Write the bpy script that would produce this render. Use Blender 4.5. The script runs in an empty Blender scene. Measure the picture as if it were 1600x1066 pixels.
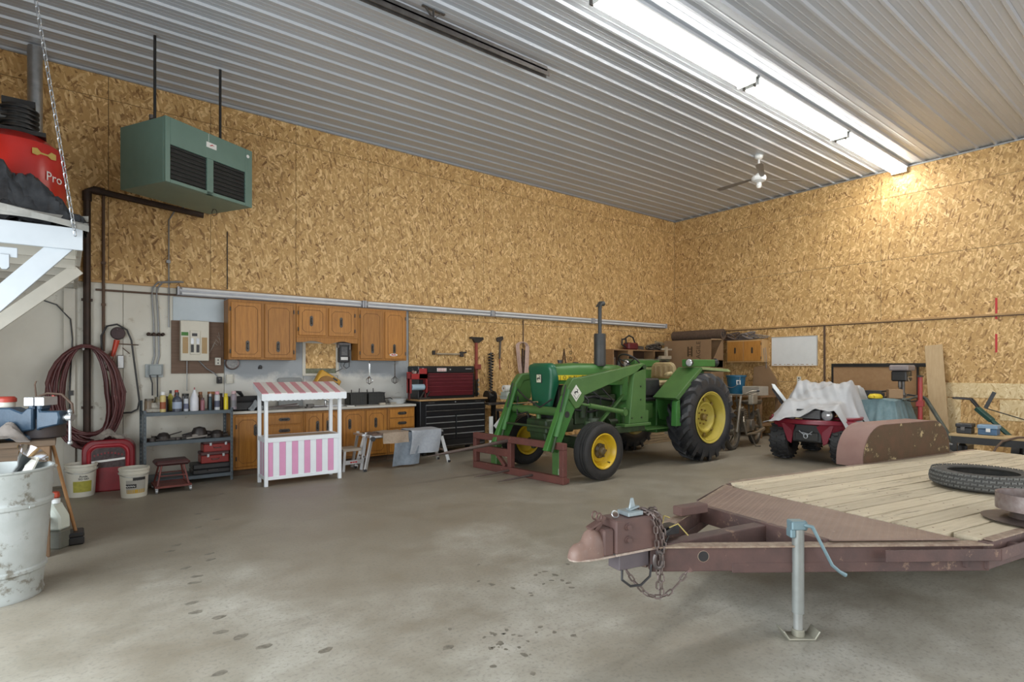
import bpy, bmesh, math, random
from mathutils import Vector as V, Matrix, Euler
PI = math.pi
S = bpy.context.scene
C = S.collection
rnd = random.Random(11)
# ---------------------------------------------------------------- camera, light, exposure
AZ = math.atan2(1135, 889)          # azimuth of the view direction, from the +X axis
CAMZ = 1.53
cam = bpy.data.objects.new('camera', bpy.data.cameras.new('camera'))
C.objects.link(cam); S.camera = cam
cam.location = (0, 0, CAMZ)
cam.rotation_euler = (PI/2, 0, AZ - PI/2)
cam.data.sensor_width = 36; cam.data.lens = 20.0
cam.data.shift_y = 42/1600
cam.data.clip_start = .05; cam.data.clip_end = 100
S.view_settings.view_transform = 'Standard'; S.view_settings.look = 'None'
S.view_settings.gamma = 1; S.view_settings.use_curve_mapping = False
S.view_settings.exposure = 0.18
w = bpy.data.worlds.new('world'); S.world = w; w.use_nodes = True
w.node_tree.nodes['Background'].inputs[0].default_value = (.80, .90, 1, 1)
w.node_tree.nodes['Background'].inputs[1].default_value = 1.0
def area(name, loc, rot, sx, sy, power, col):
    l = bpy.data.lights.new(name, 'AREA'); l.shape = 'RECTANGLE'; l.size = sx; l.size_y = sy
    l.energy = power; l.color = col
    o = bpy.data.objects.new(name, l); C.objects.link(o); o.location = loc; o.rotation_euler = rot
    return o
# daylight through the big open vehicle door behind the camera (faces +X)
area('door_daylight', (-1.95, 2.1, 1.45), (0, -PI/2+.12, 0), 2.5, 6.8, 330, (.90, .97, 1))
# added fill light, unseen, to the right of the camera (faces +Y)
area('side_fill', (6.4, -2.45, 1.8), (PI/2, 0, 0), 8.6, 3.2, 150, (1, .98, .94))
GLOW = 28                           # ceiling tube fixtures
# ---------------------------------------------------------------- pixel -> point on a plane / at a depth (1600x1066 frame)
_c, _s = math.cos(AZ), math.sin(AZ)
def at(u, v, ax, val):
    xc = (u-800)/889.; r = (_c+_s*xc, _s-_c*xc, -(v-575)/889.)
    if ax == 'd': t = val
    else:
        i = 'xyz'.index(ax); t = (val-(0, 0, CAMZ)[i])/r[i]
    return V((t*r[0], t*r[1], CAMZ+t*r[2]))
# ---------------------------------------------------------------- materials
_M = {}
def N(nt, t, **k):
    n = nt.nodes.new('ShaderNode'+t)
    for a, b in k.items(): setattr(n, a, b)
    return n
def mixc(nt, f, a, b):
    m = N(nt, 'Mix', data_type='RGBA')
    for s, v in ((0, f), (6, a), (7, b)):
        if isinstance(v, (tuple, list)): m.inputs[s].default_value = (*v[:3], 1)
        elif isinstance(v, (int, float)): m.inputs[s].default_value = v
        else: nt.links.new(v, m.inputs[s])
    return m.outputs[2]
def ramp(nt, f, stops, interp='LINEAR'):
    r = N(nt, 'ValToRGB'); nt.links.new(f, r.inputs[0]); cr = r.color_ramp; cr.interpolation = interp
    while len(cr.elements) < len(stops): cr.elements.new(.5)
    for e, (p, c) in zip(cr.elements, stops):
        e.position = p; e.color = (*c, 1) if isinstance(c, tuple) else (c, c, c, 1)
    return r.outputs[0]
def base(name):
    m = bpy.data.materials.new(name); m.use_nodes = True; nt = m.node_tree
    return m, nt, nt.nodes['Principled BSDF']
def noise(nt, vec, scale, detail=4, rough=.6):
    n = N(nt, 'TexNoise'); n.inputs['Scale'].default_value = scale; n.inputs['Detail'].default_value = detail
    n.inputs['Roughness'].default_value = rough
    if vec is not None: nt.links.new(vec, n.inputs['Vector'])
    return n.outputs[0]
def coords(nt, scale=(1, 1, 1), rot=(0, 0, 0)):
    t = N(nt, 'TexCoord'); m = N(nt, 'Mapping'); m.inputs['Scale'].default_value = scale; m.inputs['Rotation'].default_value = rot
    nt.links.new(t.outputs['Object'], m.inputs[0]); return m.outputs[0]
def bump(nt, b, h, st, dist=.01):
    n = N(nt, 'Bump'); n.inputs['Strength'].default_value = st; n.inputs['Distance'].default_value = dist
    nt.links.new(h, n.inputs['Height']); nt.links.new(n.outputs[0], b.inputs['Normal'])
def mat(name, c, c2=None, sc=6, r=.6, m=0., wear=None, wt=.6, wsc=14, bmp=0., bsc=60, st=(1, 1, 1), emit=0, alpha=1):
    """c/c2: mottled base colours; wear: third colour showing through past threshold wt"""
    if name in _M: return _M[name]
    M, nt, b = base(name); _M[name] = M
    b.inputs['Roughness'].default_value = r; b.inputs['Metallic'].default_value = m
    vec = coords(nt, st)
    if c2 is None: c2 = tuple(x*.8 for x in c)
    col = mixc(nt, ramp(nt, noise(nt, vec, sc), [(.3, 0.), (.7, 1.)]), c, c2)
    if wear:
        col = mixc(nt, ramp(nt, noise(nt, vec, wsc, 8, .7), [(wt, 0.), (wt+.06, 1.)]), col, wear)
    nt.links.new(col, b.inputs['Base Color'])
    if bmp: bump(nt, b, noise(nt, vec, bsc, 6), bmp, .004)
    if emit:
        b.inputs['Emission Color'].default_value = (*c, 1); b.inputs['Emission Strength'].default_value = emit
    return M
def wood(name, c, c2, dark=None, along='x', r=.55, sc=1.):
    if name in _M: return _M[name]
    M, nt, b = base(name); _M[name] = M
    st = {'x': (1.2, 14, 14), 'y': (14, 1.2, 14), 'z': (14, 14, 1.2)}[along]
    oi = N(nt, 'ObjectInfo'); vec = coords(nt, tuple(x*sc for x in st))
    va = N(nt, 'VectorMath', operation='ADD'); mu = N(nt, 'VectorMath', operation='SCALE')
    cx = N(nt, 'CombineXYZ')
    for i in range(3): nt.links.new(oi.outputs['Random'], cx.inputs[i])
    nt.links.new(cx.outputs[0], mu.inputs[0]); mu.inputs['Scale'].default_value = 37
    nt.links.new(vec, va.inputs[0]); nt.links.new(mu.outputs[0], va.inputs[1]); vec = va.outputs[0]
    n = noise(nt, vec, 3, 6, .65)
    col = ramp(nt, n, [(.3, c2), (.5, tuple((a+d)/2 for a, d in zip(c, c2))), (.68, c)])
    hs = N(nt, 'HueSaturation'); vr = N(nt, 'MapRange'); vr.inputs['To Min'].default_value = .86; vr.inputs['To Max'].default_value = 1.1
    nt.links.new(oi.outputs['Random'], vr.inputs[0]); nt.links.new(vr.outputs[0], hs.inputs['Value']); nt.links.new(col, hs.inputs['Color'])
    col = hs.outputs[0]
    if dark: col = mixc(nt, ramp(nt, noise(nt, vec, 1.3, 8, .75), [(.55, 0.), (.66, .8)]), col, dark)
    nt.links.new(col, b.inputs['Base Color']); b.inputs['Roughness'].default_value = r
    bump(nt, b, n, .25, .003)
    return M
def osb(name, lo, mid, hi, tint=(1, 1, 1)):
    if name in _M: return _M[name]
    M, nt, b = base(name); _M[name] = M
    tc = N(nt, 'TexCoord'); sp = N(nt, 'SeparateXYZ'); nt.links.new(tc.outputs['Object'], sp.inputs[0])
    oi = N(nt, 'ObjectInfo')
    ad = N(nt, 'Math', operation='ADD'); nt.links.new(sp.outputs[0], ad.inputs[0]); nt.links.new(sp.outputs[1], ad.inputs[1])
    ml = N(nt, 'Math', operation='MULTIPLY_ADD'); nt.links.new(oi.outputs['Random'], ml.inputs[0]); ml.inputs[1].default_value = 23; nt.links.new(ad.outputs[0], ml.inputs[2])
    cb = N(nt, 'CombineXYZ'); nt.links.new(ml.outputs[0], cb.inputs[0]); nt.links.new(sp.outputs[2], cb.inputs[1])
    val = None
    for i, (ang, su, sv) in enumerate([(.25, 48, 12), (1.05, 36, 11), (-.7, 42, 11), (2.0, 35, 10), (-1.25, 45, 13), (.7, 40, 10), (-.25, 46, 12)]):
        mp = N(nt, 'Mapping'); mp.inputs['Rotation'].default_value = (0, 0, ang)
        nt.links.new(cb.outputs[0], mp.inputs[0])
        m2 = N(nt, 'Mapping'); m2.inputs['Scale'].default_value = (su, sv, 1); m2.inputs['Location'].default_value = (i*7.3, i*3.1, 0)
        nt.links.new(mp.outputs[0], m2.inputs[0])
        vo = N(nt, 'TexVoronoi', voronoi_dimensions='2D'); vo.inputs['Scale'].default_value = 1; nt.links.new(m2.outputs[0], vo.inputs['Vector'])
        s2 = N(nt, 'SeparateColor'); nt.links.new(vo.outputs['Color'], s2.inputs[0])
        if val is None: val = s2.outputs[0]
        else:   # a flake of this layer shows where its own random number is high
            g = N(nt, 'Math', operation='GREATER_THAN'); nt.links.new(s2.outputs[1], g.inputs[0]); g.inputs[1].default_value = .62
            mx = N(nt, 'Mix', data_type='FLOAT'); nt.links.new(g.outputs[0], mx.inputs[0]); nt.links.new(val, mx.inputs[2]); nt.links.new(s2.outputs[0], mx.inputs[3])
            val = mx.outputs[0]
    n = noise(nt, cb.outputs[0], 1.1, 3)
    col = ramp(nt, val, [(0, lo), (.10, tuple((a+d)/2 for a, d in zip(lo, mid))), (.30, mid), (.62, mid), (1, hi)])
    dk = noise(nt, cb.outputs[0], 19, 3, .6)
    col = mixc(nt, ramp(nt, dk, [(.70, 0.), (.74, .85)]), col, tuple(x*.45 for x in lo))
    col = mixc(nt, ramp(nt, n, [(.35, 0.), (.7, .22)]), col, tuple(x*.75 for x in mid))
    nt.links.new(col, b.inputs['Base Color']); b.inputs['Roughness'].default_value = .62
    bump(nt, b, val, .15, .002)
    return M
OSB = osb('osb_sheet', (.21, .10, .03), (.54, .33, .125), (.84, .60, .30))
OSBN = osb('new_osb_sheet', (.5, .33, .14), (.72, .56, .31), (.86, .72, .46))
# ---------------------------------------------------------------- mesh builder
class MB:
    def __init__(s): s.bm = bmesh.new(); s.M = None
    def _add(s, vs, fs):
        b = s.bm; vv = [b.verts.new(s.M @ V(v) if s.M else v) for v in vs]
        for f in fs:
            try: b.faces.new([vv[i] for i in f])
            except ValueError: pass
        return s
    def box(s, x0, y0, z0, x1, y1, z1):
        return s._add([(x0,y0,z0),(x1,y0,z0),(x1,y1,z0),(x0,y1,z0),(x0,y0,z1),(x1,y0,z1),(x1,y1,z1),(x0,y1,z1)],
                      [(0,3,2,1),(4,5,6,7),(0,1,5,4),(1,2,6,5),(2,3,7,6),(3,0,4,7)])
    def cb(s, c, d, rot=(0, 0, 0)):
        old = s.M; m = Matrix.Translation(c) @ Euler(rot).to_matrix().to_4x4()
        s.M = old @ m if old else m
        s.box(-d[0]/2, -d[1]/2, -d[2]/2, d[0]/2, d[1]/2, d[2]/2); s.M = old; return s
    def beam(s, p, q, w, h, up=(0, 0, 1)):
        p, q = V(p), V(q); d = (q-p); L = d.length; d.normalize(); up = V(up)
        if abs(d.dot(up)) > .98: up = V((1, 0, 0))
        x = d.cross(up).normalized()*w/2; z = x.cross(d).normalized()*h/2
        vs = [p-x-z, p+x-z, p+x+z, p-x+z, q-x-z, q+x-z, q+x+z, q-x+z]
        return s._add([tuple(v) for v in vs], [(0,1,2,3),(7,6,5,4),(0,4,5,1),(1,5,6,2),(2,6,7,3),(3,7,4,0)])
    def tube(s, pts, r, seg=8, closed=False):
        pts = [V(p) for p in pts]; n = len(pts)
        rs = r if isinstance(r, (list, tuple)) else [r]*n
        T = []
        for i in range(n):
            a = pts[(i-1) % n] if (closed or i) else pts[0]; b = pts[(i+1) % n] if (closed or i < n-1) else pts[-1]
            t = (b-a); T.append(t.normalized() if t.length > 1e-9 else V((0, 0, 1)))
        u = T[0].orthogonal().normalized(); rings = []; vs = []
        for i in range(n):
            u = (u - T[i]*u.dot(T[i])); u = u.normalized() if u.length > 1e-6 else T[i].orthogonal().normalized()
            w_ = T[i].cross(u)
            for k in range(seg):
                a = 2*PI*k/seg; vs.append(tuple(pts[i]+(u*math.cos(a)+w_*math.sin(a))*rs[i]))
        fs = []
        for i in range(n if closed else n-1):
            j = (i+1) % n
            for k in range(seg): fs.append((i*seg+k, i*seg+(k+1) % seg, j*seg+(k+1) % seg, j*seg+k))
        if not closed: fs += [tuple(range(seg))[::-1], tuple((n-1)*seg+k for k in range(seg))]
        return s._add(vs, fs)
    def cyl(s, p, q, r, r2=None, seg=16): return s.tube([p, q], [r, r if r2 is None else r2], seg)
    def lathe(s, prof, c=(0, 0, 0), ax='z', seg=28, closed=False):
        vs = []; fs = []; n = len(prof)
        for k in range(seg):
            a = 2*PI*k/seg; ca, sa = math.cos(a), math.sin(a)
            for r, h in prof:
                p = (r*ca, r*sa, h) if ax == 'z' else ((h, r*ca, r*sa) if ax == 'x' else (r*sa, h, r*ca))
                vs.append((p[0]+c[0], p[1]+c[1], p[2]+c[2]))
        for k in range(seg):
            j = (k+1) % seg
            for i in range(n if closed else n-1):
                i2 = (i+1) % n; fs.append((k*n+i, j*n+i, j*n+i2, k*n+i2))
        if not closed:
            if prof[0][0] > 1e-4: fs.append(tuple(k*n for k in range(seg))[::-1])
            if prof[-1][0] > 1e-4: fs.append(tuple(k*n+n-1 for k in range(seg)))
        s._add(vs, fs); bmesh.ops.remove_doubles(s.bm, verts=s.bm.verts, dist=1e-5); return s
    def prism(s, poly, a, b, pl='xz'):
        def P(p, h): return {'xz': (p[0], h, p[1]), 'yz': (h, p[0], p[1]), 'xy': (p[0], p[1], h)}[pl]
        n = len(poly); vs = [P(p, a) for p in poly]+[P(p, b) for p in poly]
        return s._add(vs, [tuple(range(n))[::-1], tuple(range(n, 2*n))]+[(i, (i+1) % n, n+(i+1) % n, n+i) for i in range(n)])
    def grid(s, f, nu, nv, thick=0):
        vs = [tuple(f(i/nu, j/nv)) for i in range(nu+1) for j in range(nv+1)]
        fs = [(i*(nv+1)+j, (i+1)*(nv+1)+j, (i+1)*(nv+1)+j+1, i*(nv+1)+j+1) for i in range(nu) for j in range(nv)]
        if not thick: return s._add(vs, fs)
        t = bmesh.new(); vv = [t.verts.new(v) for v in vs]
        for q in fs: t.faces.new([vv[i] for i in q])
        t.normal_update(); off = [tuple(v.co-v.normal*thick) for v in vv]; t.free()
        n = len(vs); m = nv+1
        rim = [i*m for i in range(nu+1)] + [nu*m+j for j in range(1, m)] + [i*m+nv for i in range(nu-1, -1, -1)] + [j for j in range(nv-1, 0, -1)]
        fs2 = fs+[tuple(i+n for i in q)[::-1] for q in fs]+[(rim[(k+1) % len(rim)], rim[k], rim[k]+n, rim[(k+1) % len(rim)]+n) for k in range(len(rim))]
        return s._add(vs+off, fs2)
    def ball(s, c, r, sc=(1, 1, 1), seg=16):
        old = s.M; m = Matrix.Translation(c) @ Matrix.Diagonal((*sc, 1)); s.M = old @ m if old else m
        n = seg//2; s.lathe([(r*math.sin(PI*i/n), -r*math.cos(PI*i/n)) for i in range(n+1)], seg=seg); s.M = old; return s
    def text(s, t, size, M, ext=.001, align='CENTER'):
        cu = bpy.data.curves.new('t', 'FONT'); cu.body = t; cu.size = size; cu.extrude = ext; cu.align_x = align; cu.align_y = 'CENTER'; cu.resolution_u = 2
        o = bpy.data.objects.new('t', cu); C.objects.link(o)
        me = bpy.data.meshes.new_from_object(o.evaluated_get(bpy.context.evaluated_depsgraph_get())); me.transform(s.M @ M if s.M else M)
        s.bm.from_mesh(me); bpy.data.objects.remove(o); bpy.data.meshes.remove(me); bpy.data.curves.remove(cu); return s
    def build(s, name, m, parent=None, bev=0, loc=None, rot=None, ang=35, label=None):
        if bev and len(s.bm.faces) < 4000:
            bmesh.ops.recalc_face_normals(s.bm, faces=s.bm.faces)
            es = [e for e in s.bm.edges if len(e.link_faces) == 2 and e.calc_face_angle(0) > .6]
            bmesh.ops.bevel(s.bm, geom=es, offset=bev, segments=1, affect='EDGES', clamp_overlap=True)
        bmesh.ops.recalc_face_normals(s.bm, faces=s.bm.faces)
        me = bpy.data.meshes.new(name); s.bm.to_mesh(me); s.bm.free()
        me.shade_smooth(); me.set_sharp_from_angle(angle=math.radians(ang))
        me.materials.append(m); o = bpy.data.objects.new(name, me); C.objects.link(o)
        if parent: o.parent = parent
        if loc: o.location = loc
        if rot: o.rotation_euler = rot
        if label: o['label'] = label
        return o
def B(*a): return MB().box(*a)
def thing(name, label, cat, loc=(0, 0, 0), rz=0, group=None, rot=None):
    o = bpy.data.objects.new(name, None); C.objects.link(o); o.empty_display_size = .1
    o.location = loc; o.rotation_euler = rot or (0, 0, rz); o['label'] = label; o['category'] = cat
    if group: o['group'] = group
    return o
def tag(o, label, cat, group=None):
    o['label'] = label; o['category'] = cat
    if group: o['group'] = group
    return o
def struct(o): o['kind'] = 'structure'; return o
def dup(root, loc, rz=None, label=None, group=None, rot=None):
    r = root.copy(); C.objects.link(r); r.location = loc
    if rz is not None: r.rotation_euler = (0, 0, rz)
    if rot: r.rotation_euler = rot
    if label: r['label'] = label
    if group: r['group'] = group
    for ch in list(root.children):
        c = ch.copy(); C.objects.link(c); c.parent = r
        for g in ch.children:
            d = g.copy(); C.objects.link(d); d.parent = c
    return r
def arc(cx, cy, r, a0, a1, n): return [(cx+r*math.cos(math.radians(a0+(a1-a0)*i/n)), cy+r*math.sin(math.radians(a0+(a1-a0)*i/n))) for i in range(n+1)]
def lerp(a, b, t): return tuple(x+(y-x)*t for x, y in zip(a, b))
# palette
WHITE = mat('white_paint', (.80, .82, .82), (.74, .77, .78), r=.4)
BLACK = mat('black_plastic', (.018, .018, .02), (.03, .03, .032), r=.4)
BLKM = mat('black_steel', (.02, .02, .022), (.035, .033, .03), r=.35, m=.3)
GALV = mat('galvanised_steel', (.5, .52, .54), (.36, .38, .4), r=.38, m=.8, sc=12)
ALU = mat('aluminium', (.72, .74, .76), (.6, .62, .65), r=.32, m=.75)
CHROME = mat('chrome', (.8, .8, .82), (.7, .7, .72), r=.12, m=1)
STEEL = mat('worn_steel', (.2, .19, .18), (.1, .09, .085), r=.45, m=.6)
RUST = mat('rusty_brown_steel', (.185, .095, .072), (.12, .062, .052), sc=7, r=.75, wear=(.28, .17, .12), wt=.62, bmp=.4)
RUBBER = mat('tyre_rubber', (.014, .014, .015), (.028, .026, .025), sc=9, r=.62, bmp=.2)
HONEY = wood('honey_oak', (.47, .205, .034), (.32, .125, .017), along='z', r=.42)
OAK = wood('honey_oak_side', (.42, .185, .034), (.30, .12, .02), along='z', r=.5)
DARKG = mat('dark_groove', (.07, .03, .012), r=.8)
# ---------------------------------------------------------------- setting
X0, X1, Y0, Y1, H = -2.0, 12.77, -2.5, 9.28, 5.44
def floor_mat():
    M, nt, b = base('concrete_floor')
    vec = coords(nt)
    big = noise(nt, vec, .45, 5, .55); med = noise(nt, vec, 2.2, 8, .65)
    col = ramp(nt, med, [(.3, (.30, .285, .24)), (.5, (.42, .405, .355)), (.7, (.54, .525, .47))])
    col = mixc(nt, ramp(nt, big, [(.42, 0.), (.62, .55)]), col, (.23, .20, .15))
    # brown dirt with the light's falloff painted in, darker toward the far corner
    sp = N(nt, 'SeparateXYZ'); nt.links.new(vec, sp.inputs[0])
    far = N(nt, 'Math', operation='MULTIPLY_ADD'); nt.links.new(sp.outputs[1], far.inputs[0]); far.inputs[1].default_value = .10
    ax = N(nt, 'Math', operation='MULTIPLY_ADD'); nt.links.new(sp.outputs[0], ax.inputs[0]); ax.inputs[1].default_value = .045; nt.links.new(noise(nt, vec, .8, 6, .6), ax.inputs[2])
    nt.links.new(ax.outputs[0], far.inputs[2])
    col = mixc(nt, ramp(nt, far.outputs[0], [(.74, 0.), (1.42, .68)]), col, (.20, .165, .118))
    # smeared dirt: streaks pulled along one direction
    st = coords(nt, (1.2, 5, 1), (0, 0, .35))
    col = mixc(nt, ramp(nt, noise(nt, st, 1.6, 8, .7), [(.55, 0.), (.72, .5)]), col, (.21, .19, .155))
    col = mixc(nt, ramp(nt, noise(nt, vec, 45, 4, .6), [(.52, 0.), (.66, .45)]), col, (.17, .16, .14))
    nt.links.new(col, b.inputs['Base Color'])
    rr = ramp(nt, med, [(.3, .42), (.7, .62)]); nt.links.new(rr, b.inputs['Roughness'])
    bump(nt, b, noise(nt, vec, 30, 8, .7), .25, .003)
    return M
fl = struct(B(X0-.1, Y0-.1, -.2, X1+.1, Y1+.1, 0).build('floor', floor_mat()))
# shoe prints and oil drips (flat marks on the concrete)
STAIN = mat('oil_stain', (.12, .11, .09), (.24, .22, .18), sc=30, r=.45)
r2 = random.Random(5)
prints = [(318,756),(345,772),(262,752),(325,738),(280,745),(276,852),(326,866),(264,862),(328,875),(310,824),(290,888),(308,901),(304,911),(301,942),(306,957),(342,965),(345,988),(376,995),(412,1011),(343,1053),(338,812),(310,803),(700,1012),(508,1017)]
def blot(p, r, asp, ang, n=9):
    m = MB(); pts = []
    for i in range(n):
        a = 2*PI*i/n; q = r*(.65+.5*r2.random()); x, y = q*math.cos(a)*asp, q*math.sin(a)
        pts.append((p.x+x*math.cos(ang)-y*math.sin(ang), p.y+x*math.sin(ang)+y*math.cos(ang)))
    return m.prism(pts, .0002, .0012, 'xy').build('stain', STAIN, fl)
for (u, v) in prints: blot(at(u, v, 'z', 0), .027, 1.6, r2.random()*.8-.2)
for k in range(26):
    u = 790+r2.gauss(0, 30); v = 1005+r2.gauss(0, 24)
    blot(at(u, v, 'z', 0), .006+.014*r2.random(), 1.4, r2.random()*3)
for k in range(16): blot(at(840+r2.gauss(0, 45), 905+r2.gauss(0, 14), 'z', 0), .008+.012*r2.random(), 1.6, r2.random()*3)
# ceiling of ribbed steel sheets
CEIL = mat('galvalume_sheet', (.55, .59, .645), (.48, .515, .565), sc=1.5, r=.40, m=.35, st=(.2, .8, 1), wear=(.25, .26, .28), wt=.74, wsc=60)
ce = struct(B(X0, Y0, H+.03, X1, Y1, H+.12).build('ceiling', GALV))
rib = .2667
def sheet(y0, n):
    prof = []
    for k in range(n):
        a = y0+k*rib
        prof += [(a, H), (a+.018, H-.024), (a+.045, H-.024), (a+.063, H), (a+.125, H), (a+.131, H-.003), (a+.141, H-.003), (a+.147, H), (a+.195, H), (a+.201, H-.003), (a+.211, H-.003), (a+.217, H)]
    prof.append((y0+n*rib-.002, H))
    m = MB(); vs = [(X0, y, z) for y, z in prof]+[(X1, y, z) for y, z in prof]; k = len(prof)
    m._add(vs, [(i, i+1, k+i+1, k+i) for i in range(k-1)])
    return m.build('ceiling_sheet', CEIL, ce, ang=20)
y = Y0
while y < Y1-.02:
    n = min(3, int((Y1-y)/rib+.5)); sheet(y, max(n, 1)); y += max(n, 1)*rib
# walls
CORE = mat('wall_core', (.3, .25, .18))
PAINT = mat('off_white_wall_paint', (.66, .64, .57), (.60, .575, .505), sc=2.2, r=.7, wear=(.45, .41, .34), wt=.62, wsc=5)
def splash():
    # blue-grey paint above, patchy white touch-up below it
    M, nt, b = base('patchy_splash_paint'); vec = coords(nt); sp = N(nt, 'SeparateXYZ'); nt.links.new(vec, sp.inputs[0])
    a = N(nt, 'Math', operation='MULTIPLY_ADD'); nt.links.new(noise(nt, vec, 1.9, 5, .6), a.inputs[0]); a.inputs[1].default_value = .55; nt.links.new(sp.outputs[2], a.inputs[2])
    col = mixc(nt, ramp(nt, a.outputs[0], [(0, 0.), (1, 0.)]), (.66, .66, .63), (.66, .66, .63))
    mr = N(nt, 'MapRange'); nt.links.new(a.outputs[0], mr.inputs[0]); mr.inputs['From Min'].default_value = 1.60; mr.inputs['From Max'].default_value = 1.70
    col = mixc(nt, mr.outputs[0], (.66, .66, .63), (.34, .37, .40))
    col = mixc(nt, ramp(nt, noise(nt, vec, 4.5, 8, .75), [(.60, 0.), (.70, .7)]), col, (.30, .28, .25))
    nt.links.new(col, b.inputs['Base Color']); b.inputs['Roughness'].default_value = .65
    return M
PAINT2 = splash()
wl = struct(B(X0-.1, Y1, 0, X1+.1, Y1+.1, H+.03).build('wall_left', CORE))
wr = struct(B(X1, Y0-.1, 0, X1+.1, Y1, H+.03).build('wall_right', CORE))
wn = struct(MB().box(X0-.1, Y0-.1, 0, 1.9, Y0, H).box(10.9, Y0-.1, 0, X1, Y0, H).box(1.9, Y0-.1, 4.3, 10.9, Y0, H).build('wall_near', OSB))
wb = struct(MB().box(X0-.1, Y0, 0, X0, -1.4, H).box(X0-.1, 5.6, 0, X0, Y1, H).box(X0-.1, -1.4, 3.9, X0, 5.6, H).build('wall_back', OSB))
T = .015
def panel(par, face, a0, z0, a1, z1, m, name='osb_panel', t=T):
    g = .003
    b = B(a0+g, Y1-t, z0+g, a1-g, Y1, z1-g) if face == 'l' else B(X1-t, a0+g, z0+g, X1, a1-g, z1-g)
    return b.build(name, m, par, bev=.002)
ZM = 2.66
xs = [X0+1.22*i for i in range(13)]; xs[-1] = X1-T
for a, b_ in zip(xs[:-1], xs[1:]):
    panel(wl, 'l', a, ZM, b_, 5.10, OSB); panel(wl, 'l', a, 5.10, b_, H-.02, OSB)
xs = [4.88+1.22*i for i in range(7)]; xs[-1] = X1-T
for a, b_ in zip(xs[:-1], xs[1:]):
    panel(wl, 'l', a, .02, b_, 2.44, OSB); panel(wl, 'l', a, 2.44, b_, ZM, OSB)
for a, b_ in ((X0, .6), (.6, 1.84), (1.84, 3.0), (3.56, 4.88)): panel(wl, 'l', a, .02, b_, ZM, PAINT if a < 1.8 else PAINT2, 'painted_panel')
panel(wl, 'l', 3.0, .02, 3.56, 1.42, PAINT2, 'painted_panel'); panel(wl, 'l', 3.0, 1.95, 3.56, ZM, PAINT2, 'painted_panel')
ys = [Y1-T-2.44*i for i in range(5)]+[Y0]
for k in range(5):
    zz = [.02, 1.22, 2.44, 3.66, 4.88, H-.02]
    for i in range(5):
        a, b_ = ys[i+1], ys[i]
        panel(wr, 'r', a, zz[k], b_, zz[k+1], OSB)
# boarded-up serving window over the counter
wi = struct(MB().box(2.98, Y1-.03, 1.40, 3.03, Y1, 1.97).box(3.53, Y1-.03, 1.40, 3.58, Y1, 1.97).box(3.03, Y1-.03, 1.93, 3.53, Y1, 1.97).box(3.03, Y1-.03, 1.40, 3.53, Y1, 1.44).build('window_1', PAINT, None, .003))
B(3.03, Y1-.012, 1.52, 3.53, Y1-.002, 1.93).build('osb_panel', OSB, wi)
B(3.03, Y1-.016, 1.44, 3.53, Y1-.004, 1.515).build('switch_panel', mat('green_grey_board', (.22, .25, .17), (.12, .12, .08), sc=20), wi)
# trims
TR = mat('brown_channel', (.12, .07, .04), (.08, .045, .03), r=.6)
OSBT = wood('fir_batten', (.50, .31, .13), (.40, .23, .09), along='x')
struct(B(X0, Y1-.04, 2.655, X1, Y1-T, 2.69).build('trim_1', OSBT, None, .003))
struct(MB().box(X0+2.3, Y1-.045, 2.545, 1.86, Y1-T, 2.57).build('trim_2', TR, None, .003))
struct(B(X1-.05, Y0, 2.44, X1-T, Y1-T, 2.475).build('trim_3', OSBT, None, .003))
struct(B(X1-.035, Y0, 2.425, X1-T, Y1-T, 2.44).build('trim_4', TR))
struct(B(X1-.03, 5.43, .02, X1-T, 5.47, 2.425).build('trim_5', TR))
struct(B(X0, Y1-.04, H-.04, X1, Y1-T, H-.024).build('trim_6', GALV)); struct(B(X1-.045, Y0, H-.045, X1-T, Y1, H-.024).build('trim_7', GALV))
# fresh patching boards low on the right wall
B(X1-T-.012, -2.0, 1.0, X1-T, 3.35, 1.26).build('patch_board', OSBN, wr, .002)
B(X1-T-.012, -2.0, .62, X1-T, 2.55, .98).build('patch_board', OSBN, wr, .002)
B(X1-T-.012, 3.1, .3, X1-T, 3.3, .98).build('patch_board', OSBN, wr, .002)
for z0, z1 in ((2.38, 2.75), (1.80, 2.12)):
    B(X1-T-.006, 2.585, z0, X1-T, 2.615, z1).build('red_tape_strip', mat('red_tape', (.55, .02, .02), r=.4), wr)
# ---------------------------------------------------------------- ceiling things
GL = mat('glowing_diffuser', (1, .97, .9), (1, .97, .9), emit=GLOW)
ENAM = mat('white_enamel', (.82, .83, .82), (.78, .79, .78), r=.3)
joints = [12.72, 10.04, 7.2, 4.25]
for i in range(3):
    b0, a0 = joints[i], joints[i+1]; L = b0-a0-.06
    t = thing('fluorescent_fixture', ['glowing ceiling strip light, the one touching the right wall', 'glowing ceiling strip light, second from the right wall', 'glowing ceiling strip light cut by the top edge of the photo'][i], 'light', (a0+.03, 4.05, H-.04), group='lit strip lights on the ceiling')
    MB().prism([(-.15, .0), (.15, 0), (.15, -.02), (.06, -.05), (-.06, -.05), (-.15, -.02)], 0, L, 'yz').build('housing', ENAM, t)
    MB().prism([(-.115, -.040), (.115, -.040), (.105, -.085), (.06, -.10), (-.06, -.10), (-.105, -.085)], .03, L-.03, 'yz').build('diffuser', GL, t)
    for x in (0, L-.025): B(x, -.13, -.105, x+.025, .13, 0).build('end_cap', ENAM, t, .004)
    for yy in (-.075, .075): B(-.03, yy-.012, -.12, .02, yy+.012, -.02).build('socket', STEEL, t, .003)
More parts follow.
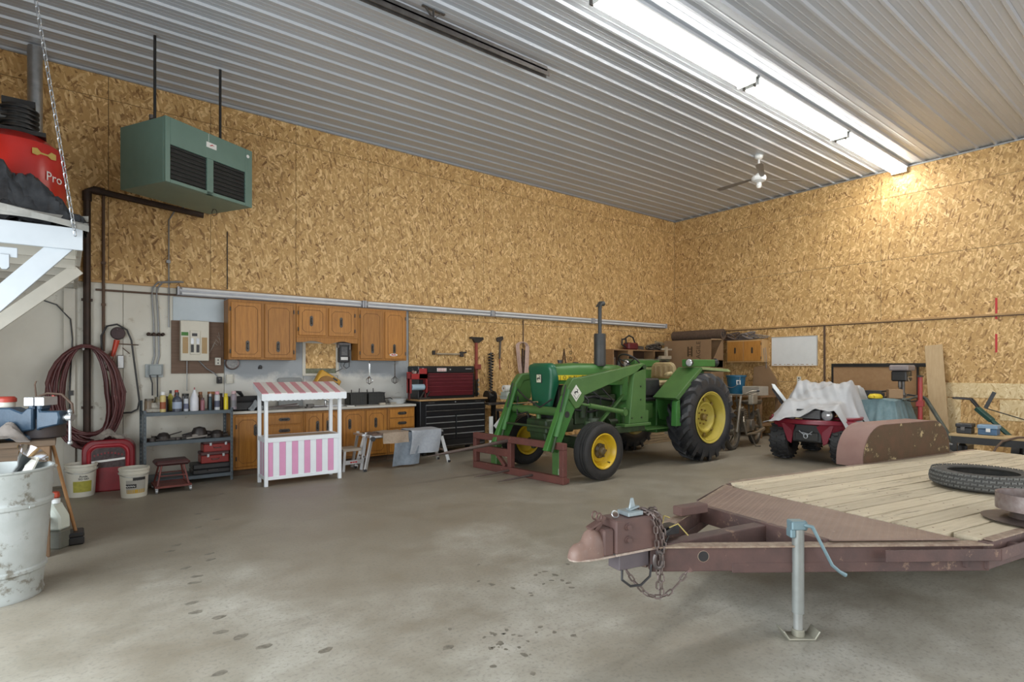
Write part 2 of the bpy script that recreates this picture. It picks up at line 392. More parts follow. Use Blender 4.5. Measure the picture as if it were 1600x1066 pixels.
# ceiling fan
t = thing('ceiling_fan', 'white three-blade ceiling fan hanging near the right wall', 'fan', (10.03, 5.44, H))
MB().lathe([(.0, 0), (.075, 0), (.07, -.05), (.03, -.075), (0, -.075)]).build('canopy', ENAM, t)
MB().cyl((0, 0, -.07), (0, 0, -.36), .015).build('downrod', ENAM, t)
MB().lathe([(0, -.34), (.05, -.34), (.07, -.37), (.12, -.39), (.13, -.42), (.12, -.47), (.06, -.50), (0, -.50)]).build('motor', ENAM, t)
bd = mat('fan_blade', (.22, .21, .20), (.17, .16, .15), r=.4)
for k in range(3):
    a = math.radians(-36+120*k)
    m = MB(); m.M = Matrix.Rotation(a, 4, 'Z') @ Matrix.Rotation(.16, 4, 'X')
    m.prism([(.1, -.02), (.2, -.04), (.76, -.065), (.84, -.045), (.84, .045), (.76, .065), (.2, .04), (.1, .02)], -.435, -.43, 'xy')
    m.build('blade', bd, t)
MB().lathe([(0, -.50), (.04, -.505), (.05, -.56), (.03, -.60), (0, -.61)]).build('switch_housing', ENAM, t)
# overhead door track
t = thing('door_track', 'dark steel overhead-door track hanging under the ribbed ceiling', 'track', (-1.9, 5.45, 5.30))
MB().prism([(-.035, 0), (.035, 0), (.035, -.05), (.025, -.05), (.025, -.01), (-.025, -.01), (-.025, -.05), (-.035, -.05)], 0, 6.75, 'yz').build('rail', STEEL, t)
B(0, -.05, .0, 6.7, .03, .012).build('track_angle', mat('dark_angle_iron', (.09, .08, .08), (.13, .12, .12), r=.4, m=.5), t)
B(0, -.05, .0, 6.7, -.04, .05).build('flange', STEEL, t)
for x in (1.0, 5.05):
    m = MB(); m.beam((x, -.04, .0), (x, -.04, .14), .035, .006).beam((x-.14, -.04, .13), (x+.14, -.04, .13), .03, .012).beam((x-.1, -.04, .13), (x, -.04, .03), .03, .006).beam((x+.1, -.04, .13), (x, -.04, .03), .03, .006)
    m.build('hanger', STEEL, t)
# ---------------------------------------------------------------- unit heater
HG = mat('sage_green_enamel', (.135, .225, .185), (.115, .195, .16), sc=3, r=.4, wear=(.2, .25, .2), wt=.68, wsc=9)
HB = mat('heater_inside', (.012, .012, .012), r=.6)
# front face corners: left edge nearer the camera; face turned towards the room
hz0, hz1 = 3.66, 4.41
hl = at(257, 180, 'z', hz1); dirx = V((math.cos(math.radians(28)), math.sin(math.radians(28)), 0))
t = thing('unit_heater', 'green gas unit heater with two louvred grilles hung from the ceiling', 'heater', (hl.x, hl.y, hz0), math.radians(28))
W_, D_, HH = 1.20, .80, hz1-hz0
MB().box(.0, .02, 0, W_, D_, HH).build('cabinet', HG, t, .008)
m = MB(); gw = .47; gz0, gz1 = .04, .44
openings = [(.06, .06+gw), (.06+gw+.09, .06+2*gw+.09)]
m.box(0, -.015, 0, .06, .02, HH).box(.06+gw, -.015, 0, .15+gw, .02, gz1).box(.15+2*gw, -.015, 0, W_, .02, HH)
m.box(.06, -.015, 0, .15+2*gw, .02, gz0).box(.06, -.015, gz1, .15+2*gw, .02, HH)
m.build('front_panel', HG, t, .003)
for (a, b_) in openings:
    g = B(a, .005, gz0, b_, .03, gz1).build('grille', HB, t)
    for i in range(8):
        z = gz0+.025+i*(gz1-gz0-.03)/7.4; mm = MB(); mm.cb(((a+b_)/2, -.004, z), (gw, .028, .004), (.45, 0, 0)); mm.build('louvre', mat('louvre_metal', (.10, .12, .11), (.06, .07, .07), r=.4, m=.5), g)
    for i in range(4):
        x = a+(i+1)*gw/5; B(x-.006, .006, gz0, x+.006, .014, gz1).build('heat_tube', STEEL, g)
W2 = mat('white_label', (.8, .8, .78), (.75, .75, .73), r=.5)
o = B(.52, -.018, .575, .66, -.0145, .64).build('badge', W2, t)
MB().prism([(.56, .60), (.60, .625), (.63, .61), (.60, .612), (.58, .60)], -.0195, -.018).build('badge_mark', mat('red_print', (.5, .03, .03)), o)
B(.55, -.017, .645, .553, -.0145, .74).build('badge_string', W2, t)
MB().lathe([(0, -.018), (.022, -.018), (.022, -.012), (0, -.012)], (W_-.07, 0, .66), 'y').build('round_seal', W2, t)
MB().lathe([(0, 0), (.11, 0), (.11, .07), (.08, .10), (0, .10)], (.75, .45, HH)).build('flue_collar', BLKM, t)
MB().box(.1, .3, HH, .35, .6, HH+.05).cyl((.12, .4, HH), (.12, .4, HH+.12), .03).tube([(.1, .2, HH+.02), (.3, .35, HH+.09), (.5, .3, HH+.03)], .012).build('gas_valve', STEEL, t)
for (u, v) in ((217, 42), (344, 109)):
    p = at(u, v, 'z', H-.03); q = Matrix.Rotation(-math.radians(28), 4, 'Z') @ (p - V(t.location))
    mm = MB(); x, y_ = max(.06, min(W_-.06, q.x)), max(.06, min(D_-.06, q.y))
    mm.cyl((x, y_, HH-.01), (x, y_, H-.03-hz0), .016).box(x-.04, y_-.04, HH, x+.04, y_+.04, HH+.02); mm.build('hanger_rod', BLKM, t)
m = MB(); m.tube([(1.0+.0*k, .45+.045*math.cos(k*.7), -.06+.045*math.sin(k*.7)) for k in range(18)], .004, 6); m.tube([(1.0, .5, -.06), (1.02, .5, .0)], .004, 6); m.build('coiled_wire', BLACK, t)
# ---------------------------------------------------------------- storage loft in the corner
WD = mat('white_painted_timber', (.52, .56, .60), (.46, .50, .54), sc=3, r=.5, wear=(.55, .52, .46), wt=.72)
WD2 = mat('cream_painted_timber', (.62, .59, .52), (.52, .5, .44), sc=3, r=.6)
t = thing('storage_loft', 'white timber storage loft with slanted braces in the left corner', 'loft', (X0+.02, 6.0, 0))
LW = .11-X0-.02; LD = Y1-T-6.0-.01
B(0, 0, 2.52, LW, .04, 2.70).build('rim_board', WD, t, .004)
B(LW-.04, .04, 2.55, LW, LD, 2.70).build('rim_board', WD2, t, .004)
B(0, .04, 2.66, LW-.04, LD, 2.69).build('deck_board', WD2, t)
for k in range(4):
    y_ = .55+k*.62; B(0, y_, 2.52, LW-.04, y_+.045, 2.66).build('joist', WD2, t, .003)
m = MB(); m.beam(at(104, 378, 'y', 6.07)-t.location, at(-50, 508, 'y', 6.07)-t.location, .145, .045, (0, 1, 0)); m.build('brace', WD, t, .004)
m = MB(); m.beam(at(122, 420, 'y', 7.2)-t.location, at(-40, 530, 'y', 7.2)-t.location, .12, .045, (0, 1, 0)); m.build('brace', WD2, t, .004)
m = MB(); m.beam((LW-.9, .3, 2.56), (LW-.55, .9, 2.1), .02, .07); m.build('strut', WD2, t, .003)
B(LW-1.5, .08, 2.42, LW-.42, .10, 2.50).build('bracket', WD, t, .004)
m = MB()
for x in (LW-.95, LW-.5): m.prism([(x-.03, 2.44), (x+.03, 2.44), (x+.03, 2.34), (x+.015, 2.32), (x-.015, 2.32), (x-.03, 2.34)], .07, .12)
m.build('hook_bracket', WD, t, .003)
B(LW-.14, LD-.05, 0, LW-.02, LD, 2.55).build('post', WD2, t, .004)
# things on the loft
RED = mat('red_tank_paint', (.50, .022, .015), (.40, .018, .012), sc=2, r=.28)
t = thing('air_compressor', 'tall red air compressor tank on the loft, lettered Pro', 'compressor', (-.37, 7.04, 2.69))
MB().lathe([(0, .07), (.20, .08), (.33, .14), (.37, .22), (.37, .80), (.34, .90), (.22, .99), (0, 1.01)], seg=40).build('tank', RED, t)
for a in (45, 165, 285): MB().cb((.3*math.cos(math.radians(a)), .3*math.sin(math.radians(a)), .07), (.08, .05, .15)).build('foot', BLKM, t)
m = MB(); m.M = Matrix.Translation((0, 0, -.32)); m.box(-.28, -.18, 1.31, .22, .18, 1.35).lathe([(0, .0), (.12, .0), (.12, .25), (0, .25)], (.02, 0, 1.35)).cyl((-.2, 0, 1.5), (-.02, 0, 1.5), .09); m.box(-.1, -.06, 1.6, .14, .06, 1.66)
for k in range(5): m.lathe([(.0, 0), (.15, 0), (.15, .012), (0, .012)], (.02, 0, 1.38+.045*k))
m.build('pump', BLKM, t)
m = MB(); m.M = None
def on_tank(s, size, z, aoff, mt, nm):
    # letters wrapped flat on the tank side that faces the camera
    d = V((-t.location.x, -t.location.y, 0)).normalized(); a = math.atan2(d.y, d.x)+aoff
    mm = MB(); mm.M = Matrix.Rotation(a, 4, 'Z') @ Matrix.Translation((.373, 0, z))
    mm.text(s, size, Matrix.Rotation(PI/2, 4, 'Z') @ Matrix.Rotation(PI/2, 4, 'X'), .001); return mm.build(nm, mt, t)
on_tank('Pro', .12, .60, .80, W2, 'lettering')
d = V((-t.location.x, -t.location.y, 0)).normalized(); mm = MB(); mm.M = Matrix.Rotation(math.atan2(d.y, d.x)+.55, 4, 'Z')
mm.prism([(-.10, .82), (-.06, .83), (-.03, .80), (.03, .80), (.06, .83), (.10, .82), (.10, .77), (.06, .765), (.03, .785), (-.03, .785), (-.06, .765), (-.10, .77)], .371, .3745, 'yz').build('gold_mark', mat('gold_print', (.50, .34, .08)), t)
BAG = mat('black_poly_sheet', (.02, .021, .024), (.05, .052, .056), sc=8, r=.22)
t = thing('plastic_sheet_pile', 'crumpled pile of black plastic sheeting in front of the red tank', 'sheeting', (-.30, 6.34, 2.69))
r3 = random.Random(3)
for k in range(7):
    a = r3.random(); hh = .16+.065*k; L0 = .50-.035*k
    def f(u, v, k=k, hh=hh, L0=L0, a=a):
        x = (u-.55)*2*L0; y_ = (v-.5)*.56*(1-.05*k)
        e = max(abs(u-.5), abs(v-.5))*2
        z = hh*(1-e**4)*(.75+.25*math.sin(7*u+a*6))+.02+.03*abs(math.sin(9*u+5*v+a*9))+.035*abs(math.sin(17*u-8*v+a*20))+.012*math.sin(40*u+22*v)
        return (x, y_+.03*math.sin(8*u+a*5), max(.004+.002*k, z))
    MB().grid(f, 30, 18, .003).build('fold', BAG, t, ang=25)
for k in range(3):
    def g(u, v, k=k): return (-.45+u*.9, -.33+.03*k+.05*math.sin(u*6+k), .02+.045*k+.04*math.sin(u*4+k)+v*.05)
    MB().grid(g, 16, 2, .002).build('grey_edge', mat('grey_poly', (.35, .34, .31), (.18, .18, .17), r=.4), t)
# chain from the ceiling to the loft corner
def chain(mb, pts, L=.05, wd=.03, r=.005, seg=5):
    """round links set alternately, following the polyline"""
    P = [V(p) for p in pts]; cum = [0]
    for a, b_ in zip(P[:-1], P[1:]): cum.append(cum[-1]+(b_-a).length)
    step = L-2.6*r; n = int(cum[-1]/step)
    def pos(d):
        for i in range(len(P)-1):
            if d <= cum[i+1] or i == len(P)-2: return P[i].lerp(P[i+1], (d-cum[i])/max(1e-6, cum[i+1]-cum[i]))
    for k in range(n):
        a, b_ = pos(k*step), pos((k+1)*step); d = (b_-a).normalized(); c = (a+b_)/2
        u = d.orthogonal().normalized(); q = d.cross(u); 
        if k % 2: u, q = q, u
        u = (u+q).normalized() if False else u
        pp = []
        for j in range(10):
            an = 2*PI*j/10; ca, sa = math.cos(an), math.sin(an)
            pp.append(c+d*(ca*(wd/2-r)+(L/2-wd/2)*(1 if ca > 0 else -1))+u*(sa*(wd/2-r)))
        mb.tube(pp, r, seg, True)
m = MB(); chain(m, [at(56, 0, 'y', 5.96), (.06, 5.96, 2.62)], .06, .035, .005, 4)
tag(m.build('support_chain', GALV), 'thin galvanised chain from the ceiling to the loft corner', 'chain')
m = MB(); m.cyl((-.30, 9.0, 2.70), (-.30, 9.0, H-.02), .075, seg=20); m.cyl((-.30, 9.0, 4.3), (-.30, 9.0, 4.38), .082, seg=20)
tag(m.build('vent_pipe', GALV), 'grey galvanised vent pipe rising from the loft to the ceiling', 'pipe')
# ---------------------------------------------------------------- pipes and conduits on the left wall
IRON = mat('black_iron_pipe', (.035, .025, .02), (.07, .04, .03), r=.55, m=.4)
yw = Y1-T
m = MB(); m.tube([(.21, yw-.06, .05), (.21, yw-.06, 3.75), (.215, yw-.06, 3.82), (.26, yw-.06, 3.85), (1.55, yw-.10, 3.72)], .042, 10)
m.cyl((.21, yw-.06, 3.70), (.21, yw-.06, 3.82), .052).cyl((.27, yw-.06, 3.85), (.35, yw-.06, 3.845), .052)
for z in (1.0, 2.4): m.box(.15, yw-.07, z, .27, yw, z+.03)
tag(m.build('gas_pipe', IRON), 'thick black iron gas pipe with an elbow, running up to the heater', 'pipe')
m = MB(); m.tube([(.385, yw-.03, 1.75), (.385, yw-.03, 3.9)], .018, 8).box(.36, yw-.05, 2.35, .41, yw, 2.38).box(.36, yw-.05, 2.9, .41, yw, 2.93)
tag(m.build('wall_pipe', TR), 'thin brown vertical pipe to the right of the thick gas pipe', 'pipe')
GC = mat('grey_conduit', (.22, .23, .24), (.3, .31, .32), r=.4, m=.5)
t = thing('outlet_conduit', 'pair of grey conduits looping over the trim down to a grey junction box', 'conduit', (0, yw, 0))
for dx in (0, .055):
    x = .93+dx; MB().tube([(x, -.02, 1.56), (x+.03, -.02, 1.70), (x+.02, -.02, 2.2), (x, -.02, 2.55), (x+.01, -.02, 2.64), (x+.07, -.03, 2.72), (x+.3, -.045, 2.745), (1.28+dx*.5, -.045, 2.745)], .012, 8).build('pipe', GC, t)
B(.85, -.05, 1.40, 1.06, 0, 1.58).build('back_plate', mat('plate_grey', (.42, .46, .47)), t, .004)
B(.89, -.10, 1.43, 1.04, -.04, 1.57).build('junction_box', mat('box_grey', (.34, .38, .39), r=.4), t, .008)
MB().tube([(.90, -.05, 1.43), (.93, -.06, 1.32), (.93, -.06, 1.15)], .01).tube([(.99, -.05, 1.43), (.99, -.06, 1.12)], .01).build('cable', BLACK, t)
m = MB()
for x in (.88, .94, 1.0, 1.05): m.cyl((x, -.03, 1.99), (x+.01, -.055, 2.0), .022, seg=10)
m.box(.87, -.04, 1.97, 1.06, -.02, 1.99).build('clamp', IRON, t)
m = MB().tube([(1.13, yw-.02, 2.10), (1.13, yw-.02, 3.60), (1.2, yw-.02, 3.74), (1.38, yw-.10, 3.85)], .009, 6); m.box(1.10, yw-.03, 3.0, 1.15, yw, 3.04)
tag(m.build('heater_cable', GC), 'thin grey cable climbing the wall from the panel up to the heater', 'cable')
tag(MB().tube([(1.88, yw-.01, 2.70), (1.88, yw-.01, 3.55)], .007, 6).build('control_wire', BLACK), 'thin dark control wire hanging on the wall below the heater', 'cable')
m = MB().tube([(-.35, yw-.03, 2.42), (-.1, yw-.03, 2.33), (.04, yw-.08, 2.15), (.06, yw-.08, 1.9), (.03, yw-.08, 1.2), (.04, yw-.08, .75)], .008, 6); m.box(.02, yw-.09, 1.18, .07, yw-.06, 1.24)
tag(m.build('lamp_cord', BLACK), 'thin black cord looping down the white post behind the hose', 'cable')
# strip lights along the trim, unlit
js = [1.22, 3.99, 6.69, 9.55, 12.29]
GLS = mat('unlit_tube_glass', (.72, .73, .74), (.68, .69, .7), r=.15)
for i in range(4):
    L = js[i+1]-js[i]-.008
    t = thing('wall_strip_light', ['unlit white tube light on the wall above the electrical panel and left cabinets', 'unlit white tube light on the wall above the right cabinets and tool chest', 'unlit white tube light on the wall behind the tractor nose', 'unlit white tube light on the wall nearest the far corner'][i], 'light', (js[i], yw-.02, 2.615), group='unlit tube lights in a row on the left wall')
    MB().prism([(0, .055), (-.05, .055), (-.075, .03), (-.075, .0), (-.05, -.06), (0, -.06)], 0, L, 'yz').build('housing', mat('grey_reflector', (.42, .43, .46), (.36, .37, .4), r=.3, m=.3), t)
    for z in (.028, -.032): MB().cyl((.06, -.085+(.012 if z < 0 else 0), z), (L-.06, -.085+(.012 if z < 0 else 0), z), .018, seg=10).build('tube', GLS, t)
    for x in (.0, L-.03):
        m = MB().box(x, -.108, -.062, x+.03, 0, .058); m.build('end_cap', mat('grey_reflector', (1, 1, 1)), t, .004)
# ---------------------------------------------------------------- air hose coil
HOSE = mat('red_air_hose', (.115, .03, .03), (.075, .02, .02), sc=10, r=.45, wear=(.2, .09, .09), wt=.62)
t = thing('air_hose_coil', 'big coil of dark red air hose hung on the white post', 'hose', (.19, yw-.17, 1.20))
r4 = random.Random(8); m = MB(); pts = []
for k in range(12*26):
    a = 2*PI*k/26; turn = k/26; q = r4.random()
    ax_ = .30+.075*math.sin(turn*2.1)+.02*math.sin(turn*5); dz = -.10*math.sin(turn*1.7+1)
    up = math.sin(a) > 0
    z = .62*math.sin(a) if up else (.60+dz*.9)*math.sin(a)
    wx = ax_*(1+.18*(1 if not up else -.1)*abs(math.sin(a)) if not up else 1)*math.cos(a)
    pts.append((wx+.05*(0 if up else 1)*-math.sin(a), .06*math.sin(turn*2.9+a*.3), z))
m.tube(pts, .0155, 7); m.build('hose_turns', HOSE, t)
m = MB(); pts = []
for k in range(7*26):
    a = 2*PI*k/26; turn = k/26; up = math.sin(a) > 0
    pts.append(((.345+.05*math.cos(turn*2.3))*math.cos(a)+(.03 if not up else 0), -.05+.035*math.cos(turn*4), (.60 if up else .66+.05*math.sin(turn*3))*math.sin(a)))
m.tube(pts, .0155, 7); m.build('hose_turns', HOSE, t)
MB().tube([(-.02, .12, .58), (-.02, -.04, .565), (-.02, -.09, .60)], .012).build('hanger', WHITE, t)
# work light on its reel
t = thing('work_light', 'hanging trouble light with orange handle and black cord', 'work light', (.47, yw-.06, 1.80))
MB().lathe([(0, -.04), (.075, -.04), (.085, 0), (.075, .04), (0, .04)], (.07, 0, .19), 'y').build('cord_bundle', mat('dark_cord', (.04, .02, .025), (.07, .04, .04)), t)
MB().cyl((.06, 0, .10), (.03, 0, -.04), .035, .028, 12).cyl((.03, 0, -.04), (.01, 0, -.12), .028, .02, 12).build('handle', mat('orange_red_rubber', (.55, .05, .02), r=.4), t)
m = MB()
for k in range(6):
    a = k*PI/3; m.tube([(.02+.02*math.cos(a), .02*math.sin(a), -.04), (.0+.045*math.cos(a), .045*math.sin(a), -.12), (-.03+.04*math.cos(a), .04*math.sin(a), -.26), (-.04, 0, -.31)], .004, 5)
m.build('bulb_cage', mat('dark_red_wire', (.2, .05, .03), r=.4, m=.4), t)
MB().box(.06, -.02, -.28, .14, .02, -.10).build('reflector', GALV, t, .01)
m = MB().tube([(-.10, 0, -.10), (-.11, 0, .15), (-.05, 0, .28), (.06, -.01, .31), (.17, 0, .24), (.22, 0, .1), (.27, 0, -.35), (.31, 0, -.72), (.29, 0, -.83), (.22, 0, -.87), (.05, .01, -.88)], .012, 8)
m.build('cord', BLACK, t)
MB().tube([(.06, .05, .22), (.06, -.06, .24)], .008).build('nail', STEEL, t)
MB().tube([(.08, 0, .05), (.30, -.01, .04)], .007).tube([(.12, 0, .0), (.2, 0, -.08)], .006).build('lever', TR, t)
# ---------------------------------------------------------------- electrical panel on its board
PLY = wood('brown_plywood', (.19, .115, .075), (.12, .07, .045), along='x', r=.6)
t = thing('breaker_panel', 'cream electrical breaker panel mounted on a brown plywood board', 'electrical panel', (0, yw, 0))
B(1.16, -.02, 1.45, 1.83, 0, 2.20).build('backboard', PLY, t, .002)
B(1.26, -.12, 1.63, 1.62, -.02, 2.20).build('cabinet', mat('cream_enamel', (.62, .59, .50), (.58, .55, .47), r=.4), t, .008)
d = B(1.375, -.135, 1.72, 1.505, -.118, 2.06).build('door', mat('cream_enamel'  , (1,1,1)), t, .005)
B(1.40, -.140, 1.98, 1.465, -.134, 2.02).build('main_breaker', BLACK, d)
for z0, z1, mm_ in ((1.75, 1.86, BLACK), (1.87, 1.95, GALV)):
    for x in (1.385, 1.455): B(x, -.141, z0, x+.036, -.134, z1).build('breaker', mm_, d)
B(1.27, -.123, 1.985, 1.355, -.119, 2.035).build('label_card', mat('green_label', (.06, .2, .04)), t)
for x in (1.285, 1.525): B(x, -.123, 1.735, x+.068, -.119, 1.965).build('label_card', mat('tan_label', (.42, .29, .14), (.38, .25, .12)), t)
B(1.71, -.06, 1.57, 1.785, -.02, 1.68).build('outlet', mat('cream_plastic', (.7, .68, .6), r=.4), t, .004)
MB().box(1.74, -.064, 1.59, 1.755, -.058, 1.61).box(1.74, -.064, 1.635, 1.755, -.058, 1.655).build('outlet_slot', BLACK, t)
MB().tube([(1.35, -.05, 1.63), (1.35, -.04, 1.2)], .006).tube([(1.5, -.04, 1.63), (1.6, -.04, 1.52), (1.7, -.05, 1.45), (1.76, -.06, 1.38), (1.78, -.08, 1.33)], .008).build('cable', GC, t)
m = MB()
for k in range(7): m.beam((1.64+.02*k, -.025, 1.75+.05*k), (1.70+.015*k, -.03, 1.86+.04*(k % 3)), .01, .004)
m.build('paint_scrape', mat('pale_scrape', (.4, .35, .3)), t)
tag(B(1.18, yw-.014, 2.20, 1.835, yw, 2.535).build('sheet_metal_panel', mat('dull_sheet_metal', (.42, .47, .50), (.36, .41, .44), sc=3, r=.4, m=.4), None, .002), 'blank sheet metal panel above the electrical breaker panel', 'metal sheet')
# round dial
t = thing('round_dial', 'small round silver dial on the wall under the left cabinet', 'dial', (1.94, yw-.03, 1.60))
MB().lathe([(.095, .02), (.10, 0), (.09, -.025), (.08, -.02), (.0, -.018)], ax='y').build('rim', mat('brown_grey_metal', (.2, .15, .14), r=.4, m=.4), t)
MB().lathe([(0, -.021), (.077, -.021), (.077, -.018)], ax='y').build('face', mat('dial_face', (.42, .42, .42), (.2, .2, .2), sc=40), t)
# ---------------------------------------------------------------- steel shelf
SG = mat('blue_grey_steel', (.105, .13, .15), (.08, .10, .115), sc=5, r=.5, m=.2, wear=(.2, .2, .19), wt=.7)
t = thing('steel_shelf', 'low blue-grey steel shelving unit with three shelves', 'shelf', (.76, 8.50, 0))
SW, SD, SH = 1.04, .46, .97
for x in (0, SW):
    for y_ in (0, SD):
        sx = 1 if x == 0 else -1; sy = 1 if y_ == 0 else -1
        p = MB().box(min(x, x+sx*.035), min(y_, y_+sy*.003), 0, max(x, x+sx*.035), max(y_, y_+sy*.003), SH+.02 if y_ == 0 else SH+.13)
        p.box(min(x, x+sx*.003), min(y_, y_+sy*.035), 0, max(x, x+sx*.003), max(y_, y_+sy*.035), SH+.02 if y_ == 0 else SH+.13)
        p = p.build('post', SG, t)
        h_ = MB()
        for k in range(18):
            z = .04+.052*k; h_.box(x+sx*.013, y_-.001 if y_ == 0 else y_-.0042, z, x+sx*.021, y_+.0042 if y_ == 0 else y_+.001, z+.022)
            if y_ == SD: h_.box(x+sx*-.001, y_-.022, z, x+sx*.0045, y_-.014, z+.02)
        h_.build('slot_holes', mat('slot_dark', (.3, .32, .32)) if y_ else BLACK, p)['kind'] = 'stuff'
for z in (.07, .55, .925):
    MB().box(.004, .004, z+.028, SW-.004, SD-.004, z+.034).box(.004, .0035, z-.012, SW-.004, .012, z+.034).box(.004, SD-.012, z-.012, SW-.004, SD-.004, z+.034).build('shelf_board', SG, t, .002)
# toolboxes and case on the bottom shelf
RB = mat('red_toolbox_paint', (.28, .018, .015), (.22, .015, .012), r=.35)
def toolbox(loc, w, d, h, label):
    t = thing('toolbox', label, 'toolbox', loc, group='red toolboxes stacked on the shelf')
    B(0, 0, 0, w, d, h*.68).build('body', RB, t, .006); B(-.004, -.004, h*.69, w+.004, d+.004, h).build('lid', mat('grey_red_lid', (.12, .03, .03), (.08, .05, .05)), t, .01)
    for x in (w*.2, w*.75): B(x, -.012, h*.55, x+.03, -.002, h*.82).build('latch', GALV, t, .002)
    MB().tube([(w*.35, -.006, h*.4), (w*.38, -.03, h*.36), (w*.6, -.03, h*.36), (w*.63, -.006, h*.4)], .005).build('handle', STEEL, t)
toolbox((1.42, 8.56, .245), .34, .24, .15, 'lower of two red steel toolboxes stacked on the bottom shelf')
toolbox((1.45, 8.56, .396), .34, .24, .15, 'upper red steel toolbox of the stacked pair on the shelf')
t = thing('black_case', 'long black plastic case under the red toolboxes', 'case', (1.32, 8.55, .106))
B(0, 0, 0, .46, .30, .062).build('base', BLACK, t, .01); B(.0, -.003, .065, .46, .30, .135).build('lid', BLACK, t, .012); MB().tube([(.17, 0, .05), (.18, -.03, .05), (.29, -.03, .05), (.30, 0, .05)], .006).build('handle', STEEL, t)
# mid shelf: dark greasy tools, piece by piece
DT = mat('greasy_tool_steel', (.035, .03, .03), (.07, .06, .055), r=.45, m=.5)
tl = ['long wrench lying at the left of the middle shelf', 'round dark gear lying at the left of the middle shelf', 'rod tool poking up at the left of the middle shelf', 'flat bar lying across the middle of the middle shelf', 'pale-handled tool lying on the middle shelf', 'heap-topping drill body on the middle shelf', 'black pry bar lying towards the right of the middle shelf', 'second pry bar leaning at the right of the middle shelf', 'flat grinder guard at the right of the middle shelf']
for k, (x, y_, L, a, kind) in enumerate([(.86, 8.62, .3, .1, 'w'), (1.0, 8.68, .08, 0, 'g'), (.9, 8.75, .3, .9, 'r'), (1.15, 8.65, .36, .05, 'b'), (1.25, 8.60, .25, -.05, 'p'), (1.42, 8.7, .1, 0, 'd'), (1.48, 8.62, .28, -.3, 'b'), (1.42, 8.76, .34, .35, 'r'), (1.62, 8.62, .08, 0, 'g')]):
    t = thing('shelf_tool', tl[k], 'tool', (x, y_, .586), group='greasy tools on the middle shelf')
    e = (L*math.cos(a*.3), 0, abs(L*math.sin(a*.3)))
    if kind == 'g': MB().lathe([(0, 0), (L, 0), (L, .05), (L*.6, .09), (0, .1)]).build('disc', DT, t)
    elif kind == 'd': MB().lathe([(0, 0), (.09, 0), (.10, .06), (.07, .13), (0, .15)]).cyl((0, 0, .07), (.22, 0, .03), .035).cyl((0, 0, .08), (-.2, 0, .03), .025).build('body', DT, t)
    elif kind == 'r': MB().tube([(0, 0, .008), e, (e[0]+.03, 0, e[2]+.01)], .008).cyl((0, 0, 0), (.0, 0, .05), .03).build('rod', DT, t)
    elif kind == 'w': MB().beam((0, 0, .012), (L, 0, .012), .03, .016).lathe([(0, 0), (.05, 0), (.05, .04), (0, .04)]).lathe([(0, 0), (.04, 0), (.04, .03), (0, .03)], (L, 0, 0)).build('bar', DT, t)
    else: MB().beam((0, 0, .012), (L, .02, .03), .04, .02).cyl((L*.3, .03, .03), (L*.8, .03, .05), .022).build('bar', mat('pale_handle', (.3, .27, .24), r=.5) if kind == 'p' else DT, t)
# bottles and jars on the top shelf
def bottle(kind, loc, r, h, col, label, top=None, band=None):
    t = thing('jar' if kind == 'jar' else ('spray_can' if kind == 'can' else 'bottle'), label, 'jar' if kind == 'jar' else ('can' if kind == 'can' else 'bottle'), loc, group='bottles, cans and jars on the top shelf')
    cm = mat('c_%d_%d_%d' % tuple(int(c*99) for c in col), col, r=.35); tm = mat('t_%d_%d_%d' % tuple(int(c*99) for c in (top or col)), top or col, r=.35)
    if kind == 'can':
        MB().lathe([(0, 0), (r, 0), (r, h*.76), (r*.8, h*.82), (r*.5, h*.84), (0, h*.84)], seg=18).build('body', cm, t); MB().lathe([(0, h*.84), (r*.78, h*.84), (r*.78, h*.98), (r*.7, h), (0, h)], seg=18).build('cap', tm, t)
    elif kind == 'cone':
        MB().lathe([(0, 0), (r, 0), (r, h*.52), (r*.9, h*.58), (r*.2, h*.9), (0, h*.9)], seg=18).build('body', cm, t); MB().lathe([(0, h*.89), (r*.2, h*.89), (r*.14, h), (0, h)], seg=12).build('tip', tm, t)
    elif kind == 'jar':
        MB().lathe([(0, 0), (r, 0), (r, h*.8), (r*.9, h*.86), (0, h*.86)], seg=18).build('body', cm, t); MB().lathe([(0, h*.86), (r*.95, h*.86), (r*.95, h), (0, h)], seg=18).build('lid', tm, t)
    else:
        MB().lathe([(0, 0), (r, 0), (r, h*.6), (r*.85, h*.7), (r*.35, h*.8), (r*.35, h*.86), (0, h*.86)], seg=18).build('body', cm, t); MB().lathe([(0, h*.85), (r*.42, h*.85), (r*.42, h), (0, h)], seg=12).build('cap', tm, t)
    if band: MB().lathe([(r*1.01, h*.15), (r*1.015, h*.15), (r*1.015, h*.5), (r*1.01, h*.5)], seg=18).build('label_band', mat('b_%d_%d_%d' % tuple(int(c*99) for c in band), band, r=.5), t)
ZT = .961
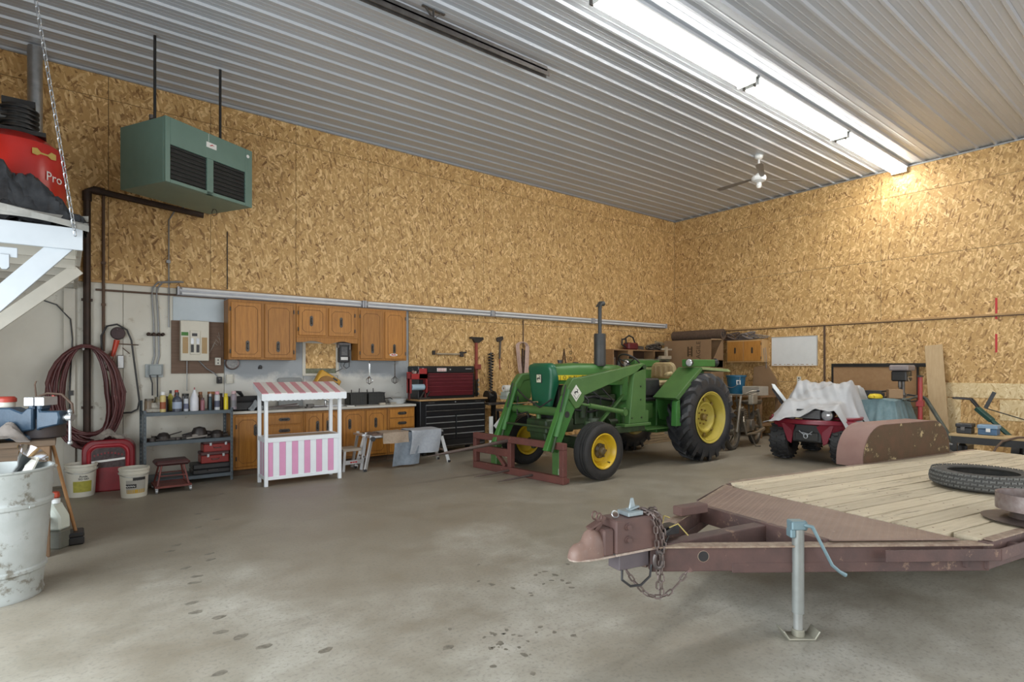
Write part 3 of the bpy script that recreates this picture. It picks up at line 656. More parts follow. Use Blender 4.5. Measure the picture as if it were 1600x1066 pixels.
L1 = [('can', 288, .034, .26, (.62, .5, .2), 'yellow-gold tall can with a big white cap', (.8, .8, .8), (.3, .08, .03)),
 ('bottle', 316, .055, .25, (.06, .07, .10), 'black jug with blue-silver label and black cap', (.03, .03, .03), (.35, .42, .55)),
 ('can', 334, .028, .20, (.5, .52, .56), 'slim silver can left of the cone-topped bottle', (.05, .05, .05), (.12, .13, .2)),
 ('cone', 351, .050, .31, (.68, .69, .74), 'white bottle with a long cone tip', (.35, .1, .1), None),
 ('can', 368, .026, .17, (.28, .10, .12), 'short maroon tube behind the cone-topped bottle', (.1, .05, .05), None),
 ('can', 384, .020, .22, (.03, .07, .09), 'slim dark teal tube in the middle of the row', (.5, .5, .52), None),
 ('can', 399, .034, .25, (.55, .57, .6), 'spray can with a pink and white cap', (.65, .3, .36), (.08, .09, .14)),
 ('can', 418, .028, .22, (.75, .60, .02), 'bright yellow slim can near the right of the row', (.75, .6, .02), None),
 ('can', 435, .038, .25, (.3, .26, .3), 'spray can with mauve cap at the right end', (.6, .42, .45), (.2, .2, .22))]
for i, (k, u, r, h, c, lb, tp, bd_) in enumerate(L1):
    x = at(u*.32/.32, 640, 'y', 8.6).x
    uu = 230+(u-230)*1.0
    bottle(k, (.83+(u-262)*.0057, 8.545, ZT), r, h, c, lb+', front row of the top shelf', tp, bd_)
L2 = [('jar', .84, 8.66, .055, .17, (.20, .15, .10), 'brown jar of rags at the left end of the top shelf', (.12, .1, .08)),
 ('jar', .96, 8.70, .06, .19, (.25, .21, .13), 'murky glass jar behind the left end of the row', (.2, .18, .12)),
 ('can', 1.02, 8.63, .03, .2, (.02, .015, .015), 'black slim can beside the white-capped can', (.03, .02, .02)),
 ('bottle', 1.09, 8.76, .035, .27, (.45, .42, .05), 'olive yellow bottle behind the white-capped can', (.03, .03, .03)),
 ('bottle', 1.13, 8.66, .032, .19, (.12, .08, .22), 'small purple bottle left of the black jug', (.6, .45, .05)),
 ('can', 1.17, 8.84, .03, .27, (.5, .18, .1), 'red-tipped tube standing at the back of the shelf', (.5, .05, .03)),
 ('jar', 1.27, 8.80, .045, .22, (.3, .3, .32), 'grey jar at the back behind the cone-topped bottle', (.05, .05, .05)),
 ('bottle', 1.37, 8.72, .035, .26, (.05, .04, .04), 'black pump bottle right of the cone-topped bottle', (.02, .02, .02)),
 ('can', 1.45, 8.80, .03, .24, (.2, .1, .05), 'brown can at the back right', (.3, .12, .05)),
 ('jar', 1.58, 8.78, .05, .24, (.10, .06, .04), 'dark brown jar behind the yellow can', (.3, .12, .04)),
 ('bottle', 1.68, 8.66, .045, .22, (.06, .04, .035), 'dark bottle last on the right behind the mauve-capped can', (.04, .03, .03))]
for (k, x, y_, r, h, c, lb, tp) in L2: bottle(k, (x, y_, ZT), r, h, c, lb, tp)
tag(MB().box(.80, 8.56, ZT, .98, 8.63, ZT+.045).box(.86, 8.60, ZT+.045, .97, 8.62, ZT+.12).build('parts_tray', mat('grimy_white', (.5, .48, .42), (.25, .22, .18), sc=20), None, .006), 'grimy white parts tray at the left front of the top shelf', 'tray')
# creeper stool
t = thing('creeper_seat', 'rusty red rolling mechanic stool in front of the steel shelf', 'stool', (1.04, 8.28, 0))
RS = mat('dull_red_steel', (.19, .045, .035), (.12, .035, .03), sc=9, r=.5, wear=(.3, .18, .14), wt=.64)
m = MB(); m.beam((-.18, -.2, .075), (.18, -.2, .075), .035, .025).beam((-.18, .2, .075), (.18, .2, .075), .035, .025).beam((-.18, -.2, .075), (-.18, .2, .075), .035, .025).beam((.18, -.2, .075), (.18, .2, .075), .035, .025); m.box(-.16, -.18, .065, .16, .18, .078); m.build('base_tray', RS, t, .003)
for x in (-.12, .12):
    for y_ in (-.12, .12): MB().tube([(x*1.4, y_*1.4, .08), (x, y_, .32)], .011).build('leg', RS, t)
MB().tube([(-.15, -.15, .2), (.15, -.15, .2), (.15, .15, .2), (-.15, .15, .2)], .008, 6, True).build('ring', RS, t)
MB().box(-.19, -.15, .32, .19, .15, .385).build('seat', mat('dark_maroon_vinyl', (.05, .02, .02), (.08, .03, .03), r=.35), t, .025)
for x in (-.18, .18):
    for y_ in (-.2, .2): MB().lathe([(0, -.012), (.028, -.012), (.028, .012), (0, .012)], (x, y_, .028), 'x', 14).box(x-.015, y_-.012, .028, x+.015, y_+.012, .065).build('caster', GALV, t)
# ---------------------------------------------------------------- kitchen cabinets
HND = mat('dark_bronze', (.05, .045, .04), (.10, .09, .08), sc=60, r=.4, m=.6)
def door(par, x0, z0, x1, z1, y, handle=None, hpos='b', name='door'):
    """honey oak slab door with a routed octagonal groove; y = front plane"""
    d = B(x0, y-.02, z0, x1, y, z1).build(name, HONEY, par, bev=.004)
    if name == 'door':
        e = .05; c_ = .045; a0, a1, b0, b1 = x0+e, x1-e, z0+e, z1-e
        if a1-a0 > .09:
            P = [(a0+c_, b0), (a1-c_, b0), (a1, b0+c_), (a1, b1-c_), (a1-c_, b1), (a0+c_, b1), (a0, b1-c_), (a0, b0+c_)]
            m = MB()
            m.tube([(p[0], y-.0205, p[1]) for p in P], .0028, 4, True)
            m.build('routed_groove', DARKG, d)
    hx = (x0+x1)/2 if handle is None else handle
    if hpos == 'h':
        hz = (z0+z1)/2; pr = [(-.085, 0), (-.065, .024), (.065, .024), (.085, 0), (.065, -.024), (-.065, -.024)]
        m = MB().prism([(hx+a, hz+b_) for a, b_ in pr], y-.026, y-.02); m.tube([(hx-.04, y-.024, hz), (hx-.025, y-.045, hz), (hx+.025, y-.045, hz), (hx+.04, y-.024, hz)], .007)
    else:
        hz = {'b': z0+.17, 'm': (z0+z1)/2, 't': z1-.20}[hpos]
        pr = [(0, -.085), (.024, -.065), (.024, .065), (0, .085), (-.024, .065), (-.024, -.065)]
        m = MB().prism([(hx+a, hz+b_) for a, b_ in pr], y-.026, y-.02); m.tube([(hx, y-.024, hz-.045), (hx, y-.045, hz-.03), (hx, y-.045, hz+.03), (hx, y-.024, hz+.045)], .007)
    m.build('handle', HND, d)
    return d
def hinge(par, x, z, y): B(x-.008, y-.028, z-.03, x+.008, y-.018, z+.03).build('hinge', HND, par, bev=.003)
yb = Y1-T; yu = 8.97
def upper(label, x0, x1, z0, z1, split, hp, hx):
    t = thing('wall_cabinet', label, 'cabinet', (0, 0, 0), group='honey oak wall cabinets over the counter')
    B(x0, yu, z0, x1, yb, z1).build('carcass', OAK, t, .003)
    for (a, b_), h_ in zip(split, hx): door(t, a, z0+.03, b_, z1-.04, yu, h_, hp)
    for x in (split[0][0]-.012, split[-1][1]+.012):
        for z in (z0+.12, z1-.14): hinge(t, x, z, yu)
    return t
upper('left oak wall cabinet with two tall doors beside the electrical panel', 1.835, 2.79, 1.65, 2.525, [(1.87, 2.28), (2.33, 2.74)], 'b', (2.09, 2.52))
t = upper('short oak wall cabinet with a scalloped valance over the boarded window', 2.795, 3.79, 2.01, 2.525, [(2.83, 3.25), (3.30, 3.72)], 'm', (3.02, 3.50))
pl = [(2.80, 2.01)]
for i in range(41):
    x = 2.80+i*.99/40; pl.append((x, 1.935-.022*math.cos((i-20)/20*PI*2)*(1 if abs(i-20) < 15 else .3)))
pl.append((3.79, 2.01)); MB().prism(pl, yu+.01, yu+.03).build('valance', OAK, t)
t = upper('right oak wall cabinet with two narrow doors and a white sticker', 3.795, 4.68, 1.655, 2.525, [(3.83, 4.22), (4.27, 4.64)], 'b', (4.04, 4.44))
st_ = MB().prism([(4.35+.075+.075*math.cos(a*PI/8), 1.752+.022*math.sin(a*PI/8)) for a in range(16)], yu-.0225, yu-.021).build('sticker', W2, t)
MB().prism([(4.365, 1.75), (4.41, 1.768), (4.42, 1.755), (4.45, 1.765), (4.48, 1.745), (4.41, 1.742)], yu-.0235, yu-.0225).build('sticker_mark', mat('red_print', (.5, .03, .03)), st_)
# base units
yc = 8.69
def baseunit(label, x0, x1):
    t = thing('base_cabinet', label, 'cabinet', (0, 0, 0), group='honey oak base cabinets under the counter')
    MB().box(x0, yc, .09, x1, yb, .875).build('carcass', OAK, t, .003)
    MB().box(x0, yc+.05, 0, x1, yb, .09).build('toe_kick', wood('dark_kick', (.12, .07, .04), (.08, .05, .03), along='x'), t)
    return t
t = baseunit('base cabinet at the left end of the counter with one tall door', 1.835, 2.22)
door(t, 1.86, .13, 2.19, .84, yc, 2.13, 't')
for z in (.25, .70): hinge(t, 1.875, z, yc-.004)
t = baseunit('base cabinet with a stack of drawers behind the striped stall', 2.225, 2.81)
for z0, z1 in ((.70, .84), (.53, .68), (.34, .51), (.13, .32)): door(t, 2.28, z0, 2.78, z1, yc, None, 'h', 'drawer')
t = baseunit('sink base cabinet with two doors behind the right post of the striped stall', 2.815, 3.385)
door(t, 2.84, .13, 3.09, .84, yc, 3.02, 't'); door(t, 3.11, .13, 3.36, .84, yc, 3.18, 't')
t = baseunit('base cabinet with two plain doors behind the aluminium step stool', 3.39, 4.185)
door(t, 3.42, .13, 3.77, .84, yc, 3.53, 't'); door(t, 3.81, .13, 4.16, .84, yc, 3.97, 't')
t = baseunit('base cabinet with drawers at the right end of the counter', 4.19, 4.69)
for z0, z1 in ((.70, .84), (.53, .68), (.34, .51), (.13, .32)): door(t, 4.22, z0, 4.67, z1, yc, None, 'h', 'drawer')
ZC = .915
LAM = mat('worn_white_laminate', (.62, .61, .57), (.52, .50, .45), sc=3, r=.4, wear=(.3, .27, .22), wt=.66, wsc=9)
m = MB().box(1.83, 8.66, .877, 2.95, yb-.0, ZC).box(2.95, 8.66, .877, 3.65, 8.74, ZC).box(2.95, 9.14, .877, 3.65, yb, ZC).box(3.65, 8.66, .877, 4.705, yb, ZC)
wt_ = m.build('countertop', LAM, None, .003); tag(wt_, 'worn white laminate worktop along the left wall over the oak base cabinets', 'worktop')
B(1.84, 8.655, .872, 4.70, 8.668, .882).build('edge_strip', mat('dark_edge', (.1, .07, .05)), wt_)
B(1.83, yb-.02, ZC, 4.72, yb-.002, ZC+.10).build('backsplash', LAM, wt_, .003)
t = thing('kitchen_sink', 'steel sink set in the counter under the boarded window', 'sink', (3.3, 8.94, ZC))
MB().prism([(-.35, 0), (.35, 0), (.31, -.16), (-.31, -.16)], -.18, .18).build('basin', GALV, t)
MB().box(-.36, -.2, 0, .36, -.17, .008).box(-.36, .17, 0, .36, .2, .008).box(-.36, -.2, 0, -.33, .2, .008).box(.33, -.2, 0, .36, .2, .008).build('rim', CHROME, t)
MB().cyl((0, .17, 0), (0, .17, .12), .018).tube([(0, .17, .11), (0, .10, .2), (0, -.02, .2), (0, -.05, .15)], .012).build('faucet', CHROME, t)
# things on the counter
t = thing('black_bin', 'black plastic bin holding grey rags at the left end of the counter', 'bin', (2.06, 8.93, ZC))
MB().prism([(-.21, 0), (.21, 0), (.24, .20), (.21, .21), (.19, .02), (-.19, .02), (-.21, .21), (-.24, .20)], -.16, .16).box(-.21, .14, 0, .21, .16, .2).box(-.21, -.16, 0, .21, -.14, .12).build('tub', BLACK, t, .004)
MB().tube([(-.15, .1, .18), (-.12, .08, .27), (-.06, .08, .25), (-.02, .1, .2)], [.03, .02, .03, .02]).build('nozzle', BLACK, t)
r5 = random.Random(9)
def crumple(cx, cy, r, h, m_, name, par, seed=0, n=16, base=0):
    def f(u, v):
        x = (u-.5)*2; y_ = (v-.5)*2; d = min(1, math.hypot(x, y_)*.8)
        z = h*(1-d**2)*(.7+.3*math.sin(5*x+seed)+.25*math.sin(9*y_+4*x+seed*2))+.006*math.sin(20*x*y_+seed)
        return (cx+x*r*(1+.12*math.sin(4*y_+seed)), cy+y_*r*.7, base+max(.004, z))
    return MB().grid(f, n, n, .004).build(name, m_, par, ang=25)
GREYC = mat('grey_rag', (.30, .32, .33), (.2, .21, .22), sc=20, r=.9)
tag(crumple(2.15, 8.74, .09, .13, GREYC, 'grey_rag', None, 2, base=ZC), 'crumpled grey rag in front of the black bin on the counter', 'rag')
t = thing('tool_tray', 'long tray of rusty bars and rods on the counter seen through the stall', 'tray', (2.55, 8.86, ZC))
MB().box(-.28, -.1, 0, .28, .1, .012).box(-.28, -.1, .012, .28, -.09, .035).build('tray', STEEL, t, .002)
for k in range(5): MB().tube([(-.26+.02*k, -.06+.03*k, .025), (.24, -.05+.025*k, .03+.008*k)], .009).build('rod', [DT, RUST, GALV, DT, RUST][k], t)
t = thing('dish_rack', 'dark metal rack on the counter behind the stall awning', 'rack', (3.0, 8.80, ZC))
m = MB().box(-.12, -.06, 0, .2, .05, .02)
m.box(-.10, -.05, .02, .0, .04, .06).build('plates', STEEL, t, .003)
def crate(x, label):
    t = thing('black_crate', label, 'crate', (x, 8.98, ZC), group='black mesh crates on the counter')
    w_, d_, h_ = .30, .22, .20; m = MB().box(0, 0, 0, w_, d_, .01).build('base', BLACK, t)
    for (a, b_, c2, d2) in ((0, 0, w_, .008), (0, d_-.008, w_, d_), (0, 0, .008, d_), (w_-.008, 0, w_, d_)):
        MB().box(a, b_, .01, c2, d2, h_).build('side', mat('grimy_black', (.03, .032, .03), (.06, .06, .055), sc=30, r=.6), t)
    for k in range(9): B(.014+k*.032, -.004, .02, .026+k*.032, .0, h_-.01).build('slat', BLACK, t)
    MB().box(-.006, -.006, h_-.015, w_+.006, .006, h_).box(-.006, d_-.006, h_-.015, w_+.006, d_+.006, h_).build('rim', BLACK, t)
    return t
crate(3.66, 'left of two black mesh crates side by side on the counter'); crate(3.975, 'right of two black mesh crates side by side on the counter')
for i, x in enumerate((3.73, 3.85, 4.02, 4.12)):
    tag(MB().tube([(x, 9.09, ZC+.03), (x+.02*math.sin(i*2), 9.09, ZC+.25+.02*(i % 2))], .008).cyl((x, 9.09, ZC+.02), (x, 9.09, ZC+.15), .018).build('crate_tool', DT), ['first', 'second', 'third', 'last'][i]+' dark tool handle from the left poking out of the black crates', 'tool', 'tool handles poking out of the crates')
tag(MB().prism([(3.5, 8.70), (3.62, 8.69), (3.64, 8.78), (3.53, 8.80)], ZC, ZC+.012, 'xy').build('white_paper', W2), 'scrap of white paper at the sink edge of the counter', 'paper')
t = thing('white_basin', 'low white enamel basin at the right end of the counter', 'basin', (4.53, 9.02, ZC))
MB().lathe([(.0, 0), (.12, 0), (.16, .07), (.168, .075), (.15, .072), (.112, .012), (0, .012)]).build('bowl', WHITE, t)
t = thing('desk_phone_part', 'small dark hand tool standing on the counter left of the white basin', 'tool', (4.27, 9.0, ZC))
MB().lathe([(0, 0), (.035, 0), (.03, .05), (.015, .08), (.018, .13), (0, .14)]).tube([(0, 0, .09), (.12, 0, .10), (.2, 0, .04)], .008).build('body', DT, t); t.name = 'small_vise'
for i, (x, y_) in enumerate(((4.33, 8.86), (4.12, 8.83))):
    tag(MB().box(x, y_, ZC, x+.10, y_+.05, ZC+.03).build('small_box', mat('beige_card', (.5, .46, .38))), ['small beige box on the counter in front of the dark hand tool', 'small beige box on the counter below the right black crate'][i], 'box', 'small beige boxes on the counter')
# hanging under the cabinet
for i, (x, lab) in enumerate(((4.03, 'shiny hand mixer beater hanging under the right oak cabinet'), (4.50, 'dark hanging whisk at the right end under the oak cabinet'))):
    t = thing('hanging_utensil', lab, 'utensil', (x, 9.05, 1.655), group='utensils hanging under the right cabinet')
    MB().tube([(0, 0, 0), (0, 0, -.04), (.01, 0, -.06)], .006).build('hook', STEEL, t)
    MB().box(-.012, -.004, -.28, .012, .004, -.05).build('handle', CHROME if i == 0 else STEEL, t, .002)
    m = MB()
    for k in range(4):
        a = k*PI/4; m.tube([(0, 0, -.27), (.055*math.cos(a), .055*math.sin(a), -.32), (.05*math.cos(a), .05*math.sin(a), -.37), (0, 0, -.40), (-.05*math.cos(a), -.05*math.sin(a), -.37), (-.055*math.cos(a), -.055*math.sin(a), -.32), (0, 0, -.27)], .006, 5)
    m.build('wire_head', CHROME if i == 0 else STEEL, t)
# wall phone / radio by the window
t = thing('wall_phone', 'black wall-mounted telephone with white label and curly cord', 'phone', (3.64, yb-.002, 1.62))
B(-.085, -.09, .0, .085, 0, .31).build('body', BLACK, t, .012)
B(-.05, -.097, .12, .05, -.089, .26).build('keypad', mat('grey_keys', (.08, .08, .085), (.2, .2, .2), sc=90), t)
B(-.06, -.099, .04, .06, -.089, .09).build('label_plate', W2, t, .002)
m = MB()
MB().box(-.115, -.11, .24, -.085, -.03, .33).box(.085, -.11, .2, .11, -.03, .33).box(-.11, -.12, .29, .11, -.05, .33).build('handset', mat('pale_grey_plastic', (.32, .3, .3), (.1, .09, .09), r=.4), t, .01)
MB().tube([(-.04, -.05, .0), (-.05, -.06, -.06), (-.02, -.06, -.10), (-.09, -.03, -.14), (-.12, 0, -.16)], .005).tube([(.03, -.05, 0), (.0, -.05, -.06), (.05, -.06, -.10), (.10, -.05, -.07), (.10, -.05, .1)], .006).build('cord', BLACK, t)
# grey tray and yellow mitre saw lying against the window
t = thing('grey_tray', 'rounded grey metal tray leaning on the wall behind the stall awning', 'tray', (2.78, 9.18, ZC+.003), rot=(-.12, 0, 0))
MB().prism([(-.19, 0)]+[(.19, 0)]+arc(.15, .42, .04, 0, 90, 5)+arc(-.15, .42, .04, 90, 180, 5), 0, .02).build('tray', mat('hammered_grey', (.28, .29, .29), (.22, .23, .23), r=.5, m=.3), t, .006)
t = thing('yellow_tool_case', 'yellow square tool case tilted on its corner with a round disc face', 'case', (3.27, 9.04, ZC+.33), rot=(-.10, .55, 0))
YL = mat('yellow_plastic', (.62, .34, .03), (.5, .26, .02), sc=5, r=.4)
B(-.19, -.06, -.19, .19, .06, .19).build('body', YL, t, .015)
MB().lathe([(.06, -.075), (.15, -.075), (.155, -.06), (.055, -.06)], ax='y').lathe([(0, -.08), (.035, -.08), (.035, -.06), (0, -.06)], ax='y').build('disc', mat('brown_disc', (.25, .12, .03), (.4, .2, .04), r=.5), t)
B(-.20, -.05, -.20, .19, .05, -.185).build('edge_band', W2, t)
B(.10, -.066, -.10, .16, -.06, .12).build('slot', BLACK, t, .004); B(.03, -.066, .14, .12, -.06, .17).build('slot', BLACK, t, .004)
# ---------------------------------------------------------------- striped stall
SW_ = mat('stall_white', (.80, .84, .88), (.76, .80, .84), r=.35); PK = mat('stall_pink', (.70, .32, .52), (.66, .30, .49), r=.4); PKR = mat('awning_pink', (.66, .33, .38), (.60, .30, .35), r=.5)
t = thing('lemonade_stall', 'small white market stall with pink striped awning and front', 'stall', (2.0, 7.69, 0), math.radians(-1.5))
w_, d_ = 1.0, .40
for x in (.02, w_-.02):
    for y_, h_ in ((.02, 1.16), (d_-.02, 1.30)): B(x-.022, y_-.022, 0, x+.022, y_+.022, h_).build('post', SW_, t, .003)
for y_ in (.02, d_-.02):
    B(.042, y_-.015, .08, w_-.042, y_+.015, .125).build('rail', SW_, t, .002); B(.042, y_-.02, .565, w_-.042, y_+.02, .625).build('rail', SW_, t, .002)
for x in (.02, w_-.02):
    B(x-.015, .042, .08, x+.015, d_-.042, .125).build('rail', SW_, t, .002); B(x-.02, .042, .565, x+.02, d_-.042, .625).build('rail', SW_, t, .002)
B(.042, .042, .61, w_-.042, d_-.042, .622).build('table_board', wood('raw_board', (.45, .35, .25), (.38, .28, .2), along='x'), t)
n = 12; x0 = .045; wd_ = (w_-.09)/(n-.5)
for k in range(n):
    a = x0+k*wd_*1.0; b_ = min(w_-.045, a+wd_)
    if k == 0: b_ = a+wd_*.75
    a2 = a if k == 0 else a-wd_*.25
    B(a2+.001, .012, .125, b_-.001 if k == 0 else a2+wd_-.001, .024+.002*(k % 2), .565).build('front_slat', PK if k % 2 == 0 else SW_, t)
for xx in (.014, w_-.026):
    for k in range(5):
        a = .045+k*.0625; B(xx, a, .125, xx+.012, a+.061, .565).build('side_slat', PK if k % 2 == 1 else SW_, t)
m = MB()
zf, zb = 1.205, 1.335; yf, yr = -.06, .44; L = .05
nr = 14; rw = (w_+.09)/nr
for k in range(nr):
    a = -.045+k*rw; mm = MB(); mm._add([(a, yf, zf), (a+rw-.001, yf, zf), (a+rw-.001, yr, zb), (a, yr, zb), (a, yf, zf-.012), (a+rw-.001, yf, zf-.012), (a+rw-.001, yr, zb-.012), (a, yr, zb-.012)],
        [(0,1,2,3),(7,6,5,4),(0,4,5,1),(1,5,6,2),(2,6,7,3),(3,7,4,0)]); mm.build('roof_slat', PKR if k % 2 == 0 else mat('awning_white', (.78, .77, .76), (.74, .72, .71), r=.5), t)
pl = [(-.05, zf-.01), (w_+.05, zf-.01)]
nn = 40
for i in range(nn*3+1):
    x = w_+.05-(w_+.1)*i/(nn*3); pl.append((x, zf-.09-.010*abs(math.sin(PI*i/6))))
MB().prism(pl, yf-.006, yf+.008).build('valance', SW_, t)
for x in (-.05, w_+.036):
    MB().prism([(yf, zf-.09), (yf, zf-.008), (yr, zb-.008), (yr, zb-.06)], x, x+.014, 'yz').build('gable_board', SW_, t)
# ---------------------------------------------------------------- step stool and work platform
t = thing('step_stool', 'small folding aluminium step stool behind the striped stall', 'step stool', (3.22, 8.10, 0), math.radians(4))
for y_ in (0, .30):
    MB().beam((.26, y_, 0), (.36, y_*.9+.02, .55), .025, .045).build('rear_leg', ALU, t, .003); MB().beam((-.02, y_, 0), (.0, y_, .30), .025, .04).build('front_leg', ALU, t, .003)
B(-.03, -.01, .29, .27, .31, .33).build('tread', mat('beige_tread', (.45, .40, .33), (.38, .33, .27), r=.7), t, .004)
m = B(.0, -.015, .10, .29, .005, .16).build('rail', ALU, t, .003); MB().box(.08, -.0165, .12, .115, -.015, .14).box(.122, -.0165, .12, .15, -.015, .14).box(.157, -.0165, .12, .19, -.015, .14).build('red_marking', mat('red_print', (.5, .03, .03)), m)
B(.28, .0, .50, .37, .30, .53).build('top_step', ALU, t, .003); MB().beam((.27, .0, .07), (.27, .3, .07), .02, .02).build('cross_bar', ALU, t)
t = thing('work_platform', 'low aluminium work platform draped with towels', 'platform', (3.55, 7.95, 0), math.radians(-1))
B(.0, 0, .48, 1.25, .32, .53).build('deck', ALU, t, .006)
for x, sx in ((.04, -1), (1.21, 1)):
    for y_, sy in ((.03, -1), (.29, 1)):
        l = MB().beam((x+sx*.13, y_+sy*.05, .0), (x, y_, .5), .028, .055).build('leg', ALU, t, .003); MB().cb((x+sx*.13, y_+sy*.05, .018), (.045, .05, .036)).build('rubber_foot', BLACK, l, .004)
    MB().beam((x+sx*.08, -.0, .20), (x+sx*.08, .32, .20), .02, .03).build('cross_bar', ALU, t)
    MB().lathe([(0, -.03), (.035, -.03), (.035, .0), (0, .0)], (x, .0, .47), 'y').build('hinge_lock', BLACK, t)
def towel(x0, x1, front, back, m_, label, seed, yoff=0, skew=0., zt=.534):
    def f(u, v):
        x = x0+(x1-x0)*u+skew*(v-.3)*.5; s = -back+v*(front+back+.36)   # arc length across
        if s < 0: y_, z = .345+.02*math.sin(6*u+seed), zt+s
        elif s < .36: y_, z = .345-s, zt+.006*math.sin(9*u+seed)*math.sin(12*v)
        else:
            q = s-.36; y_ = -.018-.02*math.sin(8*u+seed+3*q)*min(1, q*8)-.02*q; z = zt-q
            x += .02*math.sin(7*q+seed)
        return (x, y_+yoff, z)
    g = MB(); g.grid(f, 26, 34, .006)
    o = g.build('towel', m_, None, ang=50, loc=(3.55, 7.95, 0), rot=(0, 0, math.radians(-1)))
    return tag(o, label, 'towel', 'towels draped over the work platform')
towel(.66, 1.18, .36, .2, mat('pale_blue_towel', (.36, .38, .41), (.30, .32, .36), sc=30, r=.95, bmp=.4), 'pale blue-grey towel hanging at the right end of the aluminium platform', 1, yoff=-.030, skew=-.12, zt=.556)
towel(.18, .60, .16, .12, mat('beige_towel', (.38, .30, .23), (.30, .23, .17), sc=40, r=.95, bmp=.4), 'beige brown towel folded over the left of the aluminium platform', 4, yoff=-.012, skew=.12, zt=.545)
towel(.36, .82, .50, .1, mat('slate_towel', (.15, .18, .215), (.22, .25, .29), sc=14, r=.95, bmp=.5), 'long slate-blue towel hanging lowest under the other two towels', 7, yoff=0, skew=-.02, zt=.535)
towel(.02, .19, .02, .05, mat('brown_cloth', (.16, .10, .075), (.12, .08, .06), sc=30, r=.9), 'dark brown cloth folded over the left edge of the aluminium platform', 9, yoff=0, zt=.535)
# ---------------------------------------------------------------- tool chests
TB = mat('gloss_black_paint', (.012, .012, .014), (.018, .018, .02), r=.3)
t = thing('roller_cabinet', 'wide black roller tool cabinet with silver drawer pulls and wooden top', 'tool chest', (4.76, 8.62, 0))
W_, D_ = 1.36, .52
B(0, 0, .13, W_, D_, .955).build('body', TB, t, .006)
B(-.03, -.035, .957, W_+.03, D_, .985).build('wooden_top', wood('butcher_block', (.48, .30, .14), (.38, .22, .09), along='x'), t, .004)
def drw(x0, x1, z0, z1, pull=ALU):
    d = B(x0, -.018, z0, x1, .0, z1).build('drawer', TB, t, .003); MB().prism([(-.018, z1-.022), (-.034, z1-.014), (-.034, z1-.004), (-.018, z1-.002)], x0+.004, x1-.004, 'yz').build('pull', pull, d)
drw(.10, W_-.04, .80, .895); drw(.10, W_-.04, .70, .79, STEEL)
zz = .695
for k in range(4):
    drw(.10, .10+.59, zz-.105, zz-.008); drw(.10+.62, W_-.04, zz-.105, zz-.008); zz -= .105
B(.10, -.016, .16, W_-.04, 0, .265).build('drawer', TB, t, .003)
B(.10, -.02, .15, W_-.04, -.012, .165).build('lower_pull', STEEL, t)
m = MB()
for x in (.16, W_-.22): B(x, -.002, .918, x+.12, 0, .932).build('maker_strip', STEEL, t)
MB().lathe([(0, -.006), (.012, -.006), (.012, 0), (0, 0)], (W_*.52, 0, .925), 'y', 14).build('lock', ALU, t)
for x in (.12, W_-.12):
    for y_ in (.1, D_-.1): MB().lathe([(0, -.02), (.055, -.02), (.055, .02), (0, .02)], (x, y_, .056), 'x', 18).box(x-.035, y_-.035, .09, x+.035, y_+.035, .135).build('caster', BLACK, t)
t = thing('top_chest', 'black and dark red top tool chest standing on the roller cabinet', 'tool chest', (4.78, 8.72, .987))
W_, D_ = 1.17, .40; hT = .575
B(0, 0, 0, W_, D_, hT-.13).build('body', TB, t, .005); B(0, 0, hT-.125, W_, D_, hT).build('lid', TB, t, .012)
RD = mat('dark_red_paint', (.11, .015, .022), (.09, .012, .018), r=.3)
zz = .05
for k, hh in enumerate((.085, .085, .065, .06, .055, .05)):
    d = B(.17, -.016, zz, W_-.05, 0, zz+hh-.004).build('drawer', RD, t, .003); MB().prism([(-.016, zz+hh-.018), (-.03, zz+hh-.010), (-.03, zz+hh-.002), (-.016, zz+hh-.001)], .172, W_-.052, 'yz').build('pull', mat('pink_red_pull', (.30, .06, .075), r=.3, m=.3), d); zz += hh
o = B(.37, -.004, hT-.095, .56, .0, hT-.035).build('price_card', W2, t)

for k in range(5):
    for z in (0, 1): B(.385+.034*k, -.006, hT-.058-.03*z, .408+.034*k, -.004, hT-.044-.03*z).build('red_print', mat('red_print', (.5, .03, .03)), o)
B(W_-.20, -.002, hT-.056, W_-.07, 0, hT-.044).build('maker_strip', ALU, t)
MB().lathe([(0, -.008), (.014, -.008), (.014, 0), (0, 0)], (.64, 0, hT-.06), 'y', 14).build('lock', ALU, t)
t = thing('side_rack', 'red side rack with spray cans at the left of the top chest', 'rack', (4.73, 8.60, 1.10))
RR = mat('rack_red', (.36, .02, .02), (.3, .018, .018), r=.4)
MB().box(-.16, .0, .24, .16, .015, .33).box(-.16, .14, .24, .16, .155, .36).box(-.16, 0, .235, .16, .155, .25).box(.145, 0, .0, .16, .155, .42).box(-.16, 0, 0, -.145, .155, .34).box(.0, 0, .24, .16, .012, .42).build('tray', RR, t, .003)
MB().box(-.16, .05, -.113, -.14, .10, .24).box(.14, .05, -.113, .16, .10, .24).build('stand', mat('dark_red_side', (.12, .02, .02)), t)
t2 = thing('towel_roll', 'pale blue shop towel roll on the red rack', 'towel roll', (4.73, 8.64, 1.20)); MB().cyl((-.13, 0, 0), (.11, 0, 0), .05, seg=20).build('roll', mat('pale_blue_paper', (.38, .52, .62), r=.9), t2); MB().cyl((.11, 0, 0), (.138, 0, 0), .02).build('core', BLACK, t2)
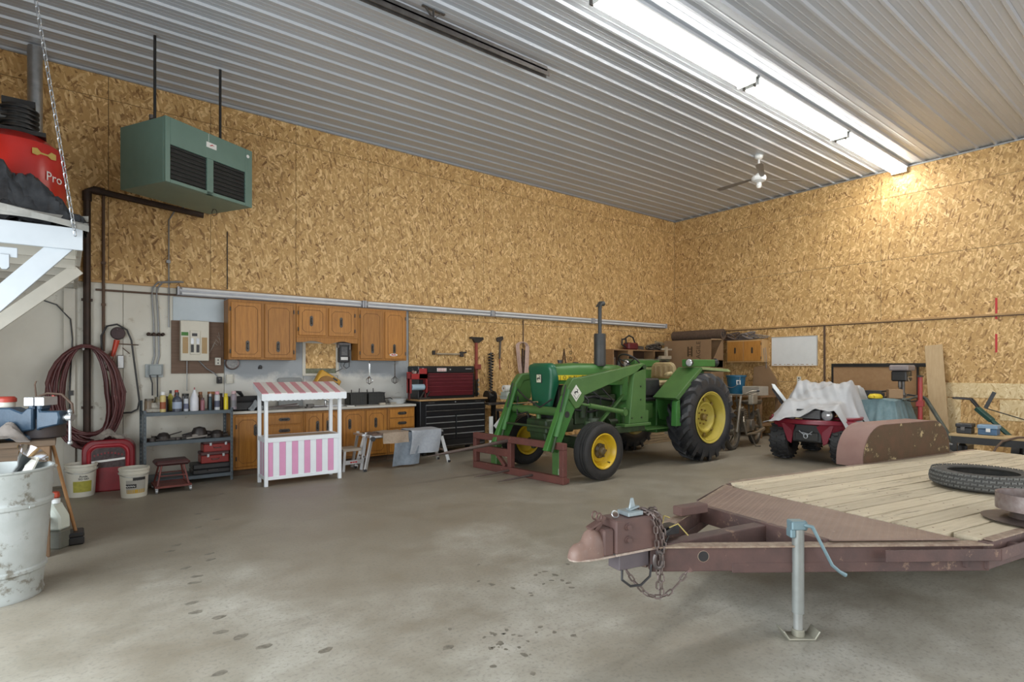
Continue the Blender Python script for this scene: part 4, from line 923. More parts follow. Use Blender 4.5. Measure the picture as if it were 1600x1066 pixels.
for i, (x, a, c_) in enumerate([(-.09, .7, (.45, .38, .33)), (-.02, .95, (.52, .5, .5)), (.03, .35, (.5, .28, .26)), (.09, .2, (.6, .58, .58)), (-.05, -.3, (.2, .12, .1))]):
    t = thing('spray_can', ['tan spray can lying leftmost in the red rack', 'silver spray can tilted up in the red rack', 'pinkish spray can in the middle of the red rack', 'white-capped can at the right of the red rack', 'dark brown can at the back of the red rack'][i], 'can', (4.73+x, 8.68, 1.38), rot=(0, a, 0), group='spray cans in the red side rack')
    MB().lathe([(0, -.02), (.025, -.02), (.025, .10), (.02, .11), (0, .11)], seg=14).build('body', mat('rackcan%d' % i, c_, r=.35), t); MB().lathe([(0, .11), (.018, .11), (.018, .145), (0, .15)], seg=12).build('cap', W2 if i % 2 else BLACK, t)
for i, x in enumerate((4.80, 4.90)):
    tag(MB().tube([(x, 8.68, 1.01), (x+.02, 8.66, 1.06), (x+.05, 8.64, 1.12)], .015).box(x-.05, 8.62, .987, x+.05, 8.70, 1.02).build('small_clamp', DT), ['dark clamp on the wooden top left of the top chest', 'second dark clamp on the wooden top beside the top chest'][i], 'clamp', 'clamps beside the top chest')
# corner clutter right of the chest: grinder stand, paper roll, red tool
t = thing('grinder_stand', 'black pedestal stand between the tool chest and the tractor', 'stand', (6.55, 8.95, 0))
MB().box(-.16, -.14, 0, .16, .14, .03).build('foot', BLKM, t, .004); MB().beam((0, 0, .03), (0, 0, .82), .07, .07).build('post', BLKM, t)
B(-.22, -.16, .82, .24, .16, .86).build('table', STEEL, t, .004)
MB().lathe([(0, -.09), (.11, -.09), (.11, -.05), (.05, -.04), (.05, .06), (.10, .07), (.10, .10), (0, .10)], (-.08, 0, .98), 'x').box(-.14, -.06, .86, .03, .06, .95).build('grinder', BLKM, t)
tag(MB().prism([(6.28, .45), (6.62, .78), (6.86, .55), (6.80, .42), (6.44, .28)], 8.55, 8.58).build('white_board', W2), 'tilted white panel leaning at the pedestal stand', 'panel')
tag(B(6.22, 8.62, 0, 6.30, 8.64, .62).build('white_strip', W2), 'narrow white strip standing right of the black tool cabinet', 'strip')
t = thing('paper_towel_roll', 'white paper towel roll lying on top of the stack by the tractor', 'paper roll', (6.70, 8.62, 1.14), rot=(0, 0, 0))
MB().cyl((-.15, 0, 0), (.15, 0, 0), .062, seg=24).build('roll', mat('paper_white', (.72, .71, .68), (.68, .67, .64), r=.95), t); MB().cyl((-.152, 0, 0), (-.1, 0, 0), .02).build('core', mat('card_brown', (.3, .2, .12)), t)
tag(MB().box(6.55, 8.52, .93, 6.86, 8.74, .985).box(6.53, 8.50, .985, 6.88, 8.76, 1.0).box(6.56, 8.53, 1.0, 6.84, 8.73, 1.075).build('pale_case', mat('pale_green_plastic', (.42, .48, .42), (.5, .53, .48), r=.5), None, .008), 'pale green case under the white paper towel roll', 'case')
t = thing('red_grinder_box', 'bright red box with black base under the paper towel roll', 'box', (6.72, 8.48, .75))
B(-.17, -.08, .05, .17, .08, .17).build('body', mat('bright_red', (.62, .04, .025), r=.35), t, .01); B(-.12, -.09, 0, .2, .09, .05).build('base', BLACK, t, .005)
t = thing('small_bench', 'small dark bench holding the red box beside the tractor nose', 'bench', (6.72, 8.55, 0))
B(-.28, -.14, .71, .30, .18, .748).build('top', mat('dark_board', (.08, .06, .05), (.12, .1, .08)), t, .003)
for x in (-.25, .27):
    for y_ in (-.11, .15): B(x-.02, y_-.02, 0, x+.02, y_+.02, .71).build('leg', BLKM, t)
# ---------------------------------------------------------------- tools on the wall behind the chest
def wl_(u, v, off=.03): return at(u, v, 'y', yb-off)
TLH = wood('tool_handle', (.36, .24, .13), (.26, .16, .08), along='z')
a, b_ = wl_(682, 553), wl_(718, 553)
t = thing('hanging_pick', 'sledge hammer hung level on two nails above the top chest', 'hammer', (a.x, yb-.03, a.z)); t.name = 'sledge_hammer'
MB().cyl((0, 0, 0), (b_.x-a.x, 0, 0), .018).build('handle', mat('pale_tool_wood', (.42, .34, .24), (.34, .26, .17)), t); MB().cb((b_.x-a.x+.05, -.0, .0), (.07, .05, .10)).beam((b_.x-a.x, 0, .02), (b_.x-a.x+.16, -.0, .04), .03, .03).build('head', DT, t, .006)
MB().cb((-.06, 0, .02), (.05, .04, .08)).build('nail_block', DT, t)
a = wl_(744, 527)
t = thing('jack_handle', 'tall black and red jack bar hung right of the top chest', 'jack', (a.x, yb-.035, 0)); t.name = 'farm_jack'
MB().prism([(-.15, a.z), (.15, a.z), (.16, a.z-.04), (.05, a.z-.11), (-.05, a.z-.11), (-.09, a.z-.04), (-.15, a.z-.03)], -.03, .02).build('head', BLKM, t)
MB().beam((0, 0, 1.30), (0, 0, a.z-.10), .035, .05).build('red_bar', mat('farm_red', (.35, .06, .04), (.2, .05, .04), r=.5), t); MB().beam((0, 0, .45), (0, 0, 1.31), .03, .05).build('black_bar', BLKM, t)
m = MB()
for k in range(7): m.cb((.03, -.03, .75+.09*k), (.03, .02, .05))
m.build('notches', GALV, t); MB().cb((.02, -.02, 1.55), (.14, .04, .10)).build('slide', mat('farm_red', (1,1,1)), t, .005)
a = wl_(766, 552)
t = thing('auger_bit', 'big black spiral auger bit hung point down on the wall', 'auger', (a.x, yb-.055, a.z))
m = MB(); pts = []
Lg = .78
for k in range(15*10+1):
    q = k/(150); an = 2*PI*q*13; r_ = .055*(1-.45*q) if q > .3 else .055
    pts.append((r_*math.cos(an), r_*.7*math.sin(an), -q*Lg*.96))
m.tube(pts, .013, 5).build('flighting', BLKM, t); MB().cyl((0, 0, .02), (0, 0, -Lg), .014).build('shaft', STEEL, t)
a = wl_(782, 530)
t = thing('hanging_wrench', 'long pipe wrench hung between the auger and the rope', 'wrench', (a.x, yb-.03, a.z)); t.name = 'pipe_wrench'
MB().beam((0, 0, 0), (-.02, 0, -.40), .02, .035).build('handle', STEEL, t); MB().prism([(-.09, .03), (.05, .06), (.07, .0), (.02, -.04), (-.08, -.06), (-.10, -.02)], -.02, .02).build('jaw', DT, t, .005)
MB().tube([(-.02, 0, -.4), (-.015, 0, -.62)], .009).build('tail', mat('farm_red', (1,1,1)), t)
a = wl_(815, 541)
t = thing('rope_hank', 'hank of pink and cream rope hanging on the wall behind the tractor nose', 'rope', (a.x, yb-.05, a.z))
for k in range(6):
    w2 = .10+.012*k; ln = .78+.05*(k % 3); m = MB()
    m.tube([(w2*math.cos(PI*q/10)*(1)+.02*math.sin(k), -.01*k*.5, .08*math.sin(PI*q/10)) for q in range(11)]+[(-w2+.05+.03*math.sin(k*2), -.01*k*.5-.01, -ln*.55), (-.03+.02*k, -.01*k*.5, -ln), (.03+.01*k, -.02, -ln), (w2-.02, -.01*k*.5, -ln*.5), (w2, -.01*k*.5, 0)], .013, 7, True); m.build('loop', mat('pink_cream_rope', (.55, .40, .33), (.48, .33, .28), sc=30, r=.8), t)
MB().cyl((0, .04, .07), (0, -.06, .07), .008).build('nail', STEEL, t)
t = thing('dark_strap_bundle', 'dark straps hanging inside the rope hank', 'strap', (a.x+.05, yb-.02, a.z-.05)); MB().beam((-.02, 0, 0), (-.02, 0, -.8), .04, .02).beam((.04, 0, -.03), (.04, 0, -.7), .03, .02).build('strap', mat('dark_brown_strap', (.08, .05, .04)), t)
a = wl_(882, 546)
tag(MB().tube([(a.x-.09, yb-.02, a.z-.5), (a.x, yb-.02, a.z), (a.x+.09, yb-.02, a.z-.55)], .017, 6).build('long_tongs', TR), 'rusty long-handled tongs hung open above the tractor hood', 'tongs')
a = wl_(891, 537)
t = thing('wall_fittings', 'small cluster of round fittings on the wall above the tractor hood', 'fittings', (a.x, yb-.005, a.z))
for k, (dx, dz, r_) in enumerate(((0, .1, .035), (0, -.06, .04), (.02, -.2, .045), (.02, -.34, .045))): MB().lathe([(r_, -.02), (r_*.8, -.03), (r_*.7, -.02)], (dx, 0, dz), 'y', 14, True).build('ring', mat('old_brass', (.2, .15, .07), (.1, .08, .05)), t)
tag(MB().tube([(at(817, 0, 'y', yb).x, yb-.012, 1.95), (at(817, 0, 'y', yb).x, yb-.012, 2.54)], .012, 6).build('brown_cable', TR), 'short brown cord running down from the tube lights above the rope', 'cable')
# ---------------------------------------------------------------- left foreground
GP = mat('white_washed_steel', (.47, .50, .50), (.36, .385, .375), sc=4, r=.45, wear=(.19, .18, .15), wt=.565, wsc=5, bmp=.2)
cb_ = at(-8, 933, 'z', 0)
t = thing('garbage_can', 'dented white painted steel garbage can at the left edge', 'garbage can', (cb_.x, cb_.y, 0))
r0, r1, hh = .245, .305, .86
MB().lathe([(0, .03), (r0-.01, .03), (r0+.006, .0), (r0+.012, .02), (r0+.004, .05), (r0+.012, .14), (r0+.014, .17), (r0+.028, .18), (r0+.028, .20), (r0+.018, .21), (r0+.045, .60), (r0+.062, .615), (r0+.066, .64), (r0+.052, .655), (r0+.056, .72), (r0+.062, .73), (r1-.004, .84), (r1+.008, .85), (r1+.008, hh), (r1-.008, hh), (r1-.015, .84), (r0+.05, .60), (r0, .04), (0, .04)], seg=48).build('can', GP, t)
MB().tube([(r1*math.sin(a), 0+r1*math.cos(a), .62+0*a) for a in (2.4, 2.5)], .01).build('handle_lug', GP, t)
t = thing('metal_funnel', 'shiny metal funnel lying in the top of the garbage can', 'funnel', (cb_.x+.16, cb_.y+.18, .88), rot=(.5, .45, .4))
MB().lathe([(.02, -.12), (.025, -.06), (.10, .06), (.105, .06), (.03, -.06), (.026, -.12)], closed=True).build('cone', CHROME, t); MB().tube([(.08, 0, .03), (.19, .02, .0)], .014).build('grip', ALU, t)
tag(MB().beam((cb_.x+.02, cb_.y+.02, .45), (cb_.x+.20, cb_.y+.12, .90), .10, .012).build('cream_board', WD2), 'cream board end sticking up out of the garbage can', 'board')
# workbench and vise
bx = at(82, 870, 'z', 0)
t = thing('workbench', 'wooden workbench at the left edge with a dark cluttered top', 'workbench', (X0+.15, bx.y-.02, 0))
Lb = bx.x-(X0+.15)
WB = wood('bench_wood', (.20, .12, .065), (.13, .075, .04), along='z', r=.7); WBX = wood('bench_top_wood', (.14, .09, .055), (.08, .055, .035), along='x', r=.7)
for k in range(5): B(0, .01+k*.15, .90, Lb+.02, .155+k*.15, .945).build('top_plank', WBX, t, .003)
for x in (.02, Lb-.115):
    for y_ in (.02, .66): B(x, y_, 0, x+.10, y_+.09, .90).build('leg', WB, t, .004)
MB().box(.12, .03, .76, Lb-.115, .06, .90).box(.12, .70, .76, Lb-.115, .73, .90).build('apron', WBX, t, .003)
B(Lb-.10, .11, .76, Lb-.06, .66, .90).build('side_apron', WB, t); B(.03, .04, .25, Lb-.03, .72, .28).build('lower_shelf', WBX, t)
BLU = mat('blue_hammered_paint', (.035, .07, .115), (.025, .05, .085), sc=14, r=.4, wear=(.1, .11, .12), wt=.66, bmp=.3)
vp = at(64, 655, 'd', bx.x*_c+bx.y*_s+.06)
t = thing('bench_vise', 'big blue bench vise on the corner of the workbench', 'vise', (vp.x-.0, vp.y, .947), AZ-PI/2+.12)
MB().lathe([(0, 0), (.11, 0), (.11, .03), (.07, .05), (.06, .09), (0, .09)], (-.15, .02, 0)).build('base', BLU, t)
MB().prism([(-.42, .12), (-.40, .26), (-.19, .26), (-.10, .22), (-.06, .26), (-.02, .26), (-.02, .08), (-.12, .06), (-.3, .06)], -.07, .07).box(-.06, -.06, .24, -.015, .06, .32).build('body', BLU, t, .01)
MB().prism([(.0, .26), (.02, .27), (.03, .23), (.165, .23), (.175, .18), (.165, .12), (.03, .09), (.0, .07)], -.06, .06).box(.0, -.06, .24, .04, .06, .32).build('moving_jaw', BLU, t, .01)
for x in (-.075, .004): B(x, -.085, .275, x+.07, .085, .345).build('jaw_plate', ALU, t, .004)
MB().cyl((.16, 0, .175), (.225, 0, .175), .022).cyl((.20, 0, .175), (.24, 0, .175), .032).build('screw', GALV, t)
MB().cyl((.225, -.01, .22), (.225, -.01, -.03), .011).ball((.225, -.01, .225), .02).ball((.225, -.01, -.035), .02).build('handle', GALV, t)
m = MB(); m.tube([(-.15, .09, .24), (-.12, .1, .33), (-.02, .11, .37), (.09, .11, .36), (.18, .09, .28), (.2, .07, .2)], .01); m.build('wire_loop', mat('brown_wire', (.1, .06, .04)), t)
p = at(0, 690, 'd', 4.45)
tag(crumple(p.x-.04, p.y+.05, .20, .15, mat('taupe_rag', (.24, .21, .19), (.17, .15, .135), sc=14, r=.95), 'taupe_rag', None, 5, 22, .947), 'crumpled taupe rag on the workbench below the vise', 'rag')
t = thing('coffee_can', 'cream plastic tub with a red lid on the workbench', 'tub', (at(8, 620, 'y', 6.3).x, 6.3, .947))
MB().lathe([(0, 0), (.055, 0), (.068, .30), (0, .30)]).build('tub', mat('cream_plastic', (1, 1, 1)), t); MB().lathe([(0, .30), (.075, .30), (.075, .33), (.06, .345), (0, .345)]).build('lid', mat('faded_red_lid', (.45, .06, .04), r=.4), t)
t = thing('small_red_toolbox', 'small dull red tool tray behind the vise on the workbench', 'tool tray', (at(40, 640, 'y', 6.35).x, 6.35, .947)); t.name = 'tool_tray'
MB().box(-.16, -.05, 0, .14, .1, .10).box(-.14, -.04, .10, .05, .06, .17).box(-.14, -.05, .20, .0, .05, .235).box(-.08, -.01, .16, -.05, .02, .21).build('tray', mat('dull_red_plastic', (.16, .045, .03), (.08, .04, .035), sc=20, r=.5), t, .005)
t = thing('red_pliers', 'orange-red pliers sticking up behind the vise', 'pliers', (at(66, 640, 'y', 6.4).x, 6.4, .947)); MB().tube([(0, 0, 0), (.02, 0, .25), (-.03, 0, .30)], .014).tube([(.06, 0, 0), (.03, 0, .23), (.08, 0, .34)], .014).build('grip', mat('orange_red_rubber', (1, 1, 1)), t); MB().tube([(-.02, 0, .1), (-.05, 0, .44), (-.04, 0, .47)], .006).build('rod', TR, t)
tag(MB().lathe([(0, 0), (.15, 0), (.16, .01), (.16, .16), (.145, .18), (0, .18)], seg=30).build('dark_drum', mat('dark_round_tub', (.03, .025, .03), (.05, .035, .03)), None, loc=(at(66, 640, 'y', 6.2).x, 6.20, .947)), 'dark round tub behind the vise', 'tub')
# broom
pb0, pb1 = at(118, 848, 'z', 0), at(77, 675, 'd', 4.75)
t = thing('push_broom', 'broom with a wooden handle leaning on the workbench', 'broom', (0, 0, 0))
h0 = at(106, 810, 'd', 4.75)
MB().cyl(tuple(pb0+V((0, 0, .1))), tuple(pb1), .0135, seg=12).build('handle', wood('broom_wood', (.40, .22, .10), (.30, .15, .06), along='z'), t)
m = MB(); m.cb((pb0.x+.0, pb0.y, .085), (.12, .20, .04)); m.cb((pb0.x+.005, pb0.y, .035), (.11, .21, .065)); m.build('bristle_head', BLACK, t, .01)
# jug
pj = at(88, 858, 'z', 0)
t = thing('white_jug', 'white plastic jug with grey lower half standing by the workbench leg', 'jug', (pj.x-.02, pj.y+.06, 0), AZ-PI/2)
MB().prism([(-.105, .16), (.105, .16), (.10, .27), (.06, .335), (.045, .345), (.045, .38), (.0, .38), (-.02, .33), (-.08, .345), (-.105, .30)], -.06, .06).build('upper_body', mat('milky_plastic', (.62, .66, .60), (.55, .6, .54), r=.35), t, .015)
MB().prism([(-.105, .0), (.105, .0), (.105, .158), (-.105, .158)], -.061, .061).build('lower_body', mat('milky_grey_liquid', (.15, .155, .13), (.12, .12, .1), r=.35), t, .012)
MB().lathe([(0, 0), (.03, 0), (.03, .035), (0, .035)], (.022, 0, .38)).build('cap', WHITE, t); MB().tube([(-.085, 0, .25), (-.11, 0, .34), (-.05, 0, .37), (.0, 0, .355)], .014).build('handle', mat('milky_plastic', (1, 1, 1)), t)
pr_ = at(86, 785, 'd', 4.95)
t = thing('red_spray_gun', 'translucent orange-red bottle standing behind the white jug', 'bottle', (pr_.x, pr_.y, 0)); t.name = 'red_bottle'
MB().lathe([(0, 0), (.05, 0), (.05, .30), (.028, .36), (.028, .40), (.036, .41), (.03, .45), (0, .46)]).build('body', mat('orange_red_plastic', (.50, .07, .03), (.4, .05, .025), r=.3), t)
# buckets
BK = mat('bucket_plastic', (.60, .58, .50), (.54, .52, .45), sc=3, r=.4)
def bucket(u, v, label, r, h, labs):
    p = at(u, v, 'z', 0); d = math.atan2(-p.y, -p.x); t = thing('plastic_bucket', label, 'bucket', (p.x+.1, p.y+.12, 0), d, group='off-white plastic buckets by the hose')
    MB().lathe([(0, 0), (r*.86, 0), (r*.88, .01), (r*.98, h*.80), (r*1.06, h*.80), (r*1.06, h*.84), (r, h*.845), (r*1.01, h*.92), (r*1.06, h*.93), (r*1.06, h), (r*.97, h), (r*.84, .015), (0, .015)], seg=36).build('bucket', BK, t)
    for (z0, z1, a0, a1, m_, nm) in labs:
        def f(u, v, z0=z0, z1=z1, a0=a0, a1=a1):
            z = z0+(z1-z0)*v; rr = r*(.88+.10*(z/(h*.8)))+.0015; a = a0+(a1-a0)*u; return (rr*math.cos(a), rr*math.sin(a), z)
        MB().grid(f, 10, 1).build(nm, m_, t)
    MB().tube([(r*1.05*math.cos(a), r*1.07*math.sin(a), h*.86-.05*math.cos(a)) for a in [x*.2-1.5 for x in range(16)]], .003).build('bail', GALV, t)
    return t
t = bucket(110, 779, 'off-white bucket with a yellow-green printed label beside the black post', .155, .385, [(.06, .19, -.55, .75, mat('yellow_green_print', (.38, .34, .05), (.25, .24, .03), sc=20), 'printed_label')])
for s_, z in (('Pottle', .245), ('TO GO', .215)):
    mm = MB(); mm.M = Matrix.Rotation(.15, 4, 'Z') @ Matrix.Translation((.150, 0, z)); mm.text(s_, .032, Matrix.Rotation(PI/2, 4, 'Z') @ Matrix.Rotation(PI/2, 4, 'X'), .002); mm.build('lettering', BLACK, t)
t = bucket(195, 780, 'off-white bucket with a black and gold label in front of the red can', .15, .345, [(.06, .21, -.6, .9, mat('grey_print', (.36, .35, .32), (.28, .27, .24)), 'label_band'), (.055, .10, -.55, .85, mat('gold_print2', (.5, .32, .05), (.4, .25, .03)), 'gold_band'), (.12, .165, -.62, .15, BLACK, 'black_band'), (.205, .24, -.1, .85, BLACK, 'dark_band')])
mm = MB(); mm.M = Matrix.Rotation(-.25, 4, 'Z') @ Matrix.Translation((.1455, 0, .142)); mm.tube([(0, -.05+.008*k, .006*math.sin(k*2.1)) for k in range(13)], .003, 5); mm.build('white_script', W2, t)
# red can
p = at(140, 775, 'z', 0)
t = thing('red_caddy', 'large dark red plastic drain container with an arched panel and rags on top', 'container', (.41, 8.62, 0), -.15)
RC = mat('dark_red_plastic', (.24, .012, .02), (.17, .01, .016), sc=5, r=.35)
w_ = .27
MB().prism([(-w_, 0), (w_, 0)]+arc(w_-.14, .50, .14, 0, 90, 7)+arc(-w_+.14, .50, .14, 90, 180, 7), 0, .24).build('body', RC, t, .015)
m = MB(); P = [(-w_+.07, .30)]+arc(-w_+.17, .47, .10, 180, 90, 6)+arc(w_-.17, .47, .10, 90, 0, 6)+[(w_-.07, .30)]
m.tube([(x, -.004, z) for x, z in P], .022, 8).build('arched_rib', mat('lighter_red', (.36, .02, .03), (.3, .015, .025), r=.35), t)
MB().prism([(-w_+.10, .30), (w_-.10, .30)]+arc(w_-.18, .46, .08, 0, 90, 6)+arc(-w_+.18, .46, .08, 90, 180, 6), -.006, .004).build('recess_panel', mat('near_black_red', (.03, .01, .012), (.08, .06, .06), sc=30), t)
MB().prism([(-.17, .36), (.17, .39), (.17, .415), (-.17, .385)], -.014, -.004).build('white_band', W2, t)
for k in range(9): MB().cb((-.14+.035*k, -.008, .45+.03*math.sin(k*PI/8)), (.016, .008, .022)).build('knurl', RC, t)
tag(crumple(.42, 8.72, .17, .10, mat('dirty_white_rag', (.36, .32, .28), (.12, .1, .09), sc=10, r=.95), 'dirty_rag', None, 8, 20, .645), 'dirty crumpled rags lying on the dark red container', 'rag')

tag(MB().box(1.735, yb-.07, 1.30, 1.80, yb, 1.40).box(1.75, yb-.09, 1.32, 1.79, yb-.07, 1.36).build('plug_adapter', BLACK, None, .006), 'black plug adapter on the wall right under the plywood board', 'plug')
tag(MB().box(1.86, yb-.05, 1.30, 1.95, yb, 1.43).box(1.875, yb-.055, 1.32, 1.935, yb-.05, 1.41).build('cream_wall_box', mat('cream_plastic', (1, 1, 1)), None, .006), 'cream box on the wall between the black plug and the round dial', 'box')
t = thing('wall_knob', 'small black knob on the splash wall under the left oak cabinet', 'knob', (2.34, yb, 1.545)); MB().lathe([(0, -.04), (.02, -.035), (.026, -.02), (.012, 0), (0, 0)], ax='y', seg=14).box(-.03, -.006, -.035, .03, 0, -.005).build('knob', BLACK, t)  # plain black wall knob, no hook
# ---------------------------------------------------------------- tractor (local x points to its rear, near side is -y)
TG = mat('tractor_green', (.045, .165, .035), (.038, .135, .03), sc=3, r=.42, wear=(.12, .15, .07), wt=.70, wsc=8)
TGD = mat('tractor_nose_green', (.012, .115, .055), (.01, .09, .045), sc=3, r=.35)
TGL = mat('loader_green', (.070, .160, .042), (.05, .12, .032), sc=3, r=.45, wear=(.26, .25, .12), wt=.69, wsc=10)
ENG = mat('greasy_engine_green', (.03, .065, .02), (.018, .025, .012), sc=8, r=.55, wear=(.10, .16, .05), wt=.62)
YEL = mat('wheel_yellow', (.58, .38, .012), (.50, .32, .012), sc=5, r=.4, wear=(.22, .15, .04), wt=.70, wsc=9)
YEL2 = mat('old_wheel_yellow', (.46, .37, .06), (.38, .30, .05), sc=5, r=.45, wear=(.16, .12, .04), wt=.66, wsc=9)
t = TR_ = thing('tractor', 'green farm tractor with yellow wheels, front loader and rusty bale spear', 'tractor', (5.73, 6.19, 0))
# front wheels
def front_wheel(y, s):
    R_, W2_ = .40, .11
    pr = [(.235, -.07), (.25, -.095), (.30, -.112), (.35, -.110), (.375, -.095)]
    for k in range(5):
        yy = -.085+.0425*k; pr += [(.395-.012*abs(k-2)/2, yy-.013), (.397-.012*abs(k-2)/2, yy+.013), (.383-.012*abs(k-2)/2, yy+.017), (.383-.012*abs(k-2)/2, yy+.025)]
    pr = pr[:-2]+[(.375, .095), (.35, .110), (.30, .112), (.25, .095), (.235, .07)]
    w = MB().lathe(pr, (0, 0, 0), 'y', 48, True).build('front_tyre', RUBBER, t, loc=(0, y, R_))
    q = -s
    m = MB().lathe([(.236, q*.095), (.245, q*.105), (.232, q*.108), (.215, q*.09), (.205, q*.03), (.185, q*.0), (.165, -q*.012), (.15, q*.01), (.09, q*.012), (.0, q*.012), (.0, q*.0), (.15, -q*.01), (.19, -q*.025), (.205, -q*.09), (.236, -q*.095)], ax='y', seg=40, closed=True)
    m.build('rim', YEL, w)
    m = MB().lathe([(0, q*.010), (.105, q*.012), (.10, q*.03), (.06, q*.045), (.05, q*.085), (.03, q*.10), (0, q*.10)], ax='y', seg=20)
    for k in range(6): a = k*PI/3; m.cyl((.085*math.cos(a), q*.012, .085*math.sin(a)), (.085*math.cos(a), q*.055, .085*math.sin(a)), .017, seg=6)
    m.build('hub', mat('dark_hub', (.05, .04, .025), (.12, .08, .03), r=.5), w)
    MB().cyl((.12, q*.05, -.16), (.125, q*.09, -.165), .006).build('valve', BLACK, w)
front_wheel(-.80, 1); front_wheel(.80, -1)
def rear_wheel(y, s):
    R_ = .675; q = -s; w_ = .20
    pr = [(.40, -.15), (.43, -.175), (.52, -.20), (.60, -.195), (.64, -.17), (.655, -.10), (.66, 0), (.655, .10), (.64, .17), (.60, .195), (.52, .20), (.43, .175), (.40, .15)]
    m = MB().lathe(pr, (0, 0, 0), 'y', 60, True)
    nl = 19
    for side in (-1, 1):
        for k in range(nl):
            a0 = 2*PI*(k+(.5 if side > 0 else 0))/nl; n = 6; vs = []
            for i in range(n+1):
                u = i/n; yy = side*(.008+.196*u); a = a0-.30*u*1.05; th = .040+.012*u
                rb = .645 if u < .7 else .645-.10*(u-.7)/.3; rt = .722 if u < .75 else .722-.07*(u-.75)/.25
                for (dr, da) in ((rb, -th*1.5), (rt, -th), (rt, th), (rb, th*1.5)): vs.append((dr*math.cos(a+da), yy, dr*math.sin(a+da)))
            fs = [(i*4+j, i*4+(j+1) % 4, i*4+4+(j+1) % 4, i*4+4+j) for i in range(n) for j in range(4)]+[(0, 1, 2, 3), (n*4+3, n*4+2, n*4+1, n*4)]
            m._add(vs, fs)
    w = m.build('rear_tyre', mat('rear_rubber', (.020, .021, .024), (.034, .034, .036), sc=8, r=.42, bmp=.2), t, loc=(2.55, y, .72), ang=30)
    MB().lathe([(.395, q*.165), (.425, q*.185), (.415, q*.19), (.39, q*.17), (.37, q*.10), (.36, q*.02), (.36, -q*.10), (.42, -q*.18), (.40, -q*.165), (.35, -q*.1), (.345, q*.02), (.355, q*.1), (.38, q*.17)], ax='y', seg=48, closed=True).build('rim', YEL2, w)
    m = MB().lathe([(.0, q*.02), (.16, q*.02), (.20, q*.05), (.225, q*.09), (.25, q*.09), (.265, q*.05), (.35, q*.0), (.35, -q*.02), (.25, q*.03), (0, 0)], ax='y', seg=40)
    m.build('wheel_disc', YEL2, w)
    m = MB().lathe([(0, q*.02), (.06, q*.02), (.055, q*.07), (.03, q*.09), (0, q*.09)], ax='y', seg=18)
    for k in range(8): a = k*PI/4+.2; m.cyl((.12*math.cos(a), q*.018, .12*math.sin(a)), (.12*math.cos(a), q*.045, .12*math.sin(a)), .014, seg=6)
    for k in range(8): a = k*PI/4; m.cb((.29*math.cos(a), q*.055, .29*math.sin(a)), (.06, .03, .045), (0, -a, 0))
    m.build('hub', mat('worn_yellow_hub', (.26, .18, .04), (.14, .09, .03), sc=9, r=.5), w)
rear_wheel(-.70, 1); rear_wheel(.86, -1)
# hood, nose, stripe
def hood_sec(x, hw, zt, zb):
    return [(x, -hw, zb), (x, -hw, zt-.10), (x, -hw*.86, zt-.03), (x, -hw*.5, zt-.004), (x, 0, zt), (x, hw*.5, zt-.004), (x, hw*.86, zt-.03), (x, hw, zt-.10), (x, hw, zb)]
def loft(secs):
    vs = [p for s_ in secs for p in s_]; n = len(secs[0]); fs = []
    for i in range(len(secs)-1): fs += [(i*n+j, i*n+(j+1) % n, (i+1)*n+(j+1) % n, (i+1)*n+j) for j in range(n)]
    fs += [tuple(range(n))[::-1], tuple(range((len(secs)-1)*n, len(secs)*n))]
    return vs, fs
m = MB(); m._add(*loft([hood_sec(-.31, .24, 1.575, 1.30), hood_sec(.2, .25, 1.605, 1.285), hood_sec(.7, .25, 1.60, 1.27), hood_sec(1.15, .24, 1.575, 1.26)])); m.build('hood', TG, t, .006)
def nose_slice(z, hw, xf, xb):
    return [(xb, -hw, z), (xf+.05, -hw, z), (xf+.012, -hw+.025, z), (xf, -hw+.07, z), (xf, hw-.07, z), (xf+.012, hw-.025, z), (xf+.05, hw, z), (xb, hw, z)]
m = MB(); m._add(*loft([nose_slice(.86, .16, -.36, -.33), nose_slice(.92, .185, -.365, -.32), nose_slice(1.05, .215, -.37, -.30), nose_slice(1.18, .235, -.375, -.27), nose_slice(1.30, .252, -.375, -.235), nose_slice(1.40, .264, -.38, -.255), nose_slice(1.48, .268, -.39, -.29), nose_slice(1.53, .262, -.40, -.30), nose_slice(1.57, .24, -.40, -.30), nose_slice(1.60, .17, -.37, -.29)])); m.build('nose_cowl', TGD, t, ang=50)
for s_ in (-1, 1):
    pn = B(-.28, s_*.252-.002, 1.355, 1.10, s_*.252+.002, 1.425).build('yellow_stripe', mat('decal_yellow', (.72, .55, .03), r=.4), t)
    rot = Matrix.Rotation(PI/2, 4, 'X') if s_ < 0 else Matrix.Rotation(PI, 4, 'Z') @ Matrix.Rotation(PI/2, 4, 'X')
    m = MB(); m.text('J  O  H  N     D  E  E  R  E', .078, Matrix.Translation((-.22 if s_ < 0 else .75, s_*.255, 1.388)) @ rot, .0008, 'LEFT'); m.build('stripe_lettering', BLACK, pn)
def deer(m, M, sc=1.):
    """leaping deer mark: body, legs and antlers as flat strokes"""
    P = [(-.030, -.004), (-.022, .008), (-.006, .010), (.010, .010), (.016, .018), (.015, .030), (.022, .024), (.030, .026), (.022, .014), (.020, .004), (.028, -.006), (.024, -.014), (.016, -.006), (.004, -.004), (-.008, -.004), (-.014, -.014), (-.006, -.024), (-.014, -.024), (-.024, -.012), (-.026, -.006)]
    A = [(.015, .028), (.004, .036), (-.004, .034), (.004, .030), (.010, .024)]
    for Q in (P, A):
        vs = [M @ V((x*sc, y*sc, 0)) for x, y in Q]+[M @ V((x*sc, y*sc, .0012)) for x, y in Q]; n = len(Q)
        m._add([tuple(v) for v in vs], [tuple(range(n))[::-1], tuple(range(n, 2*n))]+[(i, (i+1) % n, n+(i+1) % n, n+i) for i in range(n)])
